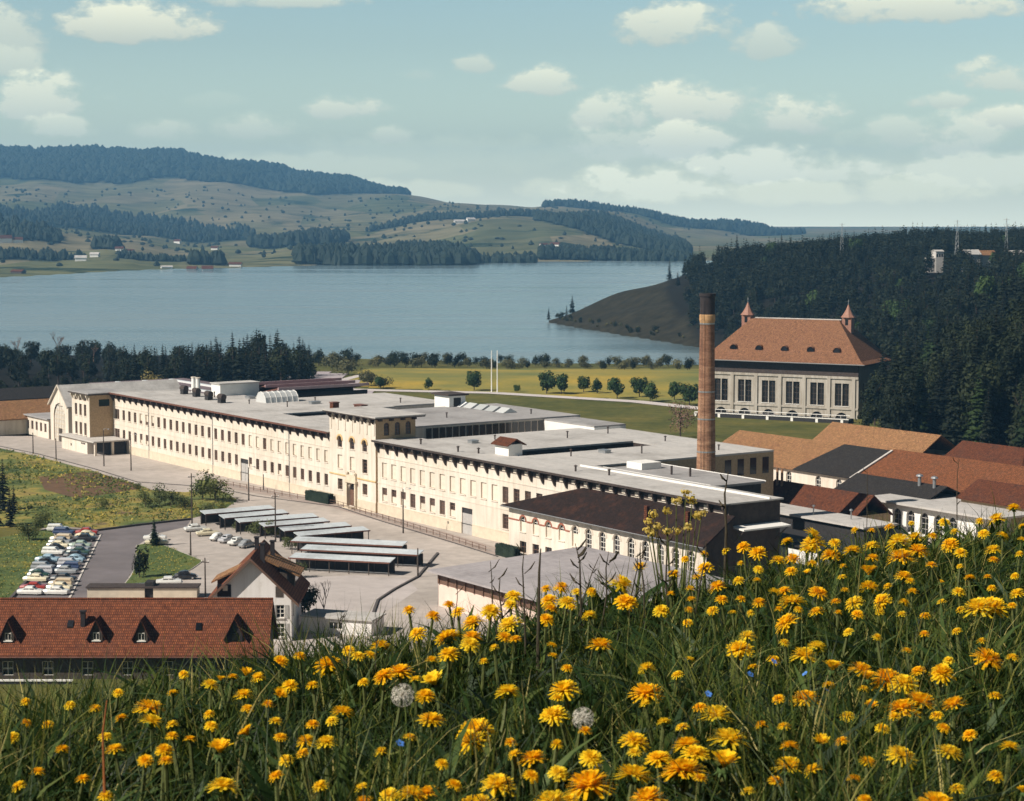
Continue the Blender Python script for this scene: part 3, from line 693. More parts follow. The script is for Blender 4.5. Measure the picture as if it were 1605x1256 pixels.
SC.cycles.volume_bounces = 0; SC.cycles.max_bounces = 6; SC.cycles.transparent_max_bounces = 8
SC.cycles.volume_step_rate = 4; SC.cycles.caustics_reflective = False; SC.cycles.caustics_refractive = False
w.cycles.sampling_method = 'MANUAL'; w.cycles.sample_map_resolution = 512

# ================================================================== the works
EZ = 15.2
BCACHE = {}
def brackets(root, s0, s1, step, p0, d, z0=12.95, z1=14.8, out=1.05, w=.42, m='eave'):
    """timber eave brackets: one tapering wedge per bay, each a part"""
    key = (z0, z1, out, w, m)
    if key not in BCACHE:
        b = MB(); l, r = -w / 2, w / 2
        A = [(l, -.002, z0), (l, -.18, z0), (l, -out, z1 - .5), (l, -out, z1), (l, -.002, z1)]; B = [(r, y, z) for _, y, z in A]
        b.face(A[::-1]); b.face(B)
        for q in range(5): b.face([A[q], A[(q + 1) % 5], B[(q + 1) % 5], B[q]])
        BCACHE[key] = b.mesh('eave_bracket', M[m])
    k = int(round((s1 - s0) / step)); st = (s1 - s0) / k
    for i in range(k + 1):
        c = s0 + i * st
        link('eave_bracket', BCACHE[key], root, (p0[0] + d[0] * c, p0[1] + d[1] * c, 0), math.atan2(d[1], d[0]))

# --- long front wing, left of the tower
wing = bldg('factory_wing', 'long cream factory wing with two rows of narrow windows between gate tower and central tower', 'factory', -133.5, 0)
U0, V0 = -133.5, 0.0
b = MB(); ops = []; low = []; upp = []
NB = 33; st = 3.53
uu = [-131.4 + i * st for i in range(NB - 1)]
for i, u in enumerate([-133.0 + .1] + uu):
    s = u - U0
    if s > 113.5: break
    if abs(u + 59.2) > 1.9: low.append((s + .2, s + 1.75, 3.4, 5.85))
    upp.append((s + .2, s + 1.75, 8.35, 10.95))
door = (-61.2 - U0, -57.4 - U0, 0, 5.2)
low = [o for o in low if o[1] < door[0] - .2 or o[0] > door[1] + .2]
attic = []
wall(b, (0, 0), RT, 115.0, 2.0, 14.9, low + upp + attic + [(door[0], door[1], 2.0, 5.2)], .32)
wall(b, (0, 0), RT, 115.0, 0, 2.0, [(door[0], door[1], 0, 2.0)], .32)
b.face([(115, 0, 0), (115, 10, 0), (115, 10, 14.9), (115, 0, 14.9)]); b.face([(0, 10, 0), (0, 0, 0), (0, 0, 14.9), (0, 10, 14.9)])
b.build('wall', M['cream'], wing)
for q in ((0, door[0]), (door[1], 115)):
    b = MB(); b.box(q[0], -.10, 0, q[1], -.003, 1.9); b.box(q[0], -.14, 1.9, q[1], -.003, 2.05); b.build('plinth', M['plinth'], wing)
b = MB(); b.box(0, -.07, 6.95, 115, -.003, 7.15); b.box(0, -.09, 11.6, 115, -.003, 11.8); b.build('string_course', M['cream'], wing)
b = MB(); b.box(0, -1.3, 14.82, 115, 0, 15.05); b.box(0, -1.36, 15.05, 115, -1.24, 15.21); b.build('eave', M['eavered'], wing)
b = MB(); b.box(.02, -.05, 13.55, 115, -.003, 14.815); b.build('eave_shade_band', M['eave'], wing)  # dark strip on the wall that paints a deeper eave shadow
brackets(wing, .5, 114.5, 3.53, (0, 0), RT)
b = MB(); b.prism([(0, -1.22), (115, -1.22), (115, 9), (0, 9)], 14.95, 15.2); b.build('roof', M['flat'], wing)
rr = random.Random(3)
for i, o in enumerate(low): window(wing, (0, 0), RT, o, .3, 2, 5, 'frame', 'glass', blind=(0, .35) if rr.random() < .15 else None, sill='cream')
for i, o in enumerate(upp): window(wing, (0, 0), RT, o, .3, 2, 5, 'frame', 'glass', blind=(.05, 1) if i > 20 and rr.random() < .9 else (.3, 1) if rr.random() < .25 else None, sill='cream')
b = MB(); b.box(door[0], .2, 0, door[1], .3, 4.1); b.box(door[0] + 1.85, .15, 0, door[0] + 1.95, .2, 4.1)
d_ = b.build('door', M['grey'], wing); b = MB(); b.box(door[0], .22, 4.1, door[1], .3, 5.2); b.build('transom', M['blackglass'], d_)
b = MB()
for u in (22.0, 58.0, 96.0): b.tube([(u, -.12, 0), (u, -.12, 14.8)], .07, 6)
b.build('downpipe', M['metal'], wing)

# --- right wing with the works' long flat roof
WR = bldg('factory_wing', 'cream factory wing right of the central tower with shuttered upper windows', 'factory', 0.6, 0)
LR = 110.4; b = MB(); low = []; upp = []
for i in range(29):
    s = 1.75 + i * 3.66
    dr = (32.3 - .6, 36.0 - .6)
    if not (s + 1.9 > dr[0] and s < dr[1]) and not (38.2 < s < 42.2) and s < 56: low.append((s, s + 1.95, 2.75, 5.55))
    upp.append((s, s + 1.95, 7.6, 10.7))
dr = (31.7, 35.4); ops = low + upp
wall(b, (0, 0), RT, LR, 2.0, 14.9, ops + [(dr[0], dr[1], 2.0, 5.1)], .32)
wall(b, (0, 0), RT, LR, 0, 2.0, [(dr[0], dr[1], 0, 2.0)], .32)
wall(b, (LR, 11), LF, LR, 0, 14.9); wall(b, (0, 11), BK, 11, 0, 14.9)
b.build('wall', M['cream'], WR)
b = MB(); wall(b, (LR, 0), FWD, 11, 0, 14.9); b.build('end_wall', M['cladding_shade'], WR)
for q in ((0, dr[0]), (dr[1], 56.0)):
    b = MB(); b.box(q[0], -.10, 0, q[1], -.003, 2.05); b.box(q[0], -.14, 2.05, q[1], -.003, 2.2); b.build('plinth', M['plinth'], WR)
b = MB(); b.box(0, -.07, 6.3, LR, -.003, 6.5); b.box(0, -.09, 11.7, LR, -.003, 11.9); b.build('string_course', M['cream'], WR)
b = MB(); b.box(-.3, -1.3, 14.82, LR + .5, 0, 15.05); b.box(-.3, -1.36, 15.05, LR + .5, -1.24, 15.21); b.build('eave', M['eave'], WR)
b = MB(); b.box(.02, -.05, 13.45, LR, -.003, 14.815); b.build('eave_shade_band', M['eave'], WR)  # eave shadow painted as a dark strip along this wing too
brackets(WR, .6, LR - .4, 3.66, (0, 0), RT, 12.6)
b = MB(); b.prism([(-.3, -1.22), (LR + .45, -1.22), (LR + .45, 11.4), (59.6, 11.4), (59.6, 9), (-.3, 9)], 14.95, 15.2); b.build('roof', M['flat'], WR)
for i, o in enumerate(low): window(WR, (0, 0), RT, o, .3, 2, 4, 'frame', 'glass', blind=(0, .46) if i not in (3, 6, 8) else None, sill='cream')
for i, o in enumerate(upp): window(WR, (0, 0), RT, o, .3, 2, 4, 'frame', 'glass', blind=(.02, 1) if i < 12 else None, sill='cream')
for o in upp:
    q = MB(); q.box(o[0] + .1, -.12, 13.6, o[1] - .1, -.052, 14.25); q.build('attic_window', M['blind'] if o[0] > 22 else M['glass'], WR)
b = MB(); b.box(dr[0], .2, 0, dr[1], .3, 4.0); d_ = b.build('door', M['grey'], WR); b = MB(); b.box(dr[0], .22, 4.0, dr[1], .3, 5.1); b.build('transom', M['blackglass'], d_)
b = MB(); b.tube([(-.2, -.22, 0), (-.2, -.22, 14.9)], .11, 6); b.build('downpipe', mat('ochre_pipe', (.45, .26, .08), .7, .2, 1), WR)
b = MB(); b.box(58.5, 8.5, 15.2, 110.6, 8.8, 15.5); b.build('parapet', M['white'], WR)
for u, v in ((12, 3), (27, 2.2), (31.5, 4), (64, 3.5), (72, 5)):
    q = MB(); q.tube([(u, v, 15.1), (u, v, 16.1)], .18, 8); q.lathe([(.34, 16.1), (.34, 16.22), (0, 16.4)], u, v, 8); q.build('vent_pipe', M['eave'], WR)

# --- central tower
TW = bldg('factory_tower', 'central cream tower of the factory with three arched windows and a wide flat roof', 'tower', -18.6, -.45)
Lt = 19.2; b = MB(); ox = -18.6; dp = 9.6
cols = (-14.2 - ox, -9.05 - ox, -3.85 - ox)
M['ochre'] = mat('ochre_stone', (.60, .42, .20), .9, .15, 1)
ar = [(c - .95, c + .95, 12.3, 14.75, True) for c in cols]; mi_ = [(c - 1.0, c + 1.0, 7.8, 10.7) for c in cols]
lo_ = [(c - 1.0, c + 1.0, 3.3, 5.6) for c in (cols[0], cols[2])]
dr = (cols[1] - 1.5, cols[1] + 1.5, .35, 5.2, True); nich = [(1.3 + i * 3.0, 2.3 + i * 3.0, 17.9, 19.0) for i in range(6)]
wall(b, (0, 0), RT, Lt, 0, 19.6, ar + mi_ + lo_ + [dr] + nich, .4)
sidearch = [(2.0 + i * 2.6, 3.3 + i * 2.6, 15.9, 18.6, True) for i in range(3)]
wall(b, (Lt, dp), LF, Lt, 0, 19.6); wall(b, (0, dp), BK, dp, 0, 19.6, [(2, 3.2, 15.6, 17.6)], .3)
for c in cols: b.box(c - 1.25, -.12, 12.1, c + 1.25, -.003, 12.3)
for i in range(7): b.box(.45 + i * 3.0, -.13, 16.0, .95 + i * 3.0, -.003, 19.0)
b.build('wall', M['cream'], TW)
b = MB(); wall(b, (Lt, 0), FWD, dp, 0, 19.6, sidearch, .3); b.build('side_wall', M['tanshaded'], TW, label='brown shaded side wall with three arched windows')  # side away from the sun, its shade put into the wall colour
for c in cols:
    K = 10; b = MB()
    for k in range(K):
        t0, t1 = math.pi * k / K, math.pi * (k + 1) / K
        P = lambda r, t, y: (c - r * math.cos(t), y, 13.8 + r * math.sin(t))
        b.face([P(.98, t0, -.16), P(1.3, t0, -.16), P(1.3, t1, -.16), P(.98, t1, -.16)][::-1]); b.face([P(1.3, t0, -.16), P(1.3, t0, -.01), P(1.3, t1, -.01), P(1.3, t1, -.16)][::-1]); b.face([P(.98, t0, -.16), P(.98, t1, -.16), P(.98, t1, -.01), P(.98, t0, -.01)][::-1])
    b.build('arch_moulding', M['ochre'], TW)
for q in ((0, cols[1] - 2.2), (cols[1] + 2.2, Lt)):
    b = MB(); b.box(q[0], -.16, 6.35, q[1], -.003, 6.6); b.build('string_course', M['ochre'], TW)
b = MB(); b.box(-.8, -1.25, 19.55, Lt + 2.0, dp + 1.2, 19.8); b.build('eave', M['eave'], TW)
b = MB(); b.prism([(-.9, -1.3), (Lt + 2.1, -1.3), (Lt + 2.1, dp + 1.3), (-.9, dp + 1.3)], 19.8, 20.05); b.build('roof', M['flat'], TW)
brackets(TW, .7, Lt - .7, 3.0, (0, 0), RT, 18.3, 19.54, 1.0, .45); brackets(TW, .7, dp - .7, 2.7, (Lt, 0), FWD, 18.9, 19.54, 1.4, .4)
b = MB(); b.box(0, -.10, 0, dr[0] - .5, -.003, 2.1); b.box(dr[1] + .5, -.10, 0, Lt, -.003, 2.1); b.build('plinth', M['plinth'], TW)
for o in ar: window(TW, (0, 0), RT, o, .35, 2, 3, 'frame', 'blackglass', blind=None, sill='cream')
for k, o in enumerate(mi_): window(TW, (0, 0), RT, o, .35, 2, 4, 'frame', 'blackglass', blind=(.02, 1) if k < 2 else None, sill='cream')
for o in lo_: window(TW, (0, 0), RT, o, .35, 2, 3, 'frame', 'glass', sill='cream')
for o in sidearch: window(TW, (Lt, 0), FWD, o, .25, 2, 4, 'frame', 'blackglass')
b = MB(); b.box(dr[0] - .55, -.5, 0, dr[0] - .05, -.01, 5.3); b.box(dr[1] + .05, -.5, 0, dr[1] + .55, -.01, 5.3); b.box(dr[0] - .9, -.7, 5.3, dr[1] + .9, -.01, 5.75); b.box(dr[0] - .5, -.45, 5.75, dr[1] + .5, -.01, 6.9)
for s in (-1, 1): b.lathe([(.0, 7.6), (.3, 7.4), (.3, 7.0), (.18, 6.9)], cols[1] + s * 1.6, -.3, 8)
for k in range(3): b.box(dr[0] - .2, -.5 - .35 * (3 - k), 0, dr[1] + .2, -.5, .12 * (k + 1))
po = b.build('portal', M['plinth'], TW)
b = MB(); b.box(dr[0] + .05, .32, .35, cols[1] - .03, .38, 3.7); b.box(cols[1] + .03, .32, .35, dr[1] - .05, .38, 3.7); b.build('door', M['frame'], TW)
b = MB(); K = 10; b.face([(cols[1] - 1.45 * math.cos(math.pi * k / K), .36, 3.72 + 1.4 * math.sin(math.pi * k / K)) for k in range(K + 1)][::-1]); b.build('fanlight', M['blackglass'], TW)

# --- gate tower at the left end, with kiosk and porch
GT = bldg('gate_tower', 'square cream gate tower with a windowless tan side at the left end of the factory', 'tower', -145.2, -6.5)
b = MB(); cw = [1.9, 4.9, 7.9]
o3 = [(c, c + 1.6, 4.0, 7.2) for c in cw] + [(c, c + 1.6, 9.0, 12.0) for c in cw]
top = [(c - .1, c + 1.7, 12.9, 14.2) for c in cw]
wall(b, (0, 0), RT, 11.6, 0, 14.6, o3 + top, .35); wall(b, (0, 9.6), BK, 9.6, 0, 14.6); wall(b, (11.6, 9.6), LF, 11.6, 0, 14.6)
b.build('wall', M['cream'], GT)
b = MB(); wall(b, (11.6, 0), FWD, 9.6, 0, 14.6, [(2.6, 5.6, 11.6, 13.4)], .3); b.build('side_wall', M['tanshaded'], GT, label='windowless tan roughcast side wall')
b = MB(); b.box(11.3, 2.6, 11.6, 11.34, 5.6, 13.4); b.build('louvre', M['hedge'], GT)
b = MB(); b.box(-.7, -.8, 14.6, 12.6, 10.2, 14.95); b.build('eave', M['eave'], GT)
b = MB(); b.prism([(-.7, -.8), (12.6, -.8), (12.6, 10.2), (-.7, 10.2)], 14.95, 15.15); b.build('roof', M['flatdark'], GT)
for o in o3: window(GT, (0, 0), RT, o, .3, 2, 4, 'frame', 'glass', sill='cream')
for o in top: window(GT, (0, 0), RT, o, .3, 1, 1, 'frame', 'blackglass')
brackets(GT, .8, 10.8, 3.3, (0, 0), RT, 13.2, 14.59, .7, .5, 'cream')
KI = bldg('gatehouse', 'low flat gatehouse with a dark open porch at the foot of the gate tower', 'gatehouse', -146.0, -9.2)
b = MB(); wall(b, (0, 0), RT, 17, 0, 3.4, [(6.0, 6.8, 1.2, 1.9)], .3); wall(b, (0, 2.6), BK, 2.6, 0, 3.4); wall(b, (17, 2.6), LF, 17, 0, 3.4); wall(b, (17, 0), FWD, 2.6, 0, 3.4)
b.box(21.3, 4.6, 0, 21.9, 5.2, 3.4); b.box(21.3, 0.0, 0, 21.9, .5, 3.4); b.build('wall', M['cream'], KI)
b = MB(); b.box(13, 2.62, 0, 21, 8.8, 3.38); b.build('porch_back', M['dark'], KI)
b = MB(); b.prism([(-.4, -.6), (22.4, -.6), (22.4, 8.9), (12.6, 8.9), (12.6, 2.6), (-.4, 2.6)], 3.4, 3.75); b.build('roof', M['concrete'], KI)
b = MB()
for i in range(3): b.box(13.2 + i * .95, -.05, 2.35, 13.85 + i * .95, -.004, 2.8)
b.build('lettering', M['eave'], KI)

# --- gabled hall with the big arched window, far left
GH = bldg('gabled_hall', 'cream gabled hall with one huge arched window left of the gate tower', 'hall', -166.5, -4.0)
b = MB(); w_ = 12.5; ao = (2.2, 10.3, 0, 10.4, True)
wall(b, (0, 0), RT, w_, 0, 9.8, [(2.2, 10.3, 0, 9.8)], .5)
K = 14; r = 4.05; zc = 6.35
def archfill(b, a, c_, z0, top, K=14):
    r = (c_ - a) / 2; arc = [(a + r - r * math.cos(math.pi * k / K), z0 + r * math.sin(math.pi * k / K)) for k in range(K + 1)]
    return arc
arc = archfill(b, 2.2, 10.3, zc, 9.8)
inner = [p for p in arc if p[1] <= 9.8]
L_ = [p for p in inner if p[0] < 6.25]; R_ = [p for p in inner if p[0] > 6.25]
b.face([(2.2, 0, zc)] + [(x, 0, z) for x, z in L_[1:]] + [(L_[-1][0], 0, 9.8), (2.2, 0, 9.8)])
b.face([(R_[0][0], 0, 9.8)] + [(x, 0, z) for x, z in R_] + [(10.3, 0, 9.8)])
tops = [(L_[-1][0], 9.8)] + [p for p in arc if p[1] > 9.8] + [(R_[0][0], 9.8)]
b.face([(0, 0, 9.8)] + [(x, 0, z) for x, z in tops] + [(w_, 0, 9.8), (w_ / 2, 0, 15.0)])
wall(b, (w_, 0), FWD, 34, 0, 9.8); wall(b, (w_, 34), LF, w_, 0, 9.8); wall(b, (0, 34), BK, 34, 0, 9.8)
b.face([(w_, 34, 9.8), (0, 34, 9.8), (w_ / 2, 34, 15)])
b.build('wall', M['cream'], GH)
b = MB(); b.face([(2.2, .35, 0), (10.3, .35, 0)] + [(x, .35, z) for x, z in arc[::-1]]); wi = b.build('arched_window', mat('pale_arch_glazing', (.60, .56, .50), .5, .08, 2), GH)
b = MB()
for i in range(1, 7): b.box(2.2 + i * 1.157 - .05, .25, 0, 2.2 + i * 1.157 + .05, .34, 6.4 + 3.2 * math.sin(math.pi * i / 7))
for j in range(1, 8): b.box(2.3, .24, j * 1.2 - .05, 10.2, .335, j * 1.2 + .05)
b.build('glazing_bars', M['plinth'], wi)
b = MB(); b.box(5.2, .2, 0, 7.3, .33, 3.6); b.build('door', M['pole'], GH)
b = MB(); gable_roof(b, 0, 0, w_, 34, 9.9, 15.3, .5, .3, 'v'); b.build('roof', M['flat'], GH)
b = MB()
for s in (0, 1):
    x0, x1 = (-.55, w_ / 2) if s == 0 else (w_ + .55, w_ / 2)
    b.slab([(x0, -.65, 9.75), (x1, -.65, 15.45), (x1, -.35, 15.45), (x0, -.35, 9.75)][::1 if s else -1], .35)
b.build('bargeboard', M['cream'], GH)
# brown roofed sheds beyond it
SB = bldg('long_shed', 'long brown tiled shed at the far left edge behind the gabled hall', 'shed', -199, -26)
b = MB(); block(b, 0, 0, 15, 50, 0, 4.5); b.build('wall', M['cream'], SB); b = MB(); gable_roof(b, 0, 0, 15, 50, 4.4, 8.8, .8, .3, 'v'); b.build('roof', M['tileorange'], SB)
SS = bldg('low_shed', 'low cream shed with a grey roof beside the gabled hall', 'shed', -186, -4)
b = MB(); block(b, 0, 0, 18, 8, 0, 5.2, {'f': [(2 + i * 3.2, 3.6 + i * 3.2, 1.6, 4) for i in range(5)]}); b.build('wall', M['cream'], SS)
for i in range(5): window(SS, (0, 0), RT, (2 + i * 3.2, 3.6 + i * 3.2, 1.6, 4), .3, 2, 3)
b = MB(); b.prism([(-.5, -.6), (18.3, -.6), (18.3, 8.5), (-.5, 8.5)], 5.2, 5.5); b.build('roof', M['flatdark'], SS)
SD = bldg('low_shed', 'dark felt roofed shed at the left edge beyond the street', 'shed', -222, -44)
b = MB(); block(b, 0, 0, 30, 9, 0, 4); b.build('wall', M['tanshaded'], SD); b = MB(); gable_roof(b, 0, 0, 30, 9, 3.9, 6.4, .6, .25); b.build('roof', M['tiledark'], SD)
DR = bldg('dark_hall', 'long low hall with a dark roof and strip skylights behind the gate tower', 'hall', -232, 36)
b = MB(); block(b, 0, 0, 74, 30, 0, 8.5); b.build('wall', M['dark'], DR)
b = MB(); b.prism([(-1, -1), (75, -1), (75, 31), (-1, 31)], 8.5, 9.0); b.build('roof', mat('purplish_felt_roof', (.16, .12, .13), .9, .2, .3), DR)
for k in range(3):
    q = MB(); q.box(5, 5 + k * 9, 9, 70, 6.2 + k * 9, 9.5); q.build('skylight', M['skylight'], DR)
DL = bldg('dark_hall', 'black roofed hall with a pale ridge line behind the brown tiled shed', 'hall', -238, -24)
b = MB(); block(b, 0, 0, 14, 66, 0, 6); b.build('wall', M['dark'], DL); b = MB(); gable_roof(b, 0, 0, 14, 66, 6, 8.8, .6, .3, 'v'); b.build('roof', M['tiledark'], DL)

# --- decks behind the front wings
def deck(name, label, u0, v0, polys, wells, z0, z1, roofm, wallm='cream', extra=()):
    """flat roofed hall: outline polygon in u,v with rectangular light wells left open"""
    t = bldg(name, label, 'hall', u0, v0)
    b = MB(); r_ = MB(); wl = MB()
    for p in polys:
        x0, y0, x1, y1 = p; ww = [w for w in wells if w[0] >= x0 - .01 and w[2] <= x1 + .01 and w[1] >= y0 - .01 and w[3] <= y1 + .01]
        xs = sorted({x0, x1, *[w[0] for w in ww], *[w[2] for w in ww]}); ys = sorted({y0, y1, *[w[1] for w in ww], *[w[3] for w in ww]})
        for i in range(len(xs) - 1):
            for j in range(len(ys) - 1):
                cx, cy = (xs[i] + xs[i + 1]) / 2, (ys[j] + ys[j + 1]) / 2
                if any(w[0] < cx < w[2] and w[1] < cy < w[3] for w in ww): continue
                r_.face([(xs[i] - u0, ys[j] - v0, z1), (xs[i + 1] - u0, ys[j] - v0, z1), (xs[i + 1] - u0, ys[j + 1] - v0, z1), (xs[i] - u0, ys[j + 1] - v0, z1)])
        for w in ww:
            a, c_, e, g = w[0] - u0, w[1] - v0, w[2] - u0, w[3] - v0
            for p0, p1 in (((a, c_), (a, g)), ((a, g), (e, g)), ((e, g), (e, c_)), ((e, c_), (a, c_))):
                wl.face([(*p0, z1 - .35), (*p1, z1 - .35), (*p1, 4), (*p0, 4)]); r_.face([(*p0, z1), (*p1, z1), (*p1, z1 - .35), (*p0, z1 - .35)])
            wl.face([(a, c_, 4), (e, c_, 4), (e, g, 4), (a, g, 4)])
        x0 -= u0; x1 -= u0; y0 -= v0; y1 -= v0
        for p0, p1 in (((x0, y0), (x1, y0)), ((x1, y0), (x1, y1)), ((x1, y1), (x0, y1)), ((x0, y1), (x0, y0))):
            b.face([(*p0, z0), (*p1, z0), (*p1, z1 - .35), (*p0, z1 - .35)]); r_.face([(*p0, z1 - .35), (*p1, z1 - .35), (*p1, z1), (*p0, z1)])
    b.build('wall', M[wallm], t); r_.build('roof', M[roofm], t)
    if wells: wl.build('light_well', M['cladding_shade'], t)  # well walls and floor coloured dark to stand for their shade
    return t
D1 = deck('works_hall', 'big flat roofed hall with a long light well behind the right wing', 5.6, 9.0, [(5.6, 9.0, 60, 55)], [(31.8, 9.6, 40.2, 42.0)], 0, EZ, 'flat', 'tanshaded')
for v in (42.5, 45.7, 48.9, 52.1):
    q = MB(); q.box(54.41, v - 9, 10.8, 54.45, v - 7.4, 14.0); q.build('window', M['blackglass'], D1)
for i in range(7):
    q = MB(); q.box(26.21, 2 + i * 4.4, 11.0, 26.25, 5 + i * 4.4, 14.2); q.build('window', M['blackglass'], D1)
D2 = deck('works_hall', 'wide flat roofed hall with a light well behind the long left wing', -131.0, 9.0, [(-131.0, 9.0, -112, 17.5), (-112, 9.0, -92.0, 24), (-92, 9.0, -58.5, 40), (-58.5, 9, -19.0, 24.5), (-92, 40, -60, 57)], [(-58.4, 9.4, -50, 22)], 0, EZ, 'flat')
# far part with clerestory windows
CL = deck('clerestory_hall', 'long flat roofed hall with a clerestory window band behind the central tower', -48, 14, [(-42, 14, -8.2, 58)], [], 0, 16.3, 'flatdark')
b = MB()
for i in range(22):
    y = 3.2 + i * 1.72; q = MB(); q.box(39.84, y, 13.4, 39.92, y + 1.4, 15.7); q.build('clerestory_window', M['blackglass'], CL)
b = MB(); b.box(39.8, 0, 12.6, 40.0, 44, 13.3); b.build('sill', M['white'], CL)
for i in range(5):
    q = MB(); x, y = 6 + i * 4.5, 31.5
    q.face([(x, y, 16.35), (x + 3.4, y, 16.35), (x + 3.4, y + 2, 17.4), (x, y + 2, 17.4)]); q.face([(x + 3.4, y + 4, 16.35), (x, y + 4, 16.35), (x, y + 2, 17.4), (x + 3.4, y + 2, 17.4)])
    q.face([(x + 3.4, y, 16.35), (x + 3.4, y + 4, 16.35), (x + 3.4, y + 2, 17.4)]); q.face([(x, y + 4, 16.35), (x, y, 16.35), (x, y + 2, 17.4)]); q.build('skylight', M['skylight'], CL)
C2 = deck('rear_block', 'white end block with a flat roof behind the big light well hall', -8, 48, [(-8, 48.0, 10.5, 56.5)], [], 0, 16.0, 'flatdark', 'white')
LT = bldg('lift_house', 'white lift house with a dark slab roof on the rear roofs', 'lift house', -46.5, 43.5)
b = MB(); b.box(0, 0, 14, 6.5, 4.5, 18.9); b.build('wall', M['white'], LT); b = MB(); b.box(-.6, -.6, 18.9, 7.1, 5.1, 19.3); b.build('roof', M['eave'], LT)
b = MB(); b.box(6.51, 1.2, 15.5, 6.55, 3.2, 18.4); b.build('door', M['dark'], LT)
# roof furniture
rf_ = random.Random(14)
for root, u0, v0, spots in ((D1, 5.6, 9, ((14, 20), (20, 34), (46, 16), (50, 30), (54, 46), (36, 47), (18, 46))), (D2, -131, 9, ((-105, 15), (-80, 30), (-72, 18), (-66, 46), (-40, 16), (-30, 20), (-84, 14))), (CL, -48, 14, ((-30, 22), (-20, 30), (-16, 50)))):
    zt = 16.3 if root is CL else EZ
    for u, v in spots:
        q = MB(); h = rf_.uniform(.7, 1.5); q.tube([(u - u0, v - v0, zt - .1), (u - u0, v - v0, zt + h)], .14, 8); q.lathe([(.3, zt + h), (.28, zt + h + .12), (0, zt + h + .25)], u - u0, v - v0, 8); q.build('vent_pipe', M['eave'], root)
for root, u0, v0, x, y, w_, l_ in ((D1, 5.6, 9, 44, 24, 2.2, 1.4), (D1, 5.6, 9, 16, 12, 1.6, 1.6), (D2, -131, 9, -98, 20, 2.4, 1.6), (D2, -131, 9, -76, 26, 1.5, 2.5)):
    q = MB(); q.box(x - u0, y - v0, EZ - .1, x - u0 + w_, y - v0 + l_, EZ + .55); q.box(x - u0 - .1, y - v0 - .1, EZ + .55, x - u0 + w_ + .1, y - v0 + l_ + .1, EZ + .65); q.build('hatch', M['metal'], root)
RV = bldg('roof_hatch', 'small red tiled roof house beside the light well', 'roof hatch', 34.6, 6.2, 15.2)
b = MB(); block(b, 0, 0, 4.6, 3.2, 0, 2.2); b.build('wall', M['white'], RV); b = MB(); gable_roof(b, 0, 0, 4.6, 3.2, 2.1, 3.3, .6, .2); b.build('roof', M['tilebrown'], RV)
for i, (u, v) in enumerate(((-117.5, 12.6), (-108.9, 11.9), (-99.2, 10.6), (-90.0, 9.6))):
    t = bldg('roof_ventilator', ['farthest of the four dark ventilators in a row on the left roof', 'second dark ventilator from the gate tower on the left roof', 'third dark ventilator from the gate tower on the left roof', 'closest of the four dark ventilators to the central tower'][i], 'ventilator', u, v, 15.2, 'dark ventilators on the left roof')
    b = MB(); b.box(-.9, -.7, 0, .9, .7, 1.1); b.build('housing', M['dark'], t); b = MB(); b.tube([(-1.2, 0, 1.5), (1.2, 0, 1.5)], .75, 10); b.build('hood', M['eave'], t)
LA = bldg('roof_lantern', 'pale glazed lantern with rounded ends on the left roof', 'roof lantern', -88.5, 18.2, 15.2)
b = MB()
for k in range(6):
    t0, t1 = math.pi * k / 6, math.pi * (k + 1) / 6
    P = lambda t, y: (2.6 - 2.6 * math.cos(t), y, 2.6 * math.sin(t))
    b.face([P(t0, 0), P(t1, 0), P(t1, 9), P(t0, 9)][::-1])
b.face([(2.6 - 2.6 * math.cos(math.pi * k / 6), 0, 2.6 * math.sin(math.pi * k / 6)) for k in range(7)][::-1]); b.face([(2.6 - 2.6 * math.cos(math.pi * k / 6), 9, 2.6 * math.sin(math.pi * k / 6)) for k in range(7)])
b.build('glazing', M['skylight'], LA)
b = MB()
for y in [i * 1.5 for i in range(7)]:
    for k in range(6): b.tube([(2.6 - 2.64 * math.cos(math.pi * j / 6), y, 2.64 * math.sin(math.pi * j / 6)) for j in (k, k + 1)], .07, 4)
b.build('ribs', M['white'], LA)
WB = bldg('roof_house', 'white block on the left roof beside two white stacks', 'roof house', -112, 17.6, 15.2)
b = MB(); block(b, 0, 0, 5.0, 11, -4, 2.9); b.build('wall', M['white'], WB); b = MB(); b.box(-.3, -.3, 2.9, 5.3, 11.3, 3.15); b.build('roof', M['flat'], WB)
for i, u in enumerate((-121.5, -119)):
    t = bldg('roof_stack', ['white roof stack farther from the white roof house', 'white roof stack nearer to the white roof house'][i], 'stack', u, 17.2, 14.9, 'pair of white roof stacks')
    b = MB(); b.tube([(0, 0, 0), (0, 0, 4.0)], [.65, .55], 10); b.build('shaft', M['white'], t); b = MB(); b.tube([(0, 0, 4.0), (0, 0, 4.25)], .7, 10); b.build('cap', M['cream'], t)
for i, (u, v, s) in enumerate(((-54, 26, 3.4), (-62, 24, 1.6))):
    t = bldg('roof_box', ['larger rust red vent box behind the central tower roof', 'smaller rust red vent box behind the central tower roof'][i], 'vent box', u, v, 15.2, 'rust red vent boxes')
    b = MB(); b.box(0, 0, 0, s, 1.6, 1.5); b.build('housing', M['tilebrown'], t); b = MB(); b.box(-.15, -.15, 1.5, s + .15, 1.75, 1.7); b.build('lid', M['eavered'], t)
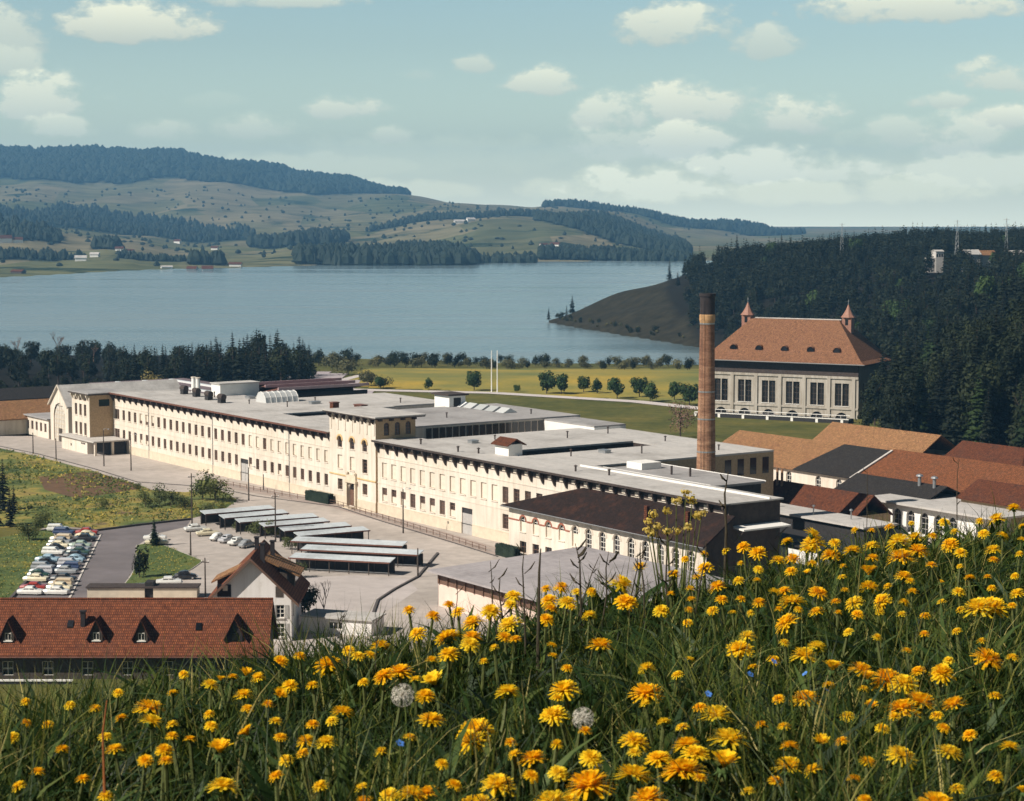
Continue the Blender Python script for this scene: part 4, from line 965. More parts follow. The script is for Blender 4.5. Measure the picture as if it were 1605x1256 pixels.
# saw-tooth sheds at the rear left
for i in range(3):
    t = bldg('sawtooth_shed', ['sawtooth shed with pink ridge, closest row behind the glazed lantern', 'sawtooth shed with pink ridge, middle row behind the lantern', 'sawtooth shed with pink ridge, farthest row against the grove'][i], 'shed', -108 - i * 9, 30 + i * 1, 0, 'sawtooth sheds before the dark grove')
    b = MB(); L_ = 26
    b.face([(9, 0, 0), (9, L_, 0), (9, L_, 15.6), (9, 0, 15.6)]); b.face([(0, L_, 0), (0, 0, 0), (0, 0, 14.4), (0, L_, 14.4)]); b.face([(0, 0, 0), (9, 0, 0), (9, 0, 15.6), (0, 0, 14.4)]); b.face([(9, L_, 0), (0, L_, 0), (0, L_, 14.4), (9, L_, 15.6)])
    b.build('wall', M['dark'], t); b = MB(); b.slab([(0, -.3, 15.6), (9.3, -.3, 17.2), (9.3, L_ + .3, 17.2), (0, L_ + .3, 15.6)], .4); b.build('roof', M['eavered'], t)
    b = MB(); b.box(9.05, -.3, 16.6, 9.45, L_ + .3, 17.35); b.build('ridge', mat('pinkish_tin', (.55, .38, .38), .6, .1, 1), t)
# lower block right of the big deck
LS = bldg('works_hall', 'small flat roofed block with white edging beside the chimney', 'hall', 62.8, 11.8)
b = MB(); block(b, 0, 0, 29.4, 11.6, 0, 14.6); b.build('wall', M['dark'], LS); b = MB(); b.prism([(-.4, -.3), (29.9, -.3), (29.9, 12.1), (-.4, 12.1)], 14.6, 15.0); b.build('roof', M['flatdark'], LS)
b = MB(); b.box(-.5, -.42, 14.85, 30, -.3, 15.25); b.box(-.4, 12.1, 14.85, 30, 12.22, 15.1); b.build('edging', M['white'], LS)
for u, v in ((14, 4), (18, 5)):
    q = MB(); q.tube([(u, v, 14.9), (u, v, 16.6)], .2, 8); q.build('vent_pipe', M['eave'], LS)
b = MB(); b.box(1.5, 3.5, 15, 6, 8, 16.2); b.build('skylight', M['white'], LS)

# --- chimney
CH = thing('factory_chimney', 'tall round brick factory chimney with a sooty top', 'chimney', W(73.4, 26.6))
b = MB(); n = 40
prof = [(2.15, 0), (1.72, 15), (1.3, 41.6)]
b.lathe([(2.15, 0), (1.95, 8), (1.75, 15), (1.6, 24), (1.45, 33), (1.32, 41.6)], n=28); b.build('shaft', M['brick'], CH, smooth=True)
b = MB()
for z, r in ((18, 1.72), (24, 1.62), (29, 1.54), (41.4, 1.36)): b.lathe([(r - .06, z), (r + .02, z), (r + .02, z + .25), (r - .06, z + .25)], n=28)
b.build('iron_bands', M['metal'], CH)
b = MB(); b.lathe([(1.32, 41.6), (1.45, 42.2), (1.45, 43.0), (1.38, 43.2)], n=28); b.build('collar', mat('ochre_brick', (.42, .25, .12), .9, .2, 1.5), CH)
b = MB(); b.lathe([(1.36, 43.2), (1.36, 46.3), (1.52, 46.5), (1.52, 47.0), (1.1, 47.0), (1.05, 45)], n=28); b.build('top', M['soot'], CH)
b = MB()
for s in (-.22, .22): b.tube([(1.28 * math.cos(2.6) + s * .5 - .9 * .0, -2.2, 1), (1.28 * math.cos(2.6) + s * .5, -1.46, 46)], .03, 4)
b.build('ladder', M['eave'], CH)

# --- annex with the dark hipped roof
AN = bldg('annex', 'cream annex with arched windows and a dark tiled roof in front of the right wing', 'annex', 56.6, -5.6)
b = MB(); La = 55.6; up = []; lw = []
for i in range(15):
    s = 3.6 + i * 3.95
    if s + 1.9 > La: break
    up.append((s, s + 1.75, 4.5 if i < 4 else 4.0, 7.35 if i < 4 else 7.6, True))
    if i < 3: lw.append((s - .1, s + 1.9, .7, 2.8))
wall(b, (0, 0), RT, La, 0, 9.0, up + lw, .35); wall(b, (0, 5.55), BK, 5.55, 0, 9.0)
b.build('wall', M['cream'], AN)
b = MB(); wall(b, (La, 0), FWD, 5.55, 0, 9.0); b.face([(La, 0, 9), (La, 5.55, 9), (La, 5.55, 13)]); b.build('end_wall', M['cladding_shade'], AN)
for k, o in enumerate(up): window(AN, (0, 0), RT, o, .3, 2, 4, 'whiteframe', 'blackglass', blind=(0, .62) if k in (0, 1, 2, 3, 4) else None, sill='cream')
for o in lw: window(AN, (0, 0), RT, o, .3, 2, 2, 'frame', 'blackglass', sill='cream')
b = MB(); M['redstone'] = mat('red_sandstone_band', (.30, .10, .06), .9, .2, 1)
def archband(b, c, zc, r0, r1, y0, y1, K=10):
    for k in range(K):
        t0, t1 = math.pi * k / K, math.pi * (k + 1) / K
        P = lambda r, t, y: (c - r * math.cos(t), y, zc + r * math.sin(t))
        b.face([P(r0, t0, y0), P(r0, t1, y0), P(r1, t1, y0), P(r1, t0, y0)]); b.face([P(r1, t0, y0), P(r1, t1, y0), P(r1, t1, y1), P(r1, t0, y1)]); b.face([P(r0, t1, y0), P(r0, t0, y0), P(r0, t0, y1), P(r0, t1, y1)])
for o in up[:4]: archband(b, (o[0] + o[1]) / 2, o[3] - .875, .88, 1.15, -.08, -.002)
xs = [0] + [x for o in up[:4] for x in (o[0] - .27, o[1] + .27)] + [up[3][1] + 1.6]
for i in range(0, len(xs) - 1, 2):
    if xs[i + 1] > xs[i]: b.box(xs[i], -.08, 6.35, xs[i + 1], -.002, 6.6)
b.build('arch_bands', M['redstone'], AN)
for o in up[4:]: b = MB(); archband(b, (o[0] + o[1]) / 2, o[3] - .875, 1.0, 1.35, -.1, -.002); b.build('arch_moulding', M['cream'], AN)
b = MB(); b.slab([(-1.0, -1.1, 8.9), (La + .6, -1.1, 8.9), (La + .6, 5.4, 13.35), (15.4, 5.4, 13.35)], .3); b.slab([(-1.0, 5.4, 8.9), (-1, -1.1, 8.9), (15.4, 5.4, 13.35)], .3); b.build('roof', M['annextile'], AN)
b = MB(); b.tube([(-1, -1.2, 8.75), (La + .6, -1.2, 8.75)], .1, 6); b.build('gutter', M['metal'], AN)
for u, v in ((38, 1.2), (47, 2.6)):
    q = MB(); q.box(u, v, 10, u + .8, v + .6, 13.2); q.build('flue', M['tilebrown'], AN)

# --- tiled ranges on the right
RA = bldg('tiled_range', 'long range with a sunlit orange tiled roof and arched windows right of the chimney', 'range', -6, 93)
b = MB(); op = [(20.3, 22.0, 1.2, 4.2, True), (27.0, 28.7, 1.2, 4.2, True), (36.5, 38.2, 1.2, 4.2, True), (43, 44.7, 1.2, 4.2, True)]
block(b, 0, .6, 49, 20, -2, 5.0, {'f': op}); b.build('wall', M['cream'], RA)
for o in op: window(RA, (0, .6), RT, o, .3, 2, 3, 'whiteframe', 'blackglass', sill='cream')
b = MB(); b.slab([(-1, -.2, 5.0), (30.0, -.2, 5.0), (34.5, 11, 10.2), (-1, 11, 10.2)], .3); b.slab([(34.5, 11, 10.2), (49, 20.8, 5), (-1, 20.8, 5), (-1, 11, 10.2)], .3); b.build('roof', M['tileorange'], RA)
b = MB(); b.slab([(30.0, -.2, 5.0), (48.0, -.2, 5.0), (49.0, 11, 10.2), (34.5, 11, 10.2)], .3); b.build('dark_roof', M['tiledark'], RA, label='dark slate part of the roof')
b = MB(); b.slab([(48.0, -.3, 5.05), (48.6, -.3, 5.05), (49.6, 11, 10.3), (49.0, 11, 10.3)], .3); b.build('verge', M['concrete'], RA)
RB = bldg('tiled_range', 'brown tiled range running to the right edge beyond the dark slate roof', 'range', 42.8, 95)
b = MB(); block(b, 0, 0, 70, 20, -2, 5.6); b.build('wall', M['tanshaded'], RB); b = MB(); gable_roof(b, .8, 0, 70, 20, 5.4, 10.4, .7, .3); b.build('roof', M['tilemid'], RB)
RC = bldg('tiled_range', 'orange tiled range set back behind the dark slate roof', 'range', 2, 119)
b = MB(); block(b, 0, 0, 34, 14, -2, 7); b.build('wall', M['cream'], RC); b = MB(); gable_roof(b, 0, 0, 34, 14, 6.9, 11.6, .7, .3); b.build('roof', M['tileorange'], RC)
RD = bldg('tiled_range', 'dark brown tiled roof low against the forest behind the brown range', 'range', 40, 124)
b = MB(); block(b, 0, 0, 22, 12, -2, 7); b.build('wall', M['tanshaded'], RD); b = MB(); gable_roof(b, 0, 0, 22, 12, 6.9, 10.4, .6, .3, hipr=5); b.build('roof', M['tilebrown'], RD)
RE = bldg('tiled_shed', 'long shed with a mossy dark brown roof above the pale roof strip', 'shed', 52.8, 57.4)
b = MB(); block(b, 0, .6, 27, 10, 0, 4.2); b.build('wall', M['tanshaded'], RE); b = MB(); gable_roof(b, 0, .6, 27, 9.4, 4.0, 8.0, .6, .3); b.build('roof', M['tilebrown'], RE)
for u in (1.2, 2.6):
    q = MB(); q.tube([(u, 4, 7.0), (u, 4, 10.5)], .25, 8); q.build('flue', M['brick'], RE)
RF = bldg('dark_shed', 'black roofed shed between the mossy roof and the brown range', 'shed', 56, 76)
b = MB(); block(b, 0, 0, 24, 12, 0, 5.5); b.build('wall', M['dark'], RF); b = MB(); gable_roof(b, 0, 0, 24, 12, 5.4, 8.2, .6, .3); b.build('roof', M['tiledark'], RF)
for u in (18, 22):
    q = MB(); q.tube([(u, 5, 7), (u, 5, 9.6)], .35, 8); q.lathe([(.75, 9.6), (.6, 9.9), (0, 10.1)], u, 5, 10); q.build('ventilator', M['metal'], RF)
RG = bldg('tiled_shed', 'dark brown tiled roof behind the white pavilion', 'shed', 86, 80)
b = MB(); block(b, 0, 0, 40, 11, 0, 7); b.build('wall', M['tanshaded'], RG); b = MB(); gable_roof(b, 0, 0, 40, 11, 6.9, 10, .7, .3); b.build('roof', M['tilebrown'], RG)
SF = bldg('flat_shed', 'low flat shed with a pale roof strip below the mossy tiled shed', 'shed', 57.5, 46.5)
b = MB(); block(b, 0, .8, 36, 8.4, 0, 4.6); b.build('wall', M['dark'], SF); b = MB(); b.prism([(-9, 0), (36.6, 0), (36.6, 8.6), (-9, 8.6)], 4.6, 4.95); b.build('roof', M['flat'], SF)
for u, v in ((8, 4), (20, 3), (28, 5)):
    q = MB(); q.tube([(u, v, 4.9), (u, v, 6.6)], .12, 6); q.lathe([(.35, 6.6), (.3, 6.8), (0, 6.95)], u, v, 8); q.build('vent_pipe', M['metal'], SF)
S2 = bldg('flat_shed', 'dark low shed with a white boundary wall before the pale roof strip', 'shed', 74, 28)
b = MB(); block(b, 0, 0, 28, 9, 0, 3.0); b.build('wall', M['white'], S2); b = MB(); b.prism([(-.5, 1.5), (28.5, 1.5), (28.5, 14), (-.5, 14)], 3.05, 3.3); b.build('roof', M['dark'], S2)
S3 = bldg('canopy', 'small white canopy roof at the end of the right wing', 'canopy', 111.0, .5)
b = MB(); b.slab([(.02, 0, 11.4), (3.2, 0, 11.2), (3.2, 10, 11.2), (.02, 10, 11.4)], .25); b.build('roof', M['white'], S3)
b = MB()
for y in (.4, 9.6): b.tube([(.05, y, 8.6), (3.0, y, 11.0)], .1, 6)
b.build('struts', M['eave'], S3)
PV = bldg('pavilion', 'white pavilion with arched openings and a flat overhanging roof behind the flowers', 'pavilion', 70.7, 69.5)
b = MB(); ops = [(2.0 + i * 3.6, 4.2 + i * 3.6, .3, 4.6, True) for i in range(6)]
block(b, 1, 1, 28, 15, -2, 5.6, {'f': ops}, .5); b.build('wall', M['white'], PV)
for o in ops: window(PV, (1, 1), RT, o, .45, 2, 4, 'grey', 'blackglass')
b = MB(); b.prism([(-.6, -.6), (34, -.6), (34, 16), (-.6, 16)], 5.6, 6.0); b.build('roof', M['flat'], PV)

# --- festival hall with the big hipped roof beyond the chimney
HX, HY = 59.3, 648.0; HR = math.atan2(-28, 51); HLn = 55.0; HD = 30.0
HA = thing('festival_hall', 'stone hall with a huge orange hipped roof and two turrets before the forest', 'hall', (HX, HY, -2.4), HR)
b = MB(); ops = []; cel = []
for i in range(7):
    c = 4.2 + i * 8.05; ops += [(c - 2.25, c - .15, 4.2, 11.2), (c + .15, c + 2.25, 4.2, 11.2)]; cel.append((c - 2.0, c + 2.0, 0.2, 2.2, True))
wx0, wx1 = 2.6, HLn - 2.6
wall(b, (wx0, 2.6), RT, wx1 - wx0, -2, 17.0, [(o[0] - 0, o[1], *o[2:]) for o in ops if o[1] < wx1 - wx0 - .4] + [c for c in cel if c[1] < wx1 - wx0 - .4], .5)
wall(b, (wx1, 2.6), FWD, HD - 5, -2, 17, [(4 + i * 7, 6.2 + i * 7, 4.2, 11.2) for i in range(3)], .5); wall(b, (wx1, HD - 2.4), LF, wx1 - wx0, -2, 17); wall(b, (wx0, HD - 2.4), BK, HD - 5, -2, 17)
for i in range(8):
    x = wx0 + .02 + i * 8.05 - .55
    if x < wx1 - 1 and x > wx0: b.box(x, 2.2, -2, x + 1.1, 2.597, 13.4)
b.box(wx0, 2.25, 12.6, wx1, 2.597, 13.4); b.box(wx0, 2.3, 3.1, wx1, 2.597, 3.7)
b.build('wall', M['stonewall'], HA)
for o in ops:
    if o[1] < wx1 - wx0 - .4: window(HA, (wx0, 2.6), RT, o, .45, 2, 4, 'pole', 'blackglass', sill='white', bar=.12)
for o in cel:
    if o[1] < wx1 - wx0 - .4: window(HA, (wx0, 2.6), RT, o, .45, 2, 2, 'pole', 'blackglass')
b = MB(); b.box(wx0 - .05, 2.15, 13.5, wx1 + .05, 2.6, 16.9); b.build('eave_shade_band', M['eave'], HA)  # dark band below the soffit painting the shadow of the eaves
# bell-cast hipped roof in bands
b = MB(); rk = 1.4; prof = [(0, 17.3), (1.6, 18.2), (4.2, 20.9), (12.8, 30.0)]
def ring(i, z): 
    mx = min(i, HD / 2 - .3); return [(i, mx, z), (HLn - i, mx, z), (HLn - i, HD - mx, z), (i, HD - mx, z)]
R_ = [ring(i, z) for i, z in prof]
for q in range(len(R_) - 1):
    for k in range(4):
        p = [R_[q][k], R_[q][(k + 1) % 4], R_[q + 1][(k + 1) % 4], R_[q + 1][k]]; b.face(p)
b.face(R_[-1]); b.build('roof', M['halltile'], HA)
b = MB(); b.box(0.05, .05, 16.9, HLn - .05, HD - .05, 17.28); b.build('soffit', M['eave'], HA)
b = MB(); b.tube([(-.1, -.1, 17.25), (HLn + .1, -.1, 17.25)], .16, 6); b.build('gutter', M['metal'], HA)
b = MB(); b.tube([(12.8, HD / 2, 30.05), (HLn - 12.8, HD / 2, 30.05)], .28, 6); b.build('ridge_cap', M['flat'], HA)
for i in range(5):
    c = 10.4 + i * 8.6; dz = MB(); y0 = 3.6; z0 = 20.5
    K = 8; f0 = [(c - 1.25 * math.cos(math.pi * k / K), y0, z0 + .2 + 1.45 * math.sin(math.pi * k / K)) for k in range(K + 1)]
    f1 = [(x, y0 + 3.2, z + .25) for x, y, z in f0]
    for k in range(K): dz.face([f0[k + 1], f0[k], f1[k], f1[k + 1]])
    d_ = dz.build('dormer', M['halltile'], HA)
    q = MB(); q.face([(x * .85 + c * .15, y0 + .15, z - .1) for x, y, z in f0][::-1]); q.build('dormer_window', M['blackglass'], d_)
for s in (0, 1):
    x = 10.6 if s == 0 else HLn - 10.6; y = HD / 2
    b = MB(); b.box(x - 1.5, y - 1.5, 26.2, x + 1.5, y + 1.5, 31.2); t_ = b.build('turret', M['copper'], HA)
    q = MB()
    for (r0, z0), (r1, z1) in (((2.35, 31.0), (1.7, 31.8)), ((1.7, 31.8), (.85, 33.2)), ((.85, 33.2), (.12, 35.0))):
        for k in range(8):
            a0, a1 = math.pi * (k + .5) / 4, math.pi * (k + 1.5) / 4
            q.face([(x + r0 * math.cos(a0), y + r0 * math.sin(a0), z0), (x + r0 * math.cos(a1), y + r0 * math.sin(a1), z0), (x + r1 * math.cos(a1), y + r1 * math.sin(a1), z1), (x + r1 * math.cos(a0), y + r1 * math.sin(a0), z1)])
    q.face([(x + 2.35 * math.cos(math.pi * (k + .5) / 4), y + 2.35 * math.sin(math.pi * (k + .5) / 4), 31.0) for k in range(8)][::-1])
    q.build('cap', M['copper'], t_)
    q = MB(); q.tube([(x, y, 34.8), (x, y, 36.6)], .09, 6); q.lathe([(0, 35.8), (.3, 36.0), (0, 36.3)], x, y, 8); q.build('finial', M['metal'], t_)
    q = MB(); q.box(x - .5, y - 1.54, 28.6, x + .5, y - 1.5, 30.4); q.build('opening', M['blackglass'], t_)
    b = MB()
TE = thing('terrace_wall', 'dark terrace with a white balustrade in front of the stone hall', 'terrace', (HX - 2, HY - 13, -3.2), HR)
b = MB(); b.box(0, 0, 0, 50, 5, 2.4); b.build('wall', M['dark'], TE)
b = MB(); b.box(-.2, -.2, 2.4, 50.2, .3, 2.62); b.box(-.1, 1.6, 3.4, 50, 1.9, 3.56); b.build('rail', M['white'], TE)
for i in range(7):
    q = MB(); q.box(i * 8 - .3, -.32, .0, i * 8 + .5, -.21, 2.3); q.build('pier', M['white'], TE)
for i in range(26):
    q = MB(); q.tube([(i * 1.95 + .2, 1.8, 2.4), (i * 1.95 + .2, 1.8, 3.5)], .12, 6); q.build('baluster', M['concrete'], TE)

# --- whitewashed house with the steep gable
HN = thing('gabled_house', 'whitewashed house with a steep tiled gable roof beside the bicycle sheds', 'house', (-37.6, 290.6, 0), 0)
b = MB(); op = [(.9, 2.6, 6.7, 8.9), (9.2, 10.4, 6.6, 8.6), (9.3, 10.5, 3.4, 5.3), (9.3, 10.5, .6, 2.6), (4.8, 6.0, 3.4, 5.3)]
wall(b, (-5.75, 0), RT, 11.5, -.5, 6.4, [o for o in op if o[3] < 6.3], .25)
zz = lambda x: 12.3 - abs(x) * (12.3 - 5.9) / 6.6 - .22
b.face([(-5.75, 0, 6.4), (5.75, 0, 6.4), (5.75, 0, zz(5.75)), (0, 0, zz(0)), (-5.75, 0, zz(5.75))])
wall(b, (5.75, 0), FWD, 15, -.5, 6.4, [(2, 3.2, 3.2, 5.1), (7, 8.2, 3.2, 5.1), (11, 12.2, 3.2, 5.1)], .25); wall(b, (5.75, 15), LF, 11.5, -.5, 6.4); wall(b, (-5.75, 15), BK, 15, -.5, 6.4)
b.face([(5.75, 15, 6.4), (-5.75, 15, 6.4), (-5.75, 15, zz(5.75)), (0, 15, zz(0)), (5.75, 15, zz(5.75))])
b.build('wall', M['whitewash'], HN)
for o in op:
    if o[3] < 6.3:
        w_ = window(HN, (-5.75, 0), RT, o, .2, 2, 3, 'whiteframe', 'blackglass', sill='concrete')
        for s in (-1, 1):
            q = MB(); x = -5.75 + (o[0] - .62 if s < 0 else o[1] + .06); q.box(x, -.07, o[2], x + .56, -.012, o[3]); q.build('shutter', M['grey'], HN)
q = MB(); q.box(-4.9, -.06, 6.5, -2.9, -.01, 8.3); dd = q.build('loft_window', M['blackglass'], HN); q = MB(); q.box(-4.1, -.12, 7.4, -3.4, -.062, 8.2); q.build('curtain', M['cream'], dd)
q = MB(); q.box(3.5, -.06, 6.45, 4.6, -.01, 8.0); q.build('loft_shutter', M['pole'], HN)
b = MB()
for s in (-1, 1):
    p = [(s * 6.9, -.8, 5.6), (s * 6.9, 16, 5.6), (0, 16, 12.3), (0, -.8, 12.3)]
    b.slab(p if s > 0 else p[::-1], .28)
b.build('roof', M['tile'], HN)
b = MB()
for s in (-1, 1):
    p = [(s * 6.95, -.92, 5.55), (s * 6.95, -.802, 5.55), (0, -.802, 12.32), (0, -.92, 12.32)]
    b.slab(p if s > 0 else p[::-1], .45)
b.build('bargeboard', M['frame'], HN)
# dormers either side
for s, y0, y1, zr in ((-1, 5.0, 9.5, 9.9), (1, 6.0, 12.0, 10.6)):
    b = MB(); x0 = s * 5.6; x1 = s * 2.2; lo_, hi_ = min(x0, x1), max(x0, x1)
    b.box(lo_, y0, 6.2, hi_, y1, zr - 1.6); d_ = b.build('dormer', M['pole'], HN)
    q = MB(); p = [(s * 6.4, y0 - .6, zr - 2.0), (s * 6.4, y1 + .6, zr - 2.0), (s * 1.2, y1 + .6, zr + .55), (s * 1.2, y0 - .6, zr + .55)]
    q.slab(p if s > 0 else p[::-1], .25); q.build('dormer_roof', M['tileorange'], d_)
    q = MB(); q.box(x0 - .03 * 1 if s > 0 else x0 - .04, y0 + .8, 6.9, x0 + .04 if s > 0 else x0 + .03, y1 - .8, zr - 2.4); q.build('window', M['blackglass'], d_)
for x, y, h in ((.9, 3.4, 13.9), (-.4, 7.4, 14.2), (1.6, 10, 13.2)):
    q = MB(); q.box(x, y, 9.8, x + .6, y + .7, h - .3); q.box(x - .1, y - .1, h - .3, x + .7, y + .8, h - .14); q.build('chimney', M['soot'], HN)

# --- long farmhouse under the slope with the big red roof
HO = thing('long_house', 'long house with a big red tiled roof at the foot of the flower slope', 'house', (-32.2, 265.6, 0), 0)
Lh = 66.0; y0, y1, ze, zr = 0.0, 12.0, 3.35, 9.85
b = MB(); op = [(Lh - 2.2 - i * 5.3 - 1.5, Lh - 2.2 - i * 5.3, .5, 2.4) for i in range(7)]
wall(b, (-Lh, 1.0), RT, Lh - .6, -.5, 3.9, op, .2); wall(b, (-.6, 1.0), FWD, 10, -.5, 3.6); wall(b, (-.6, 11), LF, Lh - .6, -.5, 3.6); wall(b, (-Lh, 11), BK, 10, -.5, 3.6)
b.face([(-.6, 1, 3.6), (-.6, 11, 3.6), (-.6, 6, 9.4)]); b.face([(-Lh, 11, 3.6), (-Lh, 1, 3.6), (-Lh, 6, 9.4)])
b.build('wall', M['pole'], HO)
for o in op: window(HO, (-Lh, 1.0), RT, o, .15, 2, 2, 'whiteframe', 'blackglass')
b = MB(); b.slab([(-Lh - .6, y0, ze), (0, y0, ze), (0, 6, zr), (-Lh - .6, 6, zr)], .3); b.slab([(0, y1, ze), (-Lh - .6, y1, ze), (-Lh - .6, 6, zr), (0, 6, zr)], .3); b.build('roof', M['tile'], HO)
b = MB(); b.tube([(-Lh - .6, 6, zr + .02), (0.02, 6, zr + .02)], .17, 6); b.build('ridge_tiles', M['tile'], HO)
b = MB(); b.tube([(-Lh - .6, -.12, ze - .18), (0, -.12, ze - .18)], .1, 6); b.build('gutter', M['eavered'], HO)
for x, zb, w_, ap, glass in ((-34.7, 5.0, 1.5, 8.0, 1), (-23.0, 5.05, 1.6, 8.0, 1), (-17.0, 5.0, 1.6, 8.0, 1), (-4.6, 5.0, 2.0, 8.25, 0)):
    yb = (zb - ze) / (zr - ze) * 6 - .1; b = MB(); yt = lambda z: (z - ze) / (zr - ze) * 6
    zm = zb + 1.0; hw = w_ / 2
    b.face([(x - hw, yb, zb), (x + hw, yb, zb), (x + hw, yb, zm), (x, yb, ap - .35), (x - hw, yb, zm)])
    b.face([(x + hw, yb, zb), (x + hw, yt(zm), zm), (x + hw, yb, zm)]); b.face([(x - hw, yb, zb), (x - hw, yb, zm), (x - hw, yt(zm), zm)])
    d_ = b.build('dormer', M['pole'] if glass else M['soot'], HO)
    b = MB(); e = hw + .5; zl = zm - .75; p0, p1 = (x, yb - .4, ap), (x, yt(ap), ap)
    for s in (-1, 1):
        p = [(x + s * e, yb - .4, zl), (x + s * e, yt(zl) - .0, zl), p1, p0]; b.slab(p if s > 0 else p[::-1], .16)
    b.build('dormer_roof', M['tilebrown'], d_)
    q = MB(); q.box(x - .42, yb - .07, zb + .12, x + .42, yb - .012, zb + 1.15); q.build('window', M['whiteframe'] if glass else M['blackglass'], d_)
    if glass:
        for k in (-1, 1): q = MB(); q.box(x + k * .2 - .15, yb - .09, zb + .25, x + k * .2 + .15, yb - .071, zb + 1.05); q.build('pane', M['blackglass'], d_)
        q = MB(); q.box(x - .6, yb - .2, zb - .02, x + .6, yb - .02, zb + .1); q.build('sill', M['white'], d_)
for x, z in ((-9.6, 6.6), (-26.8, 6.9), (-38, 6.9)):
    yb = (z - ze) / (zr - ze) * 6; q = MB(); q.slab([(x - .4, yb - .35, z - .33), (x + .4, yb - .35, z - .33), (x + .4, yb + .35, z + .43), (x - .4, yb + .35, z + .43)], .12); q.shift(0, -.05, .09); q.build('skylight', M['blackglass'], HO)
for x, yb, h in ((-25.1, 3.3, 8.6),):
    q = MB(); q.box(x - .3, yb - .3, 5.5, x + .3, yb + .3, h); q.box(x - .4, yb - .4, h, x + .4, yb + .4, h + .2); q.build('chimney', M['soot'], HO)
t = thing('garden_wall', 'long white low wall in front of the house with the big red roof', 'wall', (-66, 263.6, 0))
b = MB(); b.box(-30, 0, -.6, 8.2, .35, .4); b.build('wall', M['dark'], t); b = MB(); b.box(-30, -.08, .4, 8.3, .43, .58); b.build('coping', M['white'], t)
t = thing('yard_wall', 'beige stone wall with a dark gap behind the red roof ridge', 'wall', (-68.2, 323.5, 0))
b = MB(); b.box(0, 0, 0, 9.2, 3, 1.6); b.box(10.6, 0, 0, 17.6, 3, 1.6); b.build('wall', M['plinth'], t); b = MB(); b.box(-.2, -.2, 1.6, 17.8, 3.2, 1.85); b.build('coping', M['eave'], t); b = MB(); b.box(9.22, .4, 0, 10.58, 2.8, 2.5); b.build('gate', M['dark'], t)
t = thing('outhouse', 'low white outhouse with a flat roof between the gabled house and the slope', 'outhouse', (-31.0, 297.2, 0), R(-18))
b = MB(); block(b, 0, 0, 11, 5, -.5, 2.3, {'f': [(4.2, 6.4, .7, 1.8)]}); b.build('wall', M['whitewash'], t); window(t, (0, 0), RT, (4.2, 6.4, .7, 1.8), .2, 3, 1, 'whiteframe', 'blackglass'); b = MB(); b.box(-.3, -.4, 2.3, 11.3, 5.3, 2.5); b.build('roof', M['flat'], t)
# grey roofed store shed at the crest of the flowers
SH_ = bldg('store_shed', 'wide grey roofed store shed with a dark slatted band just above the flowers', 'shed', 90.4, -43.4)
b = MB(); block(b, .8, .8, 40, 29, -1, 3.6); b.build('wall', mat('pink_render', (.72, .56, .48), .9, .08, .6), SH_)
b = MB(); block(b, .75, .75, 40.05, 29.05, 3.6, 5.6)
for i in range(16): b.box(.9 + i * 2.5, .55, 3.6, 1.25 + i * 2.5, .745, 5.6)
b.build('slatted_band', M['frame'], SH_)
b = MB(); b.slab([(-.4, -.6, 5.7), (41, -.6, 5.7), (41, 30, 6.6), (-.4, 30, 6.6)], .3); b.build('roof', M['shedgrey'], SH_)

# --- clipped hedges along the street front
for (x0, y0), (x1, y1), lab in ((at(478, 784)[:2], at(514, 791)[:2], 'dark clipped hedge along the left wing beside the central tower'), (at(776, 870)[:2], at(806, 878)[:2], 'dark clipped hedge at the corner of the annex')):
    L_ = math.hypot(x1 - x0, y1 - y0); t = thing('clipped_hedge', lab, 'hedge', (x0, y0, 0), math.atan2(y1 - y0, x1 - x0))
    rr = random.Random(8); b = MB(); b.box(.05, .05, 0, L_ - .05, 1.35, 2.05)
    for _ in range(700):
        f = rr.randint(0, 2); p = [rr.uniform(0, L_), rr.uniform(0, 1.4), rr.uniform(.05, 2.1)]
        if f == 0: p[1] = rr.choice((0, 1.4))
        elif f == 1: p[0] = rr.choice((0, L_))
        else: p[2] = 2.1
        a = rr.uniform(0, 6.28); s = .12
        d1 = Vector((math.cos(a), rr.uniform(-.5, .5), math.sin(a))) * s; d2 = Vector((-math.sin(a), rr.uniform(-.5, .5), math.cos(a))) * s; P = Vector(p)
        b.face([P - d1, P - d2, P + d1, P + d2])
    b.build('foliage', M['hedge'], t)

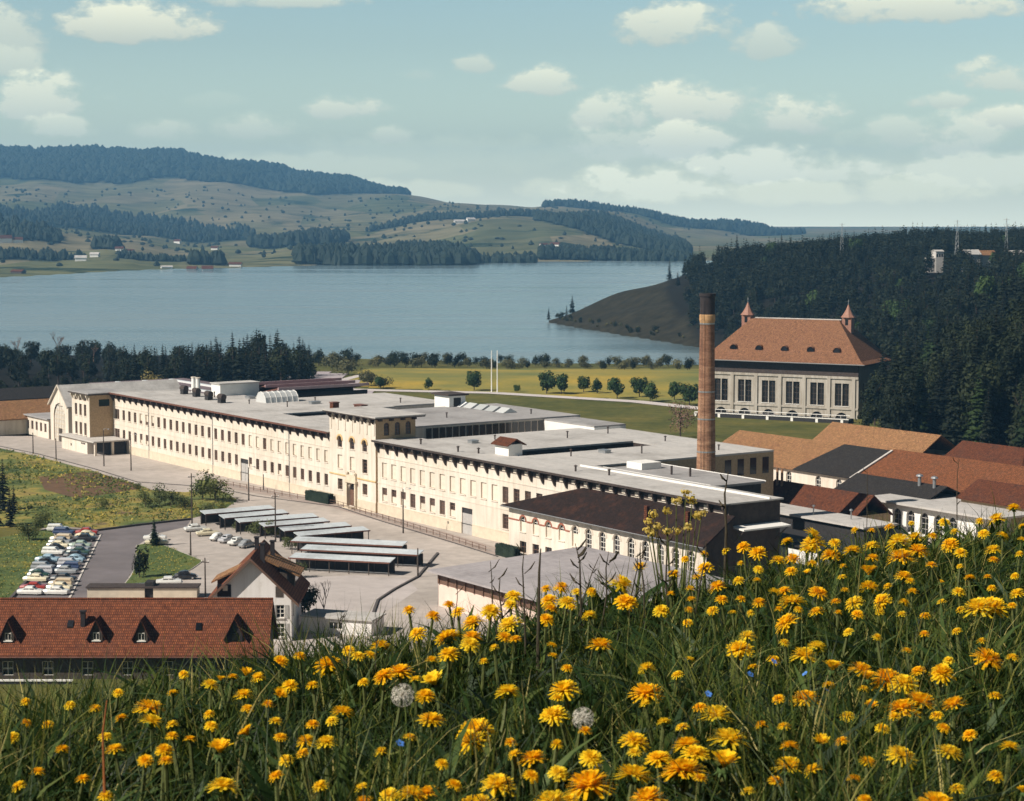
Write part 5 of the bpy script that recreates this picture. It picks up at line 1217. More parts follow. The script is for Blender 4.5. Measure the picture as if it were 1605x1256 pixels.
# --- flagpoles, poles, fence
for x, lab in ((770.5, 'left one of two tall white flagpoles by the country road'), (779.5, 'right one of two tall white flagpoles by the country road')):
    p = atY(x, 609, 716); g = gz(p[0], 716); t = thing('flagpole', lab, 'flagpole', (p[0], 716, g), 0, 'white flagpoles by the country road')
    b = MB(); b.tube([(0, 0, 0), (0, 0, 14.6)], [.22, .15], 8); b.build('pole', M['white'], t); b = MB(); b.lathe([(0, 14.95), (.25, 14.8), (0, 14.6)], n=8); b.build('knob', M['white'], t); b = MB(); b.box(-.45, -.45, 0, .45, .45, .3); b.build('base', M['concrete'], t)
def upole(px, py, h, lab, arm=0, lamp=False, grp=None):
    x, y, _ = at(px, py); t = thing('utility_pole', lab, 'pole', (x, y, 0), R(rnd.uniform(-25, 25)), grp)
    b = MB(); b.tube([(0, 0, 0), (0, 0, h)], [.16, .10], 8); b.build('pole', M['pole'], t)
    if arm:
        b = MB(); b.box(-.7, -.06, h - .8, .7, .06, h - .66); ar = b.build('crossarm', M['pole'], t)
        for s in (-.6, .6): b = MB(); b.lathe([(.07, h - .66), (.09, h - .5), (0, h - .42)], s, 0, 8); b.build('insulator', M['white'], ar)
    if lamp:
        b = MB(); b.tube([(0, 0, h - .1), (.5, 0, h + .25), (1.2, 0, h + .2)], .045, 6); ar = b.build('lamp_arm', M['metal'], t); b = MB(); b.lathe([(.0, h + .26), (.14, h + .2), (.3, h + .02), (.0, h - .02)], 1.3, 0, 10); b.build('lamp', M['metal'], ar)
for a in ((163, 731, 9, 'dark pole in front of the gatehouse porch', 0, True), (205.5, 738, 8.6, 'dark pole on the street right of the gatehouse', 0, True), (301, 822, 10.2, 'tall pole beside the garden bushes at the car park', 1), (390, 785, 7.2, 'pole on the street kerb below the grey factory door', 0, True),
          (432, 850, 9.3, 'tall pole standing among the bicycle sheds', 1), (632, 836, 8.6, 'lamp pole on the street kerb before the right wing', 0, True), (322, 936, 6.4, 'pole with a crossarm left of the gabled house', 1), (299, 872, 4.4, 'short pole at the tip of the grass island', 0, False),
          (88, 722, 5.5, 'pole on the street before the gabled hall', 0, False), (52, 712, 5.5, 'leftmost pole on the street by the far sheds', 0, False), (413, 768, 3.5, 'short post on the street before the left wing', 0, False), (655, 905, 5, 'thin pole at the corner of the gravel yard', 0, False)): upole(*a)
fpts = [at(*p)[:2] for p in ((335, 757), (430, 775), (530, 793), (600, 814), (700, 845), (772, 868))]
t = thing('street_fence', 'low post and rail fence along the tramway in front of the works', 'fence', (*fpts[0], 0))
path = []
for i in range(len(fpts) - 1):
    (x0, y0), (x1, y1) = fpts[i], fpts[i + 1]; n = int(math.hypot(x1 - x0, y1 - y0) / 2.6)
    path += [(x0 + (x1 - x0) * k / n, y0 + (y1 - y0) * k / n) for k in range(n)]
for x, y in path:
    b = MB(); b.box(-.06, -.06, 0, .06, .06, 1.05); b.build('post', M['frame'], t, (x - fpts[0][0], y - fpts[0][1], 0))
for z in (.45, .95):
    b = MB(); b.tube([(x - fpts[0][0], y - fpts[0][1], z) for x, y in path], .045, 5); b.build('rail', M['frame'], t)
def offset_path(pts, d):
    o = []
    for i, p in enumerate(pts):
        a, c_ = pts[max(0, i - 1)], pts[min(len(pts) - 1, i + 1)]; dx, dy = c_[0] - a[0], c_[1] - a[1]; l = math.hypot(dx, dy); o.append((p[0] - dy / l * d, p[1] + dx / l * d))
    return o
tr = [at(*p)[:2] for p in ((330, 756), (430, 772), (530, 790), (600, 810), (700, 840), (785, 866))]
for d in (-.75, .75):
    ribbon('tramway_rail', offset_path(tr, d), .12, .045, M['metal'])

# --- bicycle sheds: flat roofs on posts
def bikeshed(p0, p1, wd, lab):
    (x0, y0, _), (x1, y1, _) = at(*p0, 2.4), at(*p1, 2.4); L_ = math.hypot(x1 - x0, y1 - y0)
    t = thing('bicycle_shed', lab, 'bicycle shed', (x0, y0, 0), math.atan2(y1 - y0, x1 - x0), 'flat roofed bicycle sheds before the works')
    b = MB(); b.slab([(0, 0, 2.35), (L_, 0, 2.35), (L_, wd, 2.75), (0, wd, 2.75)], .14); b.build('roof', M['shedroof'], t)
    b = MB(); b.box(-.04, -.05, 2.16, L_ + .04, -.004, 2.42); b.build('fascia', M['eavered'], t)
    n = max(3, int(L_ / 3.4))
    for k in range(n + 1):
        for y in (.25, wd - .3):
            b = MB(); b.box(-.06, -.06, 0, .06, .06, 2.2); b.build('post', M['pole'], t, (.2 + (L_ - .4) * k / n, y, 0))
    b = MB(); b.box(.1, wd - .2, .1, L_ - .1, wd - .12, 2.1); b.build('back_panel', M['dark'], t)
    b = MB(); b.box(.3, .9, .35, L_ - .3, .95, .45); b.box(.3, .9, .1, .4, .95, .35); b.box(L_ - .4, .9, .1, L_ - .3, .95, .35); b.build('cycle_rail', M['metal'], t)
M['shedroof'] = sheetmat('pale_shed_roof', (.52, .56, .585), 3, 1.0, .8)
for i, a in enumerate((((322, 806), (432, 797)), ((352, 812.5), (453, 804)), ((376, 819), (499, 810)), ((415, 825.5), (517, 817)), ((446, 832.5), (551, 824)), ((470, 840.5), (580, 831)))):
    bikeshed(*a, 2.9, ['bicycle shed farthest up the row, next to the garden bushes', 'second bicycle shed from the garden bushes', 'third bicycle shed from the garden bushes', 'fourth bicycle shed from the garden bushes', 'fifth bicycle shed from the garden bushes', 'sixth bicycle shed, last of the slanting row'][i])
for i, a in enumerate((((455, 848), (630, 856)), ((470, 861), (655, 870)), ((452, 874), (610, 882)))):
    bikeshed(*a, 3.3, ['long pale bicycle shed at the back of the gravel yard', 'longest bicycle shed, middle one of three by the gravel yard', 'long bicycle shed bordering the gravel yard, closest to the slope'][i])

# --- cars of around 1960
def carpaint(name, col):
    m, nt, b = newmat(name); b.inputs['Base Color'].default_value = (*col, 1); b.inputs['Roughness'].default_value = .3; b.inputs['Coat Weight'].default_value = .4
    f = noise(nt, 2, 3); c = ramp(nt, f, [(.3, tuple(x * .93 for x in col)), (.7, tuple(min(1, x * 1.05) for x in col))]); nt.links.new(c, b.inputs['Base Color']); return m
PAINT = {k: carpaint('paint_' + k.replace(' ', '_'), v) for k, v in {'cream': (.72, .64, .45), 'white': (.75, .74, .70), 'pale blue': (.30, .43, .52), 'grey': (.28, .29, .30), 'black': (.015, .015, .018), 'dark green': (.03, .07, .05), 'red': (.35, .04, .03), 'beige': (.55, .44, .30), 'dark blue': (.03, .05, .12), 'pale green': (.36, .45, .36), 'silver': (.5, .5, .52)}.items()}
def loft(b, st, mi=0):
    """st: (x, half width, z low, z mid, z high, half width at top)"""
    rings = [[(x, -w, zl), (x, -w * 1.03, zm), (x, -wt, zh), (x, wt, zh), (x, w * 1.03, zm), (x, w, zl)] for x, w, zl, zm, zh, wt in st]
    for i in range(len(rings) - 1):
        for k in range(6): b.face([rings[i][k], rings[i + 1][k], rings[i + 1][(k + 1) % 6], rings[i][(k + 1) % 6]][::-1], mi)
    b.face(rings[0], mi); b.face(rings[-1][::-1], mi)
def carmeshes(kind):
    bd, gl, wh, hd, bp = MB(), MB(), MB(), MB(), MB()
    if kind == 'saloon':
        L_ = 4.3; loft(bd, [(-2.15, .55, .42, .6, .78, .5), (-2.05, .74, .3, .6, .86, .62), (-1.3, .8, .26, .62, .92, .68), (0, .82, .26, .64, .94, .7), (1.3, .8, .26, .62, .92, .66), (2.0, .74, .3, .6, .84, .58), (2.12, .58, .42, .58, .74, .5)])
        loft(bd, [(-1.25, .66, .9, .92, .94, .6), (-.75, .66, .9, 1.2, 1.42, .5), (.45, .66, .9, 1.22, 1.45, .52), (1.0, .64, .9, .93, .95, .58)])
        win = [(-1.0, -.1), (.0, .75)]; wb = (-1.3, 1.32)
    elif kind == 'beetle':
        L_ = 4.0; loft(bd, [(-2.0, .45, .4, .5, .62, .4), (-1.8, .66, .28, .6, .86, .5), (-1.2, .76, .25, .66, 1.05, .55), (0, .78, .25, .66, 1.0, .6), (.9, .76, .25, .64, .98, .5), (1.6, .68, .28, .58, .82, .42), (1.95, .48, .38, .48, .6, .38)])
        loft(bd, [(-1.6, .5, .7, .8, .9, .4), (-.95, .62, .95, 1.2, 1.36, .46), (-.1, .64, .95, 1.28, 1.5, .5), (.5, .63, .95, 1.22, 1.4, .48), (.85, .6, .92, .95, .98, .5)])
        win = [(-.95, -.25), (-.15, .6)]; wb = (-1.2, 1.2)
    else:
        L_ = 4.1; loft(bd, [(-2.05, .7, .35, .6, .8, .66), (-1.95, .78, .28, .6, .86, .72), (0, .82, .26, .64, .92, .74), (1.2, .8, .26, .62, .9, .68), (1.9, .74, .3, .58, .82, .58), (2.05, .6, .42, .56, .72, .5)])
        loft(bd, [(-1.98, .68, .86, .9, .92, .62), (-1.8, .68, .86, 1.25, 1.44, .56), (.5, .67, .88, 1.25, 1.47, .54), (1.0, .64, .88, .92, .94, .58)])
        win = [(-1.75, -.95), (-.85, -.05), (.02, .75)]; wb = (-1.3, 1.28)
    for x0, x1 in win:
        for s in (-1, 1):
            p = [(x0 + .04, s * .705, .98), (x1 - .02, s * .705, .98), (x1 - .12, s * .585, 1.33), (x0 + .1, s * .585, 1.33)]; gl.face(p if s < 0 else p[::-1])
    xe = win[-1][1]; gl.face([(xe + .16, -.52, .99), (xe + .16, .52, .99), (xe - .14, .44, 1.36), (xe - .14, -.44, 1.36)])
    xb = win[0][0]; gl.face([(xb - .17, .5, 1.0), (xb - .17, -.5, 1.0), (xb + .08, -.42, 1.34), (xb + .08, .42, 1.34)])
    wh.lathe([(0, -.09), (.2, -.1), (.3, -.09), (.32, -.05), (.32, .05), (.3, .09), (.2, .1), (0, .09)], n=14)
    wh.v = [(x, z, y) for x, y, z in wh.v]
    hb = MB(); hb.lathe([(0, -.12), (.1, -.118), (.17, -.1), (.17, .1), (.1, .118), (0, .12)], n=12); hb.v = [(x, z, y) for x, y, z in hb.v]
    hd.lathe([(.11, 0), (.1, .04), (0, .06)], n=10); hd.v = [(z, y, x) for x, y, z in hd.v]
    bp.box(-.06, -.8, -.06, .06, .8, .07)
    return dict(body=bd.mesh('body', PAINT['white'], True), glass=gl.mesh('windows', M['blackglass']), wheel=wh.mesh('wheel', M['rubber'], True), hub=hb.mesh('hubcap', M['chrome'], True), head=hd.mesh('headlight', M['white'], True), bump=bp.mesh('bumper', M['chrome']), wb=wb, L=L_)
CARS = {k: carmeshes(k) for k in ('saloon', 'beetle', 'estate')}
def car(kind, paint, x, y, rz, lab, grp=None):
    c = CARS[kind]; t = thing('parked_car', lab, 'car', (x, y, .025), rz, grp)
    o = link('body', c['body'], t); o.material_slots[0].link = 'OBJECT'; o.material_slots[0].material = PAINT[paint]
    link('windows', c['glass'], t)
    for wx in c['wb']:
        for s in (-1, 1):
            w_ = link('wheel', c['wheel'], t, (wx, s * .68, .32)); link('hubcap', c['hub'], w_)
    for s in (-1, 1): link('headlight', c['head'], t, (c['L'] / 2 - .12, s * .5, .62))
    for s in (-1, 1): link('bumper', c['bump'], t, (s * (c['L'] / 2 + .02), 0, .42))
    return t
rr = random.Random(21)
pa, pb = at(112, 936), at(160, 836); n = 17; ordn = ['first', 'second', 'third', 'fourth', 'fifth', 'sixth', 'seventh', 'eighth', 'ninth', 'tenth', 'eleventh', 'twelfth', 'thirteenth', 'fourteenth', 'fifteenth', 'sixteenth', 'seventeenth', 'eighteenth', 'nineteenth', 'twentieth', 'last']
cols = ['white', 'cream', 'beige', 'black', 'pale blue', 'grey', 'dark blue', 'silver', 'pale blue', 'black', 'dark green', 'grey', 'pale green', 'white', 'black', 'cream', 'red', 'white', 'grey', 'cream', 'silver']
cols2 = ['white', 'red', 'black', 'cream', 'dark green', 'silver', 'grey', 'black', 'pale blue', 'dark blue', 'white', 'black', 'cream', 'grey', 'beige', 'white', 'dark blue', 'red', 'cream', 'white', 'black']
kn = {'saloon': 'saloon', 'beetle': 'round car', 'estate': 'estate car'}
for i in range(n):
    f = (i + .5) / n; x = pa[0] + (pb[0] - pa[0]) * f; y = pa[1] + (pb[1] - pa[1]) * f
    for col, (cl_, ox) in enumerate(((cols, -2.6), (cols2, -7.0))):
        if (i, col) in ((4, 0), (9, 1), (13, 0), (15, 1), (2, 1)): continue
        k = rr.choice(('saloon', 'saloon', 'beetle', 'estate'))
        car(k, cl_[i], x + ox + rr.uniform(-.25, .25), y + rr.uniform(-.15, .15), R(rr.choice((0, 180)) + rr.uniform(-4, 4) - 6),
            f"{cl_[i]} {kn[k]}, {ordn[i]} from the red roof in the {'kerb' if col == 0 else 'lawn'} column", 'cars in the double row of the car park')
for i, (px, py, k, pt, rz, lab) in enumerate(((306, 833, 'saloon', 'white', 25, 'white saloon at the pole end of the row by the bicycle sheds'), (325, 840, 'saloon', 'cream', 20, 'cream saloon second in the row by the bicycle sheds'), (342, 847, 'beetle', 'white', 60, 'white rounded car in the middle of the row by the bicycle sheds'),
        (357, 850, 'saloon', 'silver', 60, 'silver saloon third from the gabled house in the row by the sheds'), (372, 854, 'saloon', 'white', 60, 'white saloon second from the gabled house in the row by the sheds'), (387, 858, 'beetle', 'grey', 60, 'grey rounded car nearest the gabled house roof by the sheds'),
        (265, 917, 'saloon', 'white', 8, 'big white saloon parked alone beside the grass island'), (291, 908, 'beetle', 'black', 5, 'black rounded car behind the white saloon by the grass island'), (222, 929, 'estate', 'pale blue', 4, 'pale blue estate car half hidden by the beige wall'), (262, 932, 'estate', 'white', 2, 'white estate car half hidden by the beige wall'),
        (243, 847, 'saloon', 'white', 4, 'white saloon behind the small conifer on the island'), (246, 854, 'saloon', 'cream', 3, 'cream saloon close to the small conifer on the island'), (91, 833, 'estate', 'white', 0, 'white estate car on the lane left of the car park'))):
    x, y, _ = at(px, py); car(k, pt, x, y, R(rz), lab)

# ================================================================== trees
def add_tone(me, tone):
    a = me.attributes.new('tone', 'FLOAT', 'POINT'); a.data.foreach_set('value', tone.astype(np.float32))
def grassmat(name, stops, trans=.35):
    m, nt, b = newmat(name); b.inputs['Roughness'].default_value = .55; b.inputs['Specular IOR Level'].default_value = .25
    a = nt.nodes.new('ShaderNodeAttribute'); a.attribute_name = 'tone'; c = ramp(nt, a.outputs['Fac'], stops); nt.links.new(c, b.inputs['Base Color'])
    t = nt.nodes.new('ShaderNodeBsdfTranslucent'); nt.links.new(c, t.inputs['Color']); mx = nt.nodes.new('ShaderNodeMixShader'); mx.inputs[0].default_value = trans
    nt.links.new(b.outputs[0], mx.inputs[1]); nt.links.new(t.outputs[0], mx.inputs[2]); nt.links.new(mx.outputs[0], nt.nodes['Material Output'].inputs['Surface']); return m
def leafquad(V, F, c, s, n, rr):
    a = n.orthogonal().normalized(); a.rotate(__import__('mathutils').Quaternion(n, rr.uniform(0, 6.28))); bb = n.cross(a)
    w = s * rr.uniform(.6, 1.1); i = len(V)
    V += [c - a * s, c - bb * w * .7 + a * s * .1, c + a * s, c + bb * w * .7 - a * s * .1]; F.append((i, i + 1, i + 2, i + 3))
def rawmesh(name, V, F, m):
    me = bpy.data.meshes.new(name); me.from_pydata([tuple(v) for v in V], [], F); me.materials.append(m); me.update(); return me
def conifer_crown(seed, h, Rm, nl, k, m, bare=.12):
    rr = random.Random(seed); V, F = [], []
    for l in range(nl):
        t = bare + (1 - bare) * (l / nl) ** .93; z = h * t; r0 = Rm * (1 - t) ** .8 * rr.uniform(.8, 1.15) + .12
        kk = max(4, int(k * (1 - t * .55))); a0 = rr.random() * 6
        for q in range(kk):
            if rr.random() < .08: continue
            a = a0 + 6.283 * q / kk + rr.uniform(-.25, .25); r = r0 * rr.uniform(.65, 1.2); d = Vector((math.cos(a), math.sin(a), 0)); s = Vector((-d.y, d.x, 0))
            wd = r * .34 + .12; dr = r * rr.uniform(.18, .5); zz = z + rr.uniform(-.2, .2) * h / nl
            p0 = Vector((0, 0, zz)); p1 = d * r * .55 + Vector((0, 0, zz - dr * .25)); p2 = d * r + Vector((0, 0, zz - dr))
            i = len(V); V += [p0, p1 - s * wd + Vector((0, 0, -wd * .55)), p2, p1 + s * wd + Vector((0, 0, -wd * .55)), p1]
            F += [(i, i + 1, i + 4), (i + 1, i + 2, i + 4), (i + 2, i + 3, i + 4), (i + 3, i, i + 4)]
            for e in range(3):
                c = d * r * rr.uniform(.3, 1.0) + s * rr.uniform(-wd, wd) + Vector((0, 0, zz - dr * .6 - rr.uniform(0, .25) * wd)); u = wd * rr.uniform(.5, .9); i = len(V)
                V += [c + d * u, c - s * u * .6 - Vector((0, 0, u * .5)), c - d * u * .4 + Vector((0, 0, u * .3)), c + s * u * .6 - Vector((0, 0, u * .6))]; F.append((i, i + 1, i + 2, i + 3))
    i = len(V); V += [Vector((.12, 0, h * .93)), Vector((-.08, .1, h * .93)), Vector((-.08, -.1, h * .93)), Vector((0, 0, h * 1.02))]; F += [(i, i + 1, i + 3), (i + 1, i + 2, i + 3), (i + 2, i, i + 3)]
    return rawmesh('crown', V, F, m)
def leafy_crown(seed, h, rx, zlo, nb, n, s, m, flat=1.0):
    """a crown of leaf clumps: random leaves on and in several unequal lobes, gaps between them"""
    rr = random.Random(seed); V, F = [], []; lob = []
    for i in range(nb):
        a = rr.uniform(0, 6.28); q = rr.uniform(.1, .62) * rx; zc = rr.uniform(zlo + (h - zlo) * .25, h - (h - zlo) * .25)
        lob.append((Vector((q * math.cos(a), q * math.sin(a), zc)), rx * rr.uniform(.38, .6), (h - zlo) * rr.uniform(.2, .34) * flat))
    for i in range(n):
        c, rxy, rz = lob[i % nb]; v = Vector((rr.gauss(0, 1), rr.gauss(0, 1), rr.gauss(0, 1))).normalized(); u = rr.uniform(.55, 1.08)
        p = c + Vector((v.x * rxy * u, v.y * rxy * u, v.z * rz * u)); nn = (v + Vector((rr.uniform(-.7, .7), rr.uniform(-.7, .7), rr.uniform(-.3, .8)))).normalized()
        leafquad(V, F, p, s * rr.uniform(.6, 1.25), nn, rr)
    return rawmesh('crown', V, F, m)
def trunk_mesh(h, r, seed, limbs=4, spread=1.5, top=.9):
    rr = random.Random(seed); b = MB(); b.tube([(0, 0, -.4), (0, 0, h * .4), (rr.uniform(-.15, .15), 0, h * top)], [r, r * .75, r * .25], 7)
    for i in range(limbs):
        a = rr.uniform(0, 6.28); z = h * rr.uniform(.35, .7); b.tube([(0, 0, z), (math.cos(a) * spread * .6, math.sin(a) * spread * .6, z + h * .14), (math.cos(a) * spread, math.sin(a) * spread, z + h * .26)], [r * .4, r * .25, r * .08], 5)
    return b.mesh('trunk', M['trunk'])
def bare_mesh(seed, h, spread, m):
    rr = random.Random(seed); b = MB()
    def grow(p, d, L_, r, lv):
        q = p + d * L_; b.tube([p, (p + q) / 2 + Vector((rr.uniform(-.04, .04), rr.uniform(-.04, .04), 0)) * L_, q], [r, r * .8, r * .6], 4 if lv else 6, cap=False)
        if lv >= 4: return
        for k in range(3 if lv < 3 else 3):
            nd = (d + Vector((rr.uniform(-1, 1), rr.uniform(-1, 1), rr.uniform(-.1, .7))) * spread).normalized(); grow(q, nd, L_ * rr.uniform(.6, .85), r * .6, lv + 1)
    grow(Vector((0, 0, -.2)), Vector((0, 0, 1)), h * .3, h * .022, 0)
    return b.mesh('branches', m)
CON = [conifer_crown(i, 1, [.17, .2, .15, .22, .18][i], 17, 9, M['conifer']) for i in range(5)]
for me in CON: pass
CONF = [(conifer_crown(20 + i, 16, [3.0, 3.6, 2.6, 3.3][i], 18, 9, M['conifer']), trunk_mesh(16, .3, i, 0)) for i in range(4)]
CONN = [(conifer_crown(40 + i, 26, [4.6, 5.4, 4.0, 4.8][i], 30, 12, M['conifer']), trunk_mesh(26, .42, i, 0)) for i in range(4)]
CONG = [(conifer_crown(50 + i, 24, [4.2, 5.0][i], 28, 12, M['conifer_green'], .05), trunk_mesh(24, .4, i, 0)) for i in range(2)]
DEC = [(leafy_crown(60 + i, 12, [4.2, 5.0, 3.6][i], 2.5, 9, 900, .48, M['darkleaf']), trunk_mesh(12, .28, i)) for i in range(3)]
BIG = [(leafy_crown(150 + i, 22, [5.5, 6.5][i], 2.5, 14, 2600, .55, M['darkleaf']), trunk_mesh(20, .4, i, 5, 3)) for i in range(2)]
RND = [(leafy_crown(70 + i, 6.2, 3.0, 1.1, 9, 1300, .36, M['roundleaf'], 1.1), trunk_mesh(6, .16, i, 3, .8, .8)) for i in range(3)]
SHO = [(leafy_crown(80 + i, 7, [4.6, 3.6, 5.4][i], .2, 8, 600, .42, M['shoreleaf']), trunk_mesh(6, .16, i, 5, 1.6, .8)) for i in range(3)]
SHD = [(leafy_crown(90 + i, 8, [4.0, 3.2][i], .2, 8, 600, .42, M['darkleaf']), trunk_mesh(6, .18, i, 5, 1.6, .8)) for i in range(2)]
YEL = (leafy_crown(95, 8, 4.6, .6, 9, 900, .36, M['yellowleaf']), trunk_mesh(7, .2, 3))
BSH = [(leafy_crown(100 + i, 5, [3.0, 2.4, 3.4][i], .1, 8, 800, .24, M['bushleaf']), trunk_mesh(4.4, .1, i, 6, 1.2, .8)) for i in range(3)]
BAR = [bare_mesh(110 + i, [9, 7, 6][i], .75, M['twigs']) for i in range(3)]
YNG = bare_mesh(120, 7, .5, M['trunk'])
def tree(proto, x, y, z, s, lab, name='tree', cat='tree', grp=None, sz=None, rz=None):
    t = thing(name, lab, cat, (x, y, z), rnd.uniform(0, 6.28) if rz is None else rz, grp)
    sc = (s, s, sz if sz else s)
    if isinstance(proto, tuple):
        link('trunk', proto[1], t, scale=sc); link('crown', proto[0], t, scale=sc)
    else: link('branches', proto, t, scale=sc)
    return t
rt = random.Random(77)
# forest on the hill behind the hall
def hall_clear(x, y):
    dx, dy = x - HX, y - HY; lx = dx * math.cos(HR) + dy * math.sin(HR); ly = -dx * math.sin(HR) + dy * math.cos(HR)
    return not (-6 < lx < HLn + 2.5 and -16 < ly < HD + 5)
placed = []
def sight_gap(px, Y):
    return (1458 < px < 1478 and 1010 < Y < 1112) or (1528 < px < 1552 and 1040 < Y < 1085)
def try_place(x, y, dmin):
    for a, c_ in placed:
        if abs(a - x) < dmin and abs(c_ - y) < dmin and (a - x) ** 2 + (c_ - y) ** 2 < dmin * dmin: return False
    placed.append((x, y)); return True
FLAB = 'dark conifer in the dense forest on the hill behind the hall'; FGRP = 'conifers of the hill forest'
cnt = 0; tries = 0; far = []
while cnt < 285 and tries < 60000:
    tries += 1; Y = rt.choice((rt.uniform(690, 1010), rt.uniform(640, 900), rt.uniform(900, 1330))); px = rt.uniform(1085, 1640); X = (px - CX) / FPX * Y
    if not inside(X, Y, HILL) or not hall_clear(X, Y): continue
    d = min(segdist(X, Y, HILL[i], HILL[i + 1]) for i in range(10))
    if d < 5: continue
    if px < lerp(Y, [900, 1150, 1250, 1400], [1085, 1092, 1046, 1040]): continue
    if sight_gap(px, Y): continue
    if not try_place(X, Y, 5.2 + (Y - 640) * .009): continue
    s = rt.uniform(.72, 1.2) * (1.0 if Y < 1000 else .95)
    if rt.random() < .09: tree(rt.choice(RND), X, Y, gz(X, Y), s * 1.7, 'fresh green rounded tree among the dark conifers of the hill forest', 'broadleaf_tree', 'tree', 'fresh green trees of the hill forest', s * 2.2)
    elif rt.random() < .6: tree(rt.choice(CONF), X, Y, gz(X, Y), s, FLAB, 'conifer', 'tree', FGRP, s * rt.uniform(.9, 1.1))
    else: tree(rt.choice(DEC), X, Y, gz(X, Y), s * .95, 'dark rounded tree among the conifers of the hill forest', 'broadleaf_tree', 'tree', 'rounded trees of the hill forest')
    cnt += 1
# the rest of that forest as one mass behind the countable trees
V, F = [], []; n = 0; rm = random.Random(9)
LITE = [conifer_crown(130 + i, 15, [2.9, 3.4, 2.6, 3.8][i], 11, 7, M['conifer'], .08) for i in range(2)] + [leafy_crown(140 + i, 12.5, 4.6, .8, 8, 330, .75, M['conifer']) for i in range(2)]
vs = [np.array([v.co[:] for v in LITE[i].vertices]) for i in range(4)]; fs = [[tuple(p.vertices) for p in LITE[i].polygons] for i in range(4)]
allV, allF, off = [], [], 0; tries = 0
while n < 2000 and tries < 60000:
    tries += 1; Y = rm.choice((rm.uniform(640, 1420), rm.uniform(1150, 1420))); px = rm.uniform(1080, 1720); X = (px - CX) / FPX * Y
    if not inside(X, Y, HILL) or not hall_clear(X, Y): continue
    if min(segdist(X, Y, HILL[i], HILL[i + 1]) for i in range(10)) < 6 or px < lerp(Y, [900, 1150, 1250, 1400], [1085, 1092, 1046, 1040]): continue
    if sight_gap(px, Y): continue
    if not try_place(X, Y, 3.0 + max(0, 800 - Y) * .006): continue
    i = rm.randint(0, 3); s = rm.uniform(.75, 1.15); a = rm.uniform(0, 6.28); ca, sa = math.cos(a), math.sin(a)
    v = vs[i] * s; v = np.stack([v[:, 0] * ca - v[:, 1] * sa + X, v[:, 0] * sa + v[:, 1] * ca + Y, v[:, 2] + gz(X, Y)], 1)
    allV.append(v); allF += [tuple(q + off for q in f) for f in fs[i]]; off += len(v); n += 1
me = bpy.data.meshes.new('forest'); me.from_pydata(np.concatenate(allV).tolist(), [], allF); me.materials.append(M['conifer']); me.update()
tag(link('forest', me), 'deeper trees of the dense dark forest covering the hill at the right', 'forest', kind='stuff')
# big near conifers at the right edge
k = 0; tries = 0
while k < 84 and tries < 20000:
    tries += 1; Y = rt.uniform(470, 660); px = rt.uniform(1382, 1650); X = (px - CX) / FPX * Y
    if Y > 640 and px < 1420: continue
    lim = 520 + max(0, (1420 - px)) * 1.2 - max(0, px - 1470) * .4
    if Y < lim or not hall_clear(X, Y): continue
    if not try_place(X, Y, 5.0): continue
    s = rt.uniform(.75, 1.12); g = rt.random() < .3
    if rt.random() < .45:
        tree(rt.choice(BIG), X, Y, gz(X, Y), s * .95, 'tall dark rounded tree in the near wood behind the tiled ranges', 'broadleaf_tree', 'tree', 'rounded trees of the near wood', s * rt.uniform(.95, 1.25)); k += 1; continue
    tree(rt.choice(CONG) if g else rt.choice(CONN), X, Y, gz(X, Y), s, 'tall green spruce in the near wood behind the tiled ranges' if g else 'tall dark spruce in the near wood behind the tiled ranges', 'spruce', 'tree', 'green spruces of the near wood' if g else 'dark spruces of the near wood'); k += 1
for px, py, Y, s, lab in ((1395, 660, 590, .55, 'bright green tree hiding the right corner of the stone hall'), (1365, 668, 588, .4, 'smaller green tree before the last window of the hall'), (1425, 690, 560, .62, 'yellowish green tree below the corner of the hall')):
    x = (px - CX) / FPX * Y; tree(DEC[k % 3] if False else CONG[0] if s > .5 else SHD[0], x, Y, gz(x, Y), s if s > .5 else 1.1, lab, 'tree', 'tree')
for px, Y, s, pr, lab in ((1374, 606, .7, BIG[0], 'dark rounded tree against the end wall of the stone hall'), (1388, 618, .75, BIG[1], 'second dark rounded tree beside the end wall of the stone hall'), (1362, 594, .38, BIG[0], 'low dark tree at the front corner of the stone hall')):
    x = (px - CX) / FPX * Y; tree(pr, x, Y, gz(x, Y), s, lab, 'broadleaf_tree', 'tree')
# peninsula trees
for px, Y, s, lab, pr in ((860, 1362, .55, 'small dark conifer at the tip of the peninsula', CONF[0]), (897, 1368, .8, 'larger dark conifer by the tip of the peninsula', CONF[1]), (888, 1372, .5, 'slim conifer beside the larger one on the peninsula', CONF[2]), (916, 1385, .35, 'bare little tree on the peninsula crest', None), (945, 1392, .5, 'bare tree alone on the peninsula crest', None),
        (1049, 1380, 1.1, 'tall dark conifer on the crest where the forest begins', CONF[2]), (1072, 1370, .9, 'dark conifer second from the forest edge on the crest', CONF[1]), (1086, 1375, 1.1, 'tall conifer at the edge of the hill forest', CONF[0]), (1062, 1300, .6, 'small conifer low on the bare peninsula slope', CONF[3])):
    x = (px - CX) / FPX * Y; tree(pr if pr else BAR[0], x, Y, gz(x, Y), s if pr else s * 1.6, lab, 'conifer' if pr else 'bare_tree', 'tree')
k = 0; tries = 0
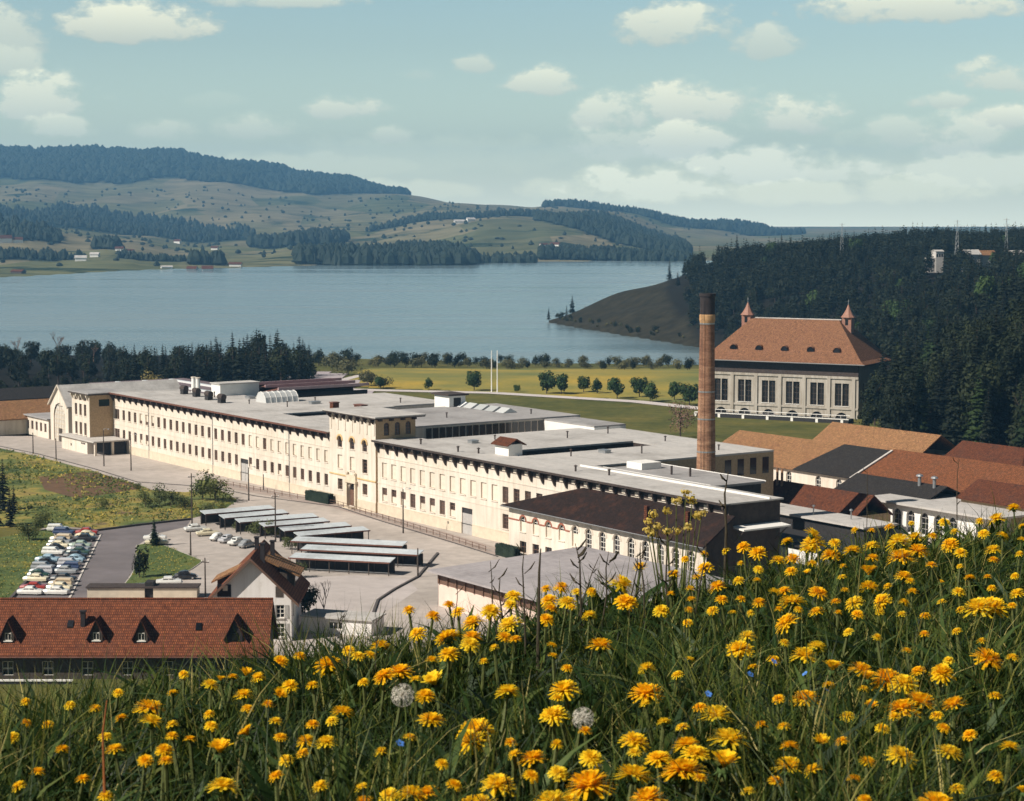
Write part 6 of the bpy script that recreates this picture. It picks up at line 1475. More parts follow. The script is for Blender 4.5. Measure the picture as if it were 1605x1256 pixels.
while k < 34 and tries < 9000:
    tries += 1; i = rt.choice((0, 0, 1, 1, 2)); f_ = rt.random(); (xa, ya), (xb, yb_) = [(20, 1362), (45, 1270), (73, 1184), (100, 1101)][i], [(45, 1270), (73, 1184), (100, 1101), (116, 1000)][i]
    X, Y = xa + (xb - xa) * f_ + 6 + rt.uniform(-1, 5), ya + (yb_ - ya) * f_ + rt.uniform(-1, 6)
    if not inside(X, Y, HILL): continue
    tree(rt.choice(SHD + SHO[:1]), X, Y, gz(X, Y) - .3, rt.uniform(.25, .6), 'low dark scrub on the waterline of the bare peninsula', 'shore_bush', 'bush', 'scrub along the peninsula waterline'); k += 1
# dark grove at the left
k = 0; tries = 0
while k < 105 and tries < 20000:
    tries += 1; px = rt.uniform(165, 488); Y = rt.uniform(712, 800); X = (px - CX) / FPX * Y
    if not try_place(X, Y, 4.0): continue
    ht = lerp(px, [165, 200, 280, 400, 470, 490], [11, 13.5, 13.5, 18, 17, 11]) * rt.uniform(.8, 1.08); s = ht / 16
    if rt.random() < .75: tree(rt.choice(CONF), X, Y, gz(X, Y), s * 1.1, 'dark conifer of the grove behind the left factory roofs', 'conifer', 'tree', 'conifers of the dark grove', s)
    else: tree(rt.choice(DEC), X, Y, gz(X, Y), ht / 12 * .9, 'dark rounded tree in the grove behind the left factory roofs', 'broadleaf_tree', 'tree', 'rounded trees of the dark grove')
    k += 1
k = 0; tries = 0
while k < 90 and tries < 20000:
    tries += 1; px = rt.uniform(-40, 200); Y = rt.uniform(640, 960); X = (px - CX) / FPX * Y
    if not try_place(X, Y, 5.0): continue
    s = rt.uniform(.55, 1.0) * (.75 if Y < 720 else 1)
    tree(rt.choice(DEC + SHD), X, Y, gz(X, Y), s, 'dark bushy tree in the low wood at the left lake shore', 'bushy_tree', 'tree', 'dark trees at the left lake shore'); k += 1
k = 0; tries = 0
while k < 34 and tries < 9000:
    tries += 1; px = rt.uniform(-60, 150); Y = rt.uniform(622, 720); X = (px - CX) / FPX * Y
    if not try_place(X, Y, 4.0): continue
    dx, dy = X - FO[0], Y - FO[1]; uu_, vv_ = dx * FA[0] + dy * FA[1], dx * FB[0] + dy * FB[1]
    if -242 < uu_ < -182 and -30 < vv_ < 46 or -235 < uu_ < -155 and 30 < vv_ < 70: continue
    tree(rt.choice(DEC + SHD), X, Y, gz(X, Y), rt.uniform(.45, .8), 'dark bushy tree close behind the sheds at the far left', 'bushy_tree', 'tree', 'dark trees behind the far left sheds'); k += 1
for px, Y, s, lab in ((27, 940, 1.0, 'thin bare tree at the far left against the lake'), (88, 930, 1.25, 'taller thin bare tree left of the dark grove'), (145, 900, .7, 'small bare tree next to the dark grove')):
    x = (px - CX) / FPX * Y; tree(BAR[0], x, Y, gz(x, Y) + 2, s * 1.3, lab, 'bare_tree', 'tree')
x = (237 - CX) / FPX * 690; tree(YEL, x, 690, gz(x, 690), 1.0, 'bright yellow green bush in front of the dark grove', 'flowering_bush', 'bush', sz=1.25)
# scrub along the near shore and the reed path
k = 0; tries = 0
while k < 95 and tries < 20000:
    tries += 1; px = rt.uniform(470, 1105); Y = rt.uniform(905, 985); X = (px - CX) / FPX * Y
    if not try_place(X, Y, 4.5): continue
    s = rt.uniform(.55, 1.0) * lerp(px, [470, 600, 1100], [1.15, .9, .8])
    dk = rt.random() < .45
    tree(rt.choice(SHD) if dk else rt.choice(SHO), X, Y, gz(X, Y), s, 'dark green bush in the scrub along the near lake shore' if dk else 'brownish bush in the scrub along the near lake shore', 'shore_bush', 'bush', 'dark bushes of the shore scrub' if dk else 'brownish bushes of the shore scrub'); k += 1
for px, Y, s, lab in ((545, 800, 1.3, 'large pale bush left of the field path'), (575, 745, 1.1, 'pale bush by the country road near the grove'), (520, 840, 1.2, 'pale bush beside the pinkish yard'), (600, 735, .8, 'small pale bush on the near side of the field path')):
    x = (px - CX) / FPX * Y; tree(SHO[k % 3], x, Y, gz(x, Y), s, lab, 'pale_bush', 'bush')
# orchard trees along the country road
for i, (px, by, h) in enumerate(((743, 604, 30), (857, 612, 34), (880, 612, 30), (915, 614, 24), (937, 614, 22), (968, 619, 31), (1003, 616, 30), (1020, 622, 30), (1058, 618, 28), (1082, 626, 33), (672, 600, 18), (596, 590, 18), (810, 603, 12))):
    Y = lerp(px, [550, 743, 900, 1085], [735, 724, 708, 668]) + (14 if by in (614, 616, 618) else 0); x = (px - CX) / FPX * Y; s = h * Y / FPX / 6.2 * 1.08
    tree(RND[i % 3], x, Y, gz(x, Y), s, ['round tree standing alone beside the flagpoles', 'biggest round tree on the country road', 'round tree touching the biggest one on the road', 'small round tree right of the touching pair', 'thin round tree in the field before the road bend', 'round tree at the middle of the road row', 'round tree set back behind the road', 'round tree on the road left of the chimney group', 'round tree half behind the last road tree', 'last round road tree beside the chimney', 'little round tree in the yellow field', 'little round tree at the field path', 'sapling in the yellow field right of the flagpoles'][i], 'round_tree', 'tree')
x = (1068 - CX) / FPX * 560; tree((leafy_crown(160, 9, 5.0, 1.2, 9, 800, .24, M['twigs']), trunk_mesh(8, .2, 5, 7, 3, .8)), x, 560, 0, 1.15, 'pinkish bare tree left of the chimney', 'bare_tree', 'tree')
# garden bushes and small trees by the car park
for px, py, s, pr, lab in ((228, 796, .75, 0, 'garden bush nearest the vegetable plot'), (250, 792, .95, 1, 'second garden bush from the vegetable plot'), (268, 796, .85, 2, 'garden bush in the middle of the bush row'), (290, 800, .75, 0, 'low bush left of the tall garden bush'), (318, 784, 1.35, 1, 'tall garden bush near the bicycle sheds'), (338, 788, 1.25, 2, 'broad garden bush closest to the bicycle sheds'), (322, 812, .7, 0, 'small bush below the tall garden bush'), (345, 808, .6, 1, 'small bush beside the first bicycle shed'),
        (160, 798, .5, 2, 'little bush in the garden above the car park'), (60, 832, .7, 1, 'bush on the lane left of the car park'), (45, 848, .8, 0, 'larger bush on the lane at the lawn'), (72, 822, .6, 2, 'bush on the corner of the lane'), (215, 768, .35, 0, 'tiny yellow bush in the garden bed'),
        (400, 838, .6, 0, 'shrub under the first pole of the bicycle sheds'), (425, 842, .7, 1, 'shrub beside the tall pole of the bicycle sheds'), (375, 832, .5, 2, 'shrub at the cars beside the bicycle sheds'), (455, 862, .55, 0, 'shrub at the corner of the long bicycle shed'), (385, 822, .5, 1, 'shrub left of the third bicycle shed'), (470, 905, .6, 2, 'shrub behind the gabled house roof')):
    x, y, _ = at(px, py); tree(BSH[pr], x, y, 0, s, lab, 'garden_bush', 'bush')
for px, py, s, lab in ((5, 800, .62, 'dark conifer at the left edge beside the garden'), (16, 826, .45, 'smaller dark conifer at the left edge of the garden'), (-8, 825, .6, 'dark conifer cut by the left picture edge'), (22, 806, .35, 'low dark conifer in the garden corner')):
    x, y, _ = at(px, py); tree(CONF[0], x, y, 0, s, lab, 'conifer', 'tree', sz=s * 1.1)
x, y, _ = at(242, 856); tree(CONG[0], x, y, 0, .24, 'small layered conifer at the tip of the grass island', 'conifer', 'tree')
x, y, _ = at(219, 906); tree(SHD[1], x, y, 0, .55, 'dark small tree on the near side of the grass island', 'small_tree', 'tree', sz=.75)
x, y, _ = at(508, 972); tree(YNG, x, y, 0, .95, 'young leafless tree on the gravel yard', 'young_tree', 'tree')
x, y, _ = at(478, 972); tree(SHD[0], x, y, 0, .7, 'dark bush at the right eave of the gabled house', 'bush', 'bush')
for x, y, s, lab in ((-40.5, 263.5, .55, 'dark bush in front of the right end of the long house'), (-46, 263, .4, 'small dark bush under the eave of the long house'), (-36, 263, .6, 'dark bush at the right corner of the long house')):
    tree(SHD[1], x, y, -.3, s, lab, 'bush', 'bush')
# loose herbs and tufts in the garden and on the lawn
M['tuft'] = grassmat('garden_tuft_leaves', [(0, (.035, .065, .014)), (.4, (.10, .13, .025)), (.7, (.26, .23, .045)), (1, (.52, .40, .06))], .25)
def tufts(name, polys, n, s0, s1, hi, lab):
    rr = random.Random(n); V, F, T = [], [], []
    xs = [p[0] for q in polys for p in q]; ys = [p[1] for q in polys for p in q]; k = 0
    while k < n:
        x, y = rr.uniform(min(xs), max(xs)), rr.uniform(min(ys), max(ys))
        if not any(inside(x, y, q) for q in polys): continue
        if math.sin(x * .21 + 1.3) + math.cos(y * .13 + x * .05) + rr.uniform(-1.2, 1.2) < -.4: continue
        tn = min(1, max(0, rr.gauss(.42, .25) + .15 * math.sin(x * .3 + y * .11)))
        for j in range(4):
            i = len(V); leafquad(V, F, Vector((x + rr.uniform(-.5, .5), y + rr.uniform(-.5, .5), rr.uniform(.08, hi))), rr.uniform(s0, s1), Vector((rr.uniform(-.8, .8), rr.uniform(-1, .2), rr.uniform(.2, 1))).normalized(), rr); T += [tn] * 4
        k += 1
    me = rawmesh(name, V, F, M['tuft']); add_tone(me, np.array(T)); tag(link(name, me), lab, 'plants', kind='stuff')
tufts('garden_herbs', [GARD], 2700, .12, .34, .4, 'rank grass and herbs all over the garden plots')
tufts('lawn_grass_tufts', [pxpoly((-80, 842), (0, 843), (40, 836), (78, 830), (88, 848), (56, 890), (10, 945), (-80, 960)), ISL], 1500, .08, .2, .25, 'tufts of grass on the lawn and the island')
# villa and pylons on the hill
Y = 1105; x = (1468 - CX) / FPX * Y; zt = zpx(390, Y)
zg = gz(x, Y) - 1; vh = min(11.5, max(9, zpx(376, Y) - zg))
t = thing('hill_villa', 'white villa among the trees on top of the hill at the right', 'house', (x, Y, zg), .2)
b = MB(); b.box(-2.2, -3, 0, 2.2, 3, vh); b.build('wall', M['concrete'], t); b = MB(); b.box(-6.5, -2.6, 0, -2.25, 2.6, vh - 3.5); b.build('wing', M['concrete'], t); b = MB(); gable_roof(b, -2.2, -3, 2.2, 3, vh, vh + .8, .4, .2); b.build('roof', M['flat'], t)
for i in range(3):
    q = MB(); q.box(-1.9 + i * 1.4, -3.05, vh - 3, -1.0 + i * 1.4, -3.003, vh - 1.4); q.build('window', M['blackglass'], t)
for i, (px, py, Y) in enumerate(((1318, 350, 1240), (1498, 345, 1150), (1575, 342, 1100))):
    x = (px - CX) / FPX * Y; z0 = gz(x, Y); h = zpx(py, Y) - z0; t = thing('power_pylon', ['leftmost thin pylon on the forest skyline', 'middle thin pylon on the forest skyline', 'rightmost thin pylon on the forest skyline'][i], 'pylon', (x, Y, z0))
    b = MB()
    for sx_, sy_ in ((-1, -1), (1, -1), (1, 1), (-1, 1)): b.tube([(sx_ * 1.2, sy_ * 1.2, 0), (sx_ * .1, sy_ * .1, h)], .045, 4)
    for q in range(8):
        z = h * q / 8; w_ = 1.2 - 1.1 * q / 8; w2 = 1.2 - 1.1 * (q + 1) / 8
        for s in (-1, 1): b.tube([(-w_, s * w_, z), (w2, s * w2, h * (q + 1) / 8)], .025, 3); b.tube([(s * w_, -w_, z), (s * w2, w2, h * (q + 1) / 8)], .025, 3)
    b.build('mast', M['metal'], t)
    for q in (.78, .88, .97): b = MB(); b.box(-1.8, -.06, h * q, 1.8, .06, h * q + .1); b.build('arm', M['metal'], t)
for px, Y, lab in ((1520, 1080, 'white roofed house low among the trees on the hill'), (1545, 1084, 'red roofed house at the right end of the hilltop'), (1590, 1080, 'pale house at the right edge of the hilltop')):
    x = (px - CX) / FPX * Y; z = zpx(379, Y); t = thing('hill_house', lab, 'house', (x, Y, gz(x, Y) - 1), .3); b = MB(); block(b, -4, -3, 4, 3, 0, 10); b.build('wall', M['concrete'], t); b = MB(); gable_roof(b, -4, -3, 4, 3, 10, 12.5, .5, .25); b.build('roof', M['tileorange'] if 'red' in lab else M['flat'], t)
# small lights in the yard at the forest foot
for i, (px, py) in enumerate(((1513, 722), (1548, 724))):
    x, y, _ = at(px, py, 2); t = thing('white_post', ['left white drum shaped tank before the near wood', 'right white drum shaped tank before the near wood'][i], 'tank', (x, y, gz(x, y))); b = MB(); b.lathe([(0, 0), (.9, 0), (.9, 3.4), (0, 3.8)], n=12); b.build('tank', M['white'], t); b = MB(); b.lathe([(1.0, 3.4), (1.0, 3.7), (0, 4.1)], n=12); b.build('lid', M['eave'], t)

# ================================================================== the dandelion slope
rg = np.random.default_rng(4)
def fz_vec(X, Y): return np.array([flower_z(float(a), float(b_)) for a, b_ in zip(X, Y)])
def grass_points(n, far=False):
    Y = rg.uniform(1.35, 9.0, n * 3); keep = rg.uniform(0, 1, n * 3) < np.clip(2.6 / Y, .12, 1) ; Y = Y[keep]
    half = .29 * Y + .55; X = rg.uniform(-1, 1, len(Y)) * half
    yc = np.array([crestY(min(.34, max(-.34, x / max(y, 1.6)))) for x, y in zip(X, Y)])
    k = Y < yc + 1.3; X, Y = X[k][:n], Y[k][:n]
    return X, Y
def blades(name, n, hmin, hmax, wmin, wmax, lean, seg, m, shape='blade', lift=0.0):
    X, Y = grass_points(n); n = len(X); Z = fz_vec(X, Y) - GRASS - .01
    clump = np.sin(X * 9.1 + np.cos(Y * 6.3) * 2) * np.sin(Y * 7.7 + X * 3.1)
    h = rg.uniform(hmin, hmax, n) * (1 + .35 * clump); w = rg.uniform(wmin, wmax, n); a = rg.uniform(0, 2 * np.pi, n); fa = rg.uniform(0, 2 * np.pi, n)
    ln = rg.uniform(lean[0], lean[1], n) * h
    t = np.linspace(0, 1, seg + 1)
    V = np.zeros((n, (seg + 1) * 2, 3))
    for i, q in enumerate(t):
        wd = w * ((1 - q ** 1.6) if shape == 'blade' else (np.sin(np.pi * (.12 + .86 * q)) * (1 + .25 * np.cos(q * 19))))
        cx = X + np.cos(a) * ln * q ** 1.7; cy = Y + np.sin(a) * ln * q ** 1.7
        cz = Z + lift + h * (q - .30 * q ** 3 * np.clip(ln / h, 0, 1.5))
        V[:, 2 * i] = np.stack([cx - np.cos(fa) * wd / 2, cy - np.sin(fa) * wd / 2, cz], 1); V[:, 2 * i + 1] = np.stack([cx + np.cos(fa) * wd / 2, cy + np.sin(fa) * wd / 2, cz], 1)
    base = (np.arange(n) * (seg + 1) * 2)[:, None]; F = np.concatenate([np.stack([base[:, 0] + 2 * i, base[:, 0] + 2 * i + 1, base[:, 0] + 2 * i + 3, base[:, 0] + 2 * i + 2], 1) for i in range(seg)])
    me = bpy.data.meshes.new(name); me.vertices.add(n * (seg + 1) * 2); me.vertices.foreach_set('co', V.reshape(-1))
    me.loops.add(F.size); me.loops.foreach_set('vertex_index', F.reshape(-1).astype(np.int32)); me.polygons.add(len(F)); me.polygons.foreach_set('loop_start', (np.arange(len(F)) * 4).astype(np.int32))
    me.materials.append(m); add_tone(me, np.repeat(np.clip(rg.normal(.42, .27, n) + .12 * clump, 0, 1), (seg + 1) * 2)); me.update(); me.validate()
    return tag(link(name, me), kind='stuff')
M['blade'] = grassmat('meadow_blades', [(0, (.006, .014, .004)), (.42, (.024, .050, .009)), (.66, (.085, .115, .018)), (.85, (.20, .20, .04)), (1, (.42, .35, .12))])
M['weed'] = grassmat('meadow_leaves', [(0, (.009, .022, .008)), (.5, (.028, .062, .016)), (.8, (.085, .125, .03)), (1, (.16, .18, .05))])
tag(blades('meadow_grass', 78000, .07, .175, .0022, .0048, (.1, .9), 3, M['blade']), 'dense meadow grass on the slope at the camera', 'grass')
tag(blades('tall_grass', 1900, .15, .21, .0022, .0045, (.15, .7), 4, M['blade']), 'taller grass blades rising over the dandelions', 'grass')
tag(blades('meadow_leaves', 20000, .05, .15, .010, .024, (.4, 1.5), 5, M['weed'], 'leaf'), 'toothed dandelion leaves and herbs low in the grass', 'leaves')

def petalmat(name, stops):
    m, nt, b = newmat(name); b.inputs['Roughness'].default_value = .6; b.inputs['Specular IOR Level'].default_value = .15
    o = nt.nodes.new('ShaderNodeObjectInfo'); f = noise(nt, 120, 2); c = ramp(nt, o.outputs['Random'], stops)
    c = mixc(nt, .35, c, ramp(nt, f, [(.3, (.92, .88, .8)), (.7, (1.05, 1.04, 1))]), 'MULTIPLY'); nt.links.new(c, b.inputs['Base Color'])
    t = nt.nodes.new('ShaderNodeBsdfTranslucent'); nt.links.new(c, t.inputs['Color']); mx = nt.nodes.new('ShaderNodeMixShader'); mx.inputs[0].default_value = .5
    nt.links.new(b.outputs[0], mx.inputs[1]); nt.links.new(t.outputs[0], mx.inputs[2]); nt.links.new(mx.outputs[0], nt.nodes['Material Output'].inputs['Surface']); return m
M['petal'] = petalmat('dandelion_petals', [(0, (1.0, .62, .016)), (.5, (1.0, .71, .024)), (1, (1.0, .78, .05))])
M['stem'] = mat('dandelion_stem', (.085, .10, .03), .6, .25, 30)
M['bract'] = mat('dandelion_bracts', (.05, .09, .02), .7, .2, 60)
def head_mesh(seed, droop, open_=1.0):
    """a composite head: strap petals all over a low dome, outer ones long and drooping"""
    rr = random.Random(seed); b = MB(); N = 150
    for k in range(N):
        q = ((k + rr.random()) / N) ** .8; a = 2.39996 * k + rr.uniform(-.2, .2)
        el_ = -14 - droop * .6 + q * (92 + droop * .4) + rr.uniform(-8, 8)
        e = R(el_ * open_ + 88 * (1 - open_)); l = (1.0 - .40 * q ** 1.4) * rr.uniform(.9, 1.07); w_ = .082 * rr.uniform(.8, 1.2) * (1 - .25 * q)
        d = Vector((math.cos(a) * math.cos(e), math.sin(a) * math.cos(e), math.sin(e) * .78)); s = Vector((-math.sin(a), math.cos(a), 0)); u = d.cross(s)
        o = Vector((0, 0, .02)); m1 = o + d * l * .55 + Vector((0, 0, .06 * (1 - q))); tip = o + d * l - Vector((0, 0, .07 * (1 - q)))
        b.face([o + d * .05 - s * w_ * .4, m1 - s * w_, m1 + s * w_, o + d * .05 + s * w_ * .4]); b.face([m1 - s * w_, tip - s * w_ * .85, tip + s * w_ * .85, m1 + s * w_])
    return b.mesh('flower_head', M['petal'])
HEADS = [head_mesh(i, [4, 14, 22, 8, 0][i]) for i in range(5)] + [head_mesh(9, 0, .42)]
def bracts():
    b = MB(); b.lathe([(.05, -.34), (.26, -.26), (.34, -.08), (.30, .04)], n=9)
    for k in range(9):
        a = 6.283 * k / 9; d = Vector((math.cos(a), math.sin(a), 0)); s = Vector((-d.y, d.x, 0)); b.face([d * .3 - s * .07 + Vector((0, 0, -.1)), d * .55 + Vector((0, 0, -.3)), d * .3 + s * .07 + Vector((0, 0, -.1))])
    return b.mesh('bracts', M['bract'], True)
BRA = bracts()
STEMS = []
for i in range(4):
    b = MB(); bx = [.10, -.12, .05, -.04][i]; b.tube([(bx, .05 * i - .08, 0), (bx * .75, .03, .35), (bx * .25, .01, .75), (0, 0, 1)], [.013, .0125, .011, .010], 6); b.v = [(x, y, z) for x, y, z in b.v]; STEMS.append(b.mesh('stem', M['stem'], True))
FL = '''235,1095,46 237,1120,36 98,1168,18 60,1202,20 180,1165,28 150,1105,18 288,1052,15 330,1065,24 345,1060,20 385,1050,26 365,1055,16 405,1055,22 382,1080,28 437,1082,28 455,1067,24 490,1067,20 515,1030,42 432,1124,20 390,1140,35 388,1105,18 345,1165,44 350,1218,44 270,1130,17 298,1152,19 258,1168,25 260,1186,16 228,1185,19 480,1153,28 512,1154,30 537,1106,32 490,1130,18 440,1150,13 440,1030,20 470,1022,20 420,1098,18
603,1048,32 627,1041,38 570,1064,17 652,1059,18 683,1059,42 667,1081,28 704,1015,30 677,1029,19 702,987,36 740,989,28 737,1001,28 800,968,36 791,990,26 808,996,18 655,985,24 679,959,20 641,951,18 704,942,17 718,952,20 742,966,32 770,949,28 805,926,22 800,942,18 856,917,17 880,912,25 861,933,24 889,935,28 863,947,20 856,964,22 896,947,15 924,958,21 904,922,17 927,922,17 974,903,38 981,932,33 1037,949,25 1004,881,22 1056,895,23 941,1000,38 1014,1040,25 889,1043,14 796,1073,36 885,1069,42 1013,1073,46 676,1116,38 868,1108,38 746,1128,56 738,1148,44 643,1149,20 800,1158,18 836,1174,46 995,1149,40 924,1209,74 875,1202,28 993,1198,52 927,1177,32 781,1216,50 645,1233,42 672,1233,32 611,1238,28 746,1248,82 864,1242,66 1016,1236,56 1032,1177,36 1068,1190,60 1077,1155,40 571,1249,30 712,1223,18 561,1022,20 580,1020,20 597,1005,27 547,1013,18
1273,829,24 1275,841,36 1234,843,17 1166,851,20 1188,859,24 1265,855,20 1243,869,22 1220,871,24 1303,861,28 1336,855,26 1366,847,24 1409,839,34 1435,835,24 1439,853,32 1413,861,40 1368,867,20 1490,845,26 1557,853,24 1506,861,18 1480,813,16 1542,831,16 1589,790,18 1563,806,26 1362,890,34 1362,912,28 1417,894,26 1427,906,15 1273,878,16 1340,936,28 1384,934,28 1283,920,28 1242,932,36 1234,965,34 1230,920,20 1214,922,18 1190,938,20 1131,934,18 1125,911,26 1281,951,23 1534,940,44 1556,938,42 1595,922,22 1160,1004,40 1172,990,24 1260,1016,40 1280,1005,26 1305,1038,36 1350,1040,36 1360,1054,30 1390,1050,46 1418,1058,40 1439,1044,22 1477,1044,38 1548,1019,44 1587,1025,18 1263,1082,42 1415,1094,50 1442,1084,50 1496,1092,40 1366,1100,24 1328,1116,19 1299,1068,17 1123,1108,48 1097,1102,20 1143,1141,58 1074,1190,60 1090,1168,40 1135,1185,52 1238,1161,27 1287,1155,30 1236,1189,46 1275,1198,28 1216,1218,18 1360,1187,26 1413,1169,46 1488,1167,40 1583,1161,30 1520,1145,20 1469,1244,56 1194,1131,17 1402,1117,17 1062,1052,17 1078,971,15 1056,894,20 1105,882,24 1240,890,17 1320,900,14 1460,880,16 1520,900,15 1450,960,16 1500,985,14 1330,985,16 1180,1040,15 1220,1090,14 1340,1215,18 1560,1210,20 1500,1230,18 30,1225,16 130,1215,14 75,1130,12 40,1095,14 110,1100,12 190,1120,14 20,1150,12'''
def on_meadow(px, py):
    d = ray(px, py); Y = 1.5
    while Y < 11:
        t = Y / d[1]; X, z = d[0] * t, HC + d[2] * t; k = min(.34, max(-.34, X / Y))
        if z < flower_z(X, Y): return X, Y, z, False
        if Y > crestY(k) + .5: break
        Y += .02
    Y = crestY(min(.34, max(-.34, d[0] / d[1]))) + .15; t = Y / d[1]
    return d[0] * t, Y, HC + d[2] * t, True
DG = 'dandelions in flower on the slope'
rf = random.Random(31); KNOWN = []
def dandelion(px, py, wd, extra=False):
    X, Y, z, above = on_meadow(px, py)
    if Y > 9: return
    g = flower_z(X, Y) - GRASS - .02; dist_ = math.hypot(X, Y); r = wd * dist_ / FPX / 2 * 1.34; r = min(.042, max(.010, r)); hgt = max(.06, z - r * .4 - g)
    big = wd >= 40
    lab = 'large open yellow dandelion close to the camera' if big else 'small yellow dandelion in the meadow grass' if wd < 24 else 'middle sized yellow dandelion in the meadow grass'
    t = thing('dandelion', lab, 'flower', (X, Y, g), rf.uniform(0, 6.28), ('large ' if big else 'small ' if wd < 24 else 'middle sized ') + DG)
    link('stem', STEMS[rf.randint(0, 3)], t, scale=(.25, .25, hgt))
    h = link('flower_head', HEADS[rf.randint(0, 4) if rf.random() < .93 else 5], t, (0, 0, hgt), scale=(r, r * rf.uniform(.85, 1.05), r * rf.uniform(.95, 1.3)))
    tl = .45 if rf.random() < .3 else .22; h.rotation_euler = (rf.uniform(-tl, tl) + .24, rf.uniform(-tl, tl), rf.uniform(0, 6))
    link('bracts', BRA, h)
    KNOWN.append((px, py))
for q in FL.split():
    a, b_, c_ = q.split(','); dandelion(float(a), float(b_) + float(c_) * .12, float(c_))
n = 0
while n < 100:
    px, py = (rf.uniform(0, 1605), rf.uniform(800, 1256)) if n % 2 else (rf.uniform(1050, 1605), rf.uniform(790, 960))
    top = lerp(px, [0, 300, 500, 700, 850, 1000, 1250, 1605], [1085, 1060, 1020, 945, 905, 880, 835, 790])
    if py < top + 4 or any(abs(px - a) < 26 and abs(py - b_) < 16 for a, b_ in KNOWN): continue
    dandelion(px, py, rf.uniform(9, 17) * (1 if py < top + 120 else 1.1)); n += 1
# seed heads
def clock():
    rr = random.Random(2); b = MB()
    for k in range(260):
        v = Vector((rr.gauss(0, 1), rr.gauss(0, 1), rr.gauss(0, 1))).normalized(); s = v.orthogonal().normalized() * .012; b.face([v * .15 - s, v * .15 + s, v * .8])
        for j in range(7):
            q = v.orthogonal().normalized(); q.rotate(__import__('mathutils').Quaternion(v, 6.283 * j / 7)); u = v.cross(q) * .011; b.face([v * .8 - u, v * .8 + u, v * .93 + q * .17])
    return b.mesh('seed_ball', mat('seed_down', (.62, .58, .50), .9, .08, 40))
SB_ = clock(); b = MB(); b.lathe([(0, -.2), (.16, -.12), (.18, .05), (0, .2)], n=8); SC_ = b.mesh('receptacle', mat('receptacle', (.20, .15, .07), .8, .2, 30))
for px, py, wd, lab in ((631, 1090, 38, 'pale dandelion seed head left of the camera axis'), (914, 1126, 36, 'pale dandelion seed head in the middle of the meadow')):
    X, Y, z, _ = on_meadow(px, py); g = flower_z(X, Y) - GRASS - .02; r = wd * math.hypot(X, Y) / FPX / 2 * 1.1; t = thing('dandelion_clock', lab, 'seed head', (X, Y, g))
    link('stem', STEMS[1], t, scale=(.25, .25, z - g)); o = link('seed_ball', SB_, t, (0, 0, z - g), scale=r); link('receptacle', SC_, o)
# tiny blue flowers
b = MB()
for k in range(5):
    a = 6.283 * k / 5; c_ = Vector((math.cos(a), math.sin(a), .1)) * .6; b.face([c_ + Vector((.42 * math.cos(a + 6.283 * j / 7), .42 * math.sin(a + 6.283 * j / 7), .06 * math.cos(j))) for j in range(7)])
BLU = b.mesh('petals', mat('blue_petals', (.08, .22, .62), .6, .15, 80))
for px, py in ((627, 1165), (1176, 1057), (1262, 1056), (1110, 1088), (1213, 1037), (1297, 1083), (1075, 1035)):
    X, Y, z, _ = on_meadow(px, py); g = flower_z(X, Y) - GRASS; t = thing('blue_flower', 'tiny bright blue flower low between the dandelions', 'flower', (X, Y, g), rf.uniform(0, 6), 'tiny blue meadow flowers')
    link('stem', STEMS[0], t, scale=(.12, .12, max(.05, z - g))); o = link('petals', BLU, t, (0, 0, max(.05, z - g)), scale=.0055); o.rotation_euler = (.7, 0, 0)
# dark dry stalks standing up at the crest, a stake and a rape plant
M['dry'] = mat('dry_stalk', (.055, .045, .03), .9, .3, 60)
def stalk(px, ptop, pbot, lab, thick=.0035, leaves=5, m='dry', name='dry_stalk', lean=0):
    X, Y, z, _ = on_meadow(px, pbot); k = Y / ray(px, pbot)[1]; zt = atY(px, ptop, Y)[2]; g = min(z, flower_z(X, Y)) - GRASS; H_ = zt - g
    t = thing(name, lab, 'stalk', (X, Y, g)); b = MB(); rr = random.Random(int(px)); p = [(lean * q * H_ + rr.uniform(-.006, .006) * q, 0, H_ * q) for q in (0, .3, .6, .85, 1)]
    thick *= .62; b.tube(p, [thick, thick * .9, thick * .8, thick * .6, thick * .3], 6); b.build('stem', M[m], t)
    for i in range(leaves):
        q = rr.uniform(.5, .98); s = rr.choice((-1, 1)); l = rr.uniform(.008, .02); b = MB(); x0 = lean * q * H_; z0 = H_ * q
        b.tube([(x0, 0, z0), (x0 + s * l * .6, rr.uniform(-.01, .01), z0 + l * .5), (x0 + s * l, rr.uniform(-.01, .01), z0 + l * 1.2)], [thick * .6, thick * .9, thick * .35], 5); b.build('leaf', M[m], t)
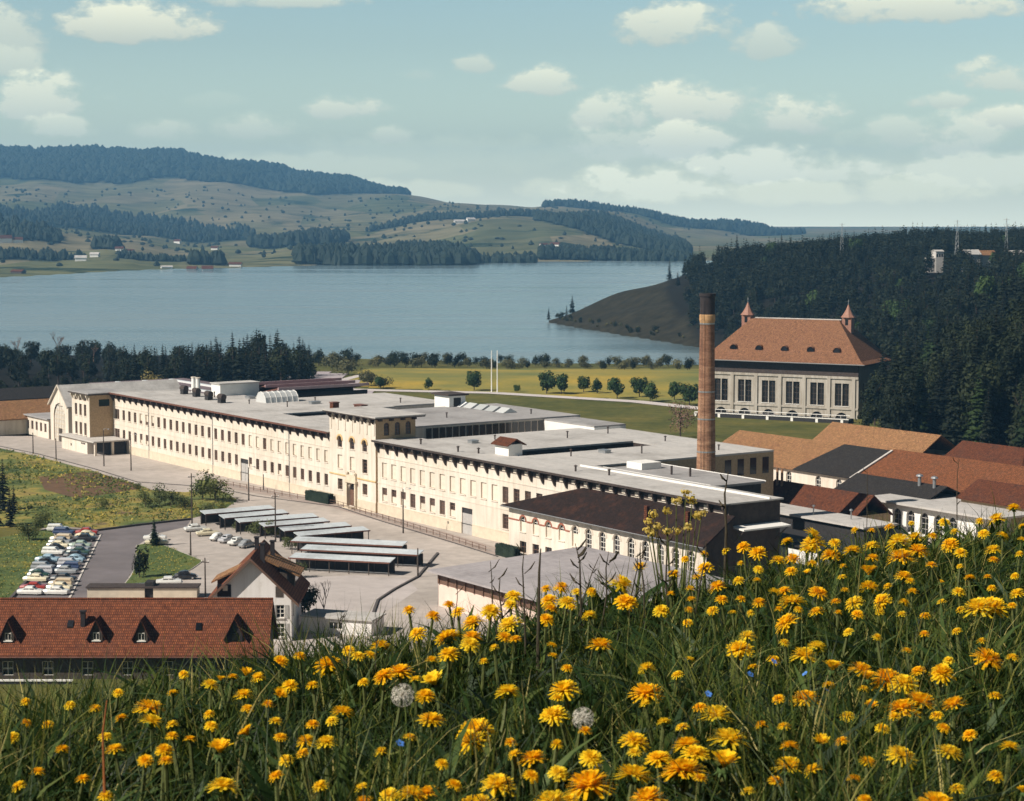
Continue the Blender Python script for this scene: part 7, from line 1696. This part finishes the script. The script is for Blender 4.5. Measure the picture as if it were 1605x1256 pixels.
for px, tp, bt, lab, th, n_, ln in ((822, 858, 960, 'dark dry stalk left of the tall stake', .003, 4, 0), (785, 880, 945, 'thin bent dry stalk on the left of the crest', .0025, 3, -.12), (886, 872, 935, 'slanting dry stalk right of the tall stake', .0025, 3, .3), (914, 852, 935, 'knobbly dry stalk before the grey shed roof', .004, 8, -.05), (936, 865, 930, 'branched dry stalk before the grey shed roof', .0035, 7, .12), (796, 905, 950, 'short dark stalk at the shed corner', .0035, 4, -.1), (981, 868, 925, 'dry stalk before the arched annex windows', .003, 4, .1),
        (1015, 850, 920, 'forked dry stalk under the rape flowers', .0035, 7, -.08), (1046, 842, 915, 'thick dark stalk under the rape flowers', .004, 8, 0), (1082, 848, 910, 'leaning dark stalk right of the rape flowers', .003, 5, .16), (700, 915, 965, 'thin stalk over the pink shed wall', .002, 2, .1), (587, 960, 1015, 'thin dark stalk over the gravel yard', .002, 3, 0), (560, 958, 1020, 'thin leaning stalk at the gravel yard', .002, 3, -.15), (1356, 735, 860, 'very thin tall stalk before the mossy roof', .0018, 2, 0), (1137, 740, 870, 'brown stalk right of the rape flowers', .006, 2, 0), (1500, 720, 810, 'thin stalk before the brown roofs at the right', .003, 2, 0)):
    stalk(px, tp, bt, lab, th, n_, 'dry', 'dry_stalk', ln)
M['redstalk'] = mat('sorrel_stalk', (.30, .10, .03), .8, .25, 60)
stalk(163, 1098, 1244, 'reddish sorrel stalk at the lower left', .0030, 0, 'redstalk', 'sorrel_stalk')
stalk(843, 860, 985, 'tall straight dark stake at the crest of the slope', .0055, 0, 'dry', 'wooden_stake')
M['rape'] = petalmat('rape_petals', [(0, (.62, .47, .10)), (1, (.78, .62, .20))])
rr = random.Random(6); Yr = 5.2; pts = [(1075, 772), (1060, 785), (1085, 783), (1045, 800), (1025, 806), (1100, 804), (1018, 818), (1030, 826), (1045, 832), (1022, 838), (1062, 832), (1078, 826), (1015, 832), (1092, 808)]
X0, _, Z0 = atY(1060, 900, Yr); g = flower_z(X0, Yr) - GRASS - .2; t = thing('rape_plant', 'branching plant with clusters of pale yellow flowers before the dark annex roof', 'plant', (X0, Yr, g))
for px, py in pts:
    x, _, z = atY(px, py, Yr); x -= X0; z -= g; b = MB(); b.tube([(x * .15, 0, 0), (x * .5, 0, z * .55), (x, 0, z)], [.003, .0022, .0012], 5); st_ = b.build('stem', M['stem'], t)
    b = MB()
    for k in range(34):
        v = Vector((rr.gauss(0, 1), rr.gauss(0, 1), rr.gauss(0, .8))); v = v.normalized() * rr.uniform(.3, 1) * .0155; c_ = Vector((x, 0, z)) + v; a = v.orthogonal().normalized() * .0042; e = v.normalized().cross(a)
        b.face([c_ - a, c_ - e, c_ + a, c_ + e])
    b.build('blossom', M['rape'], st_)
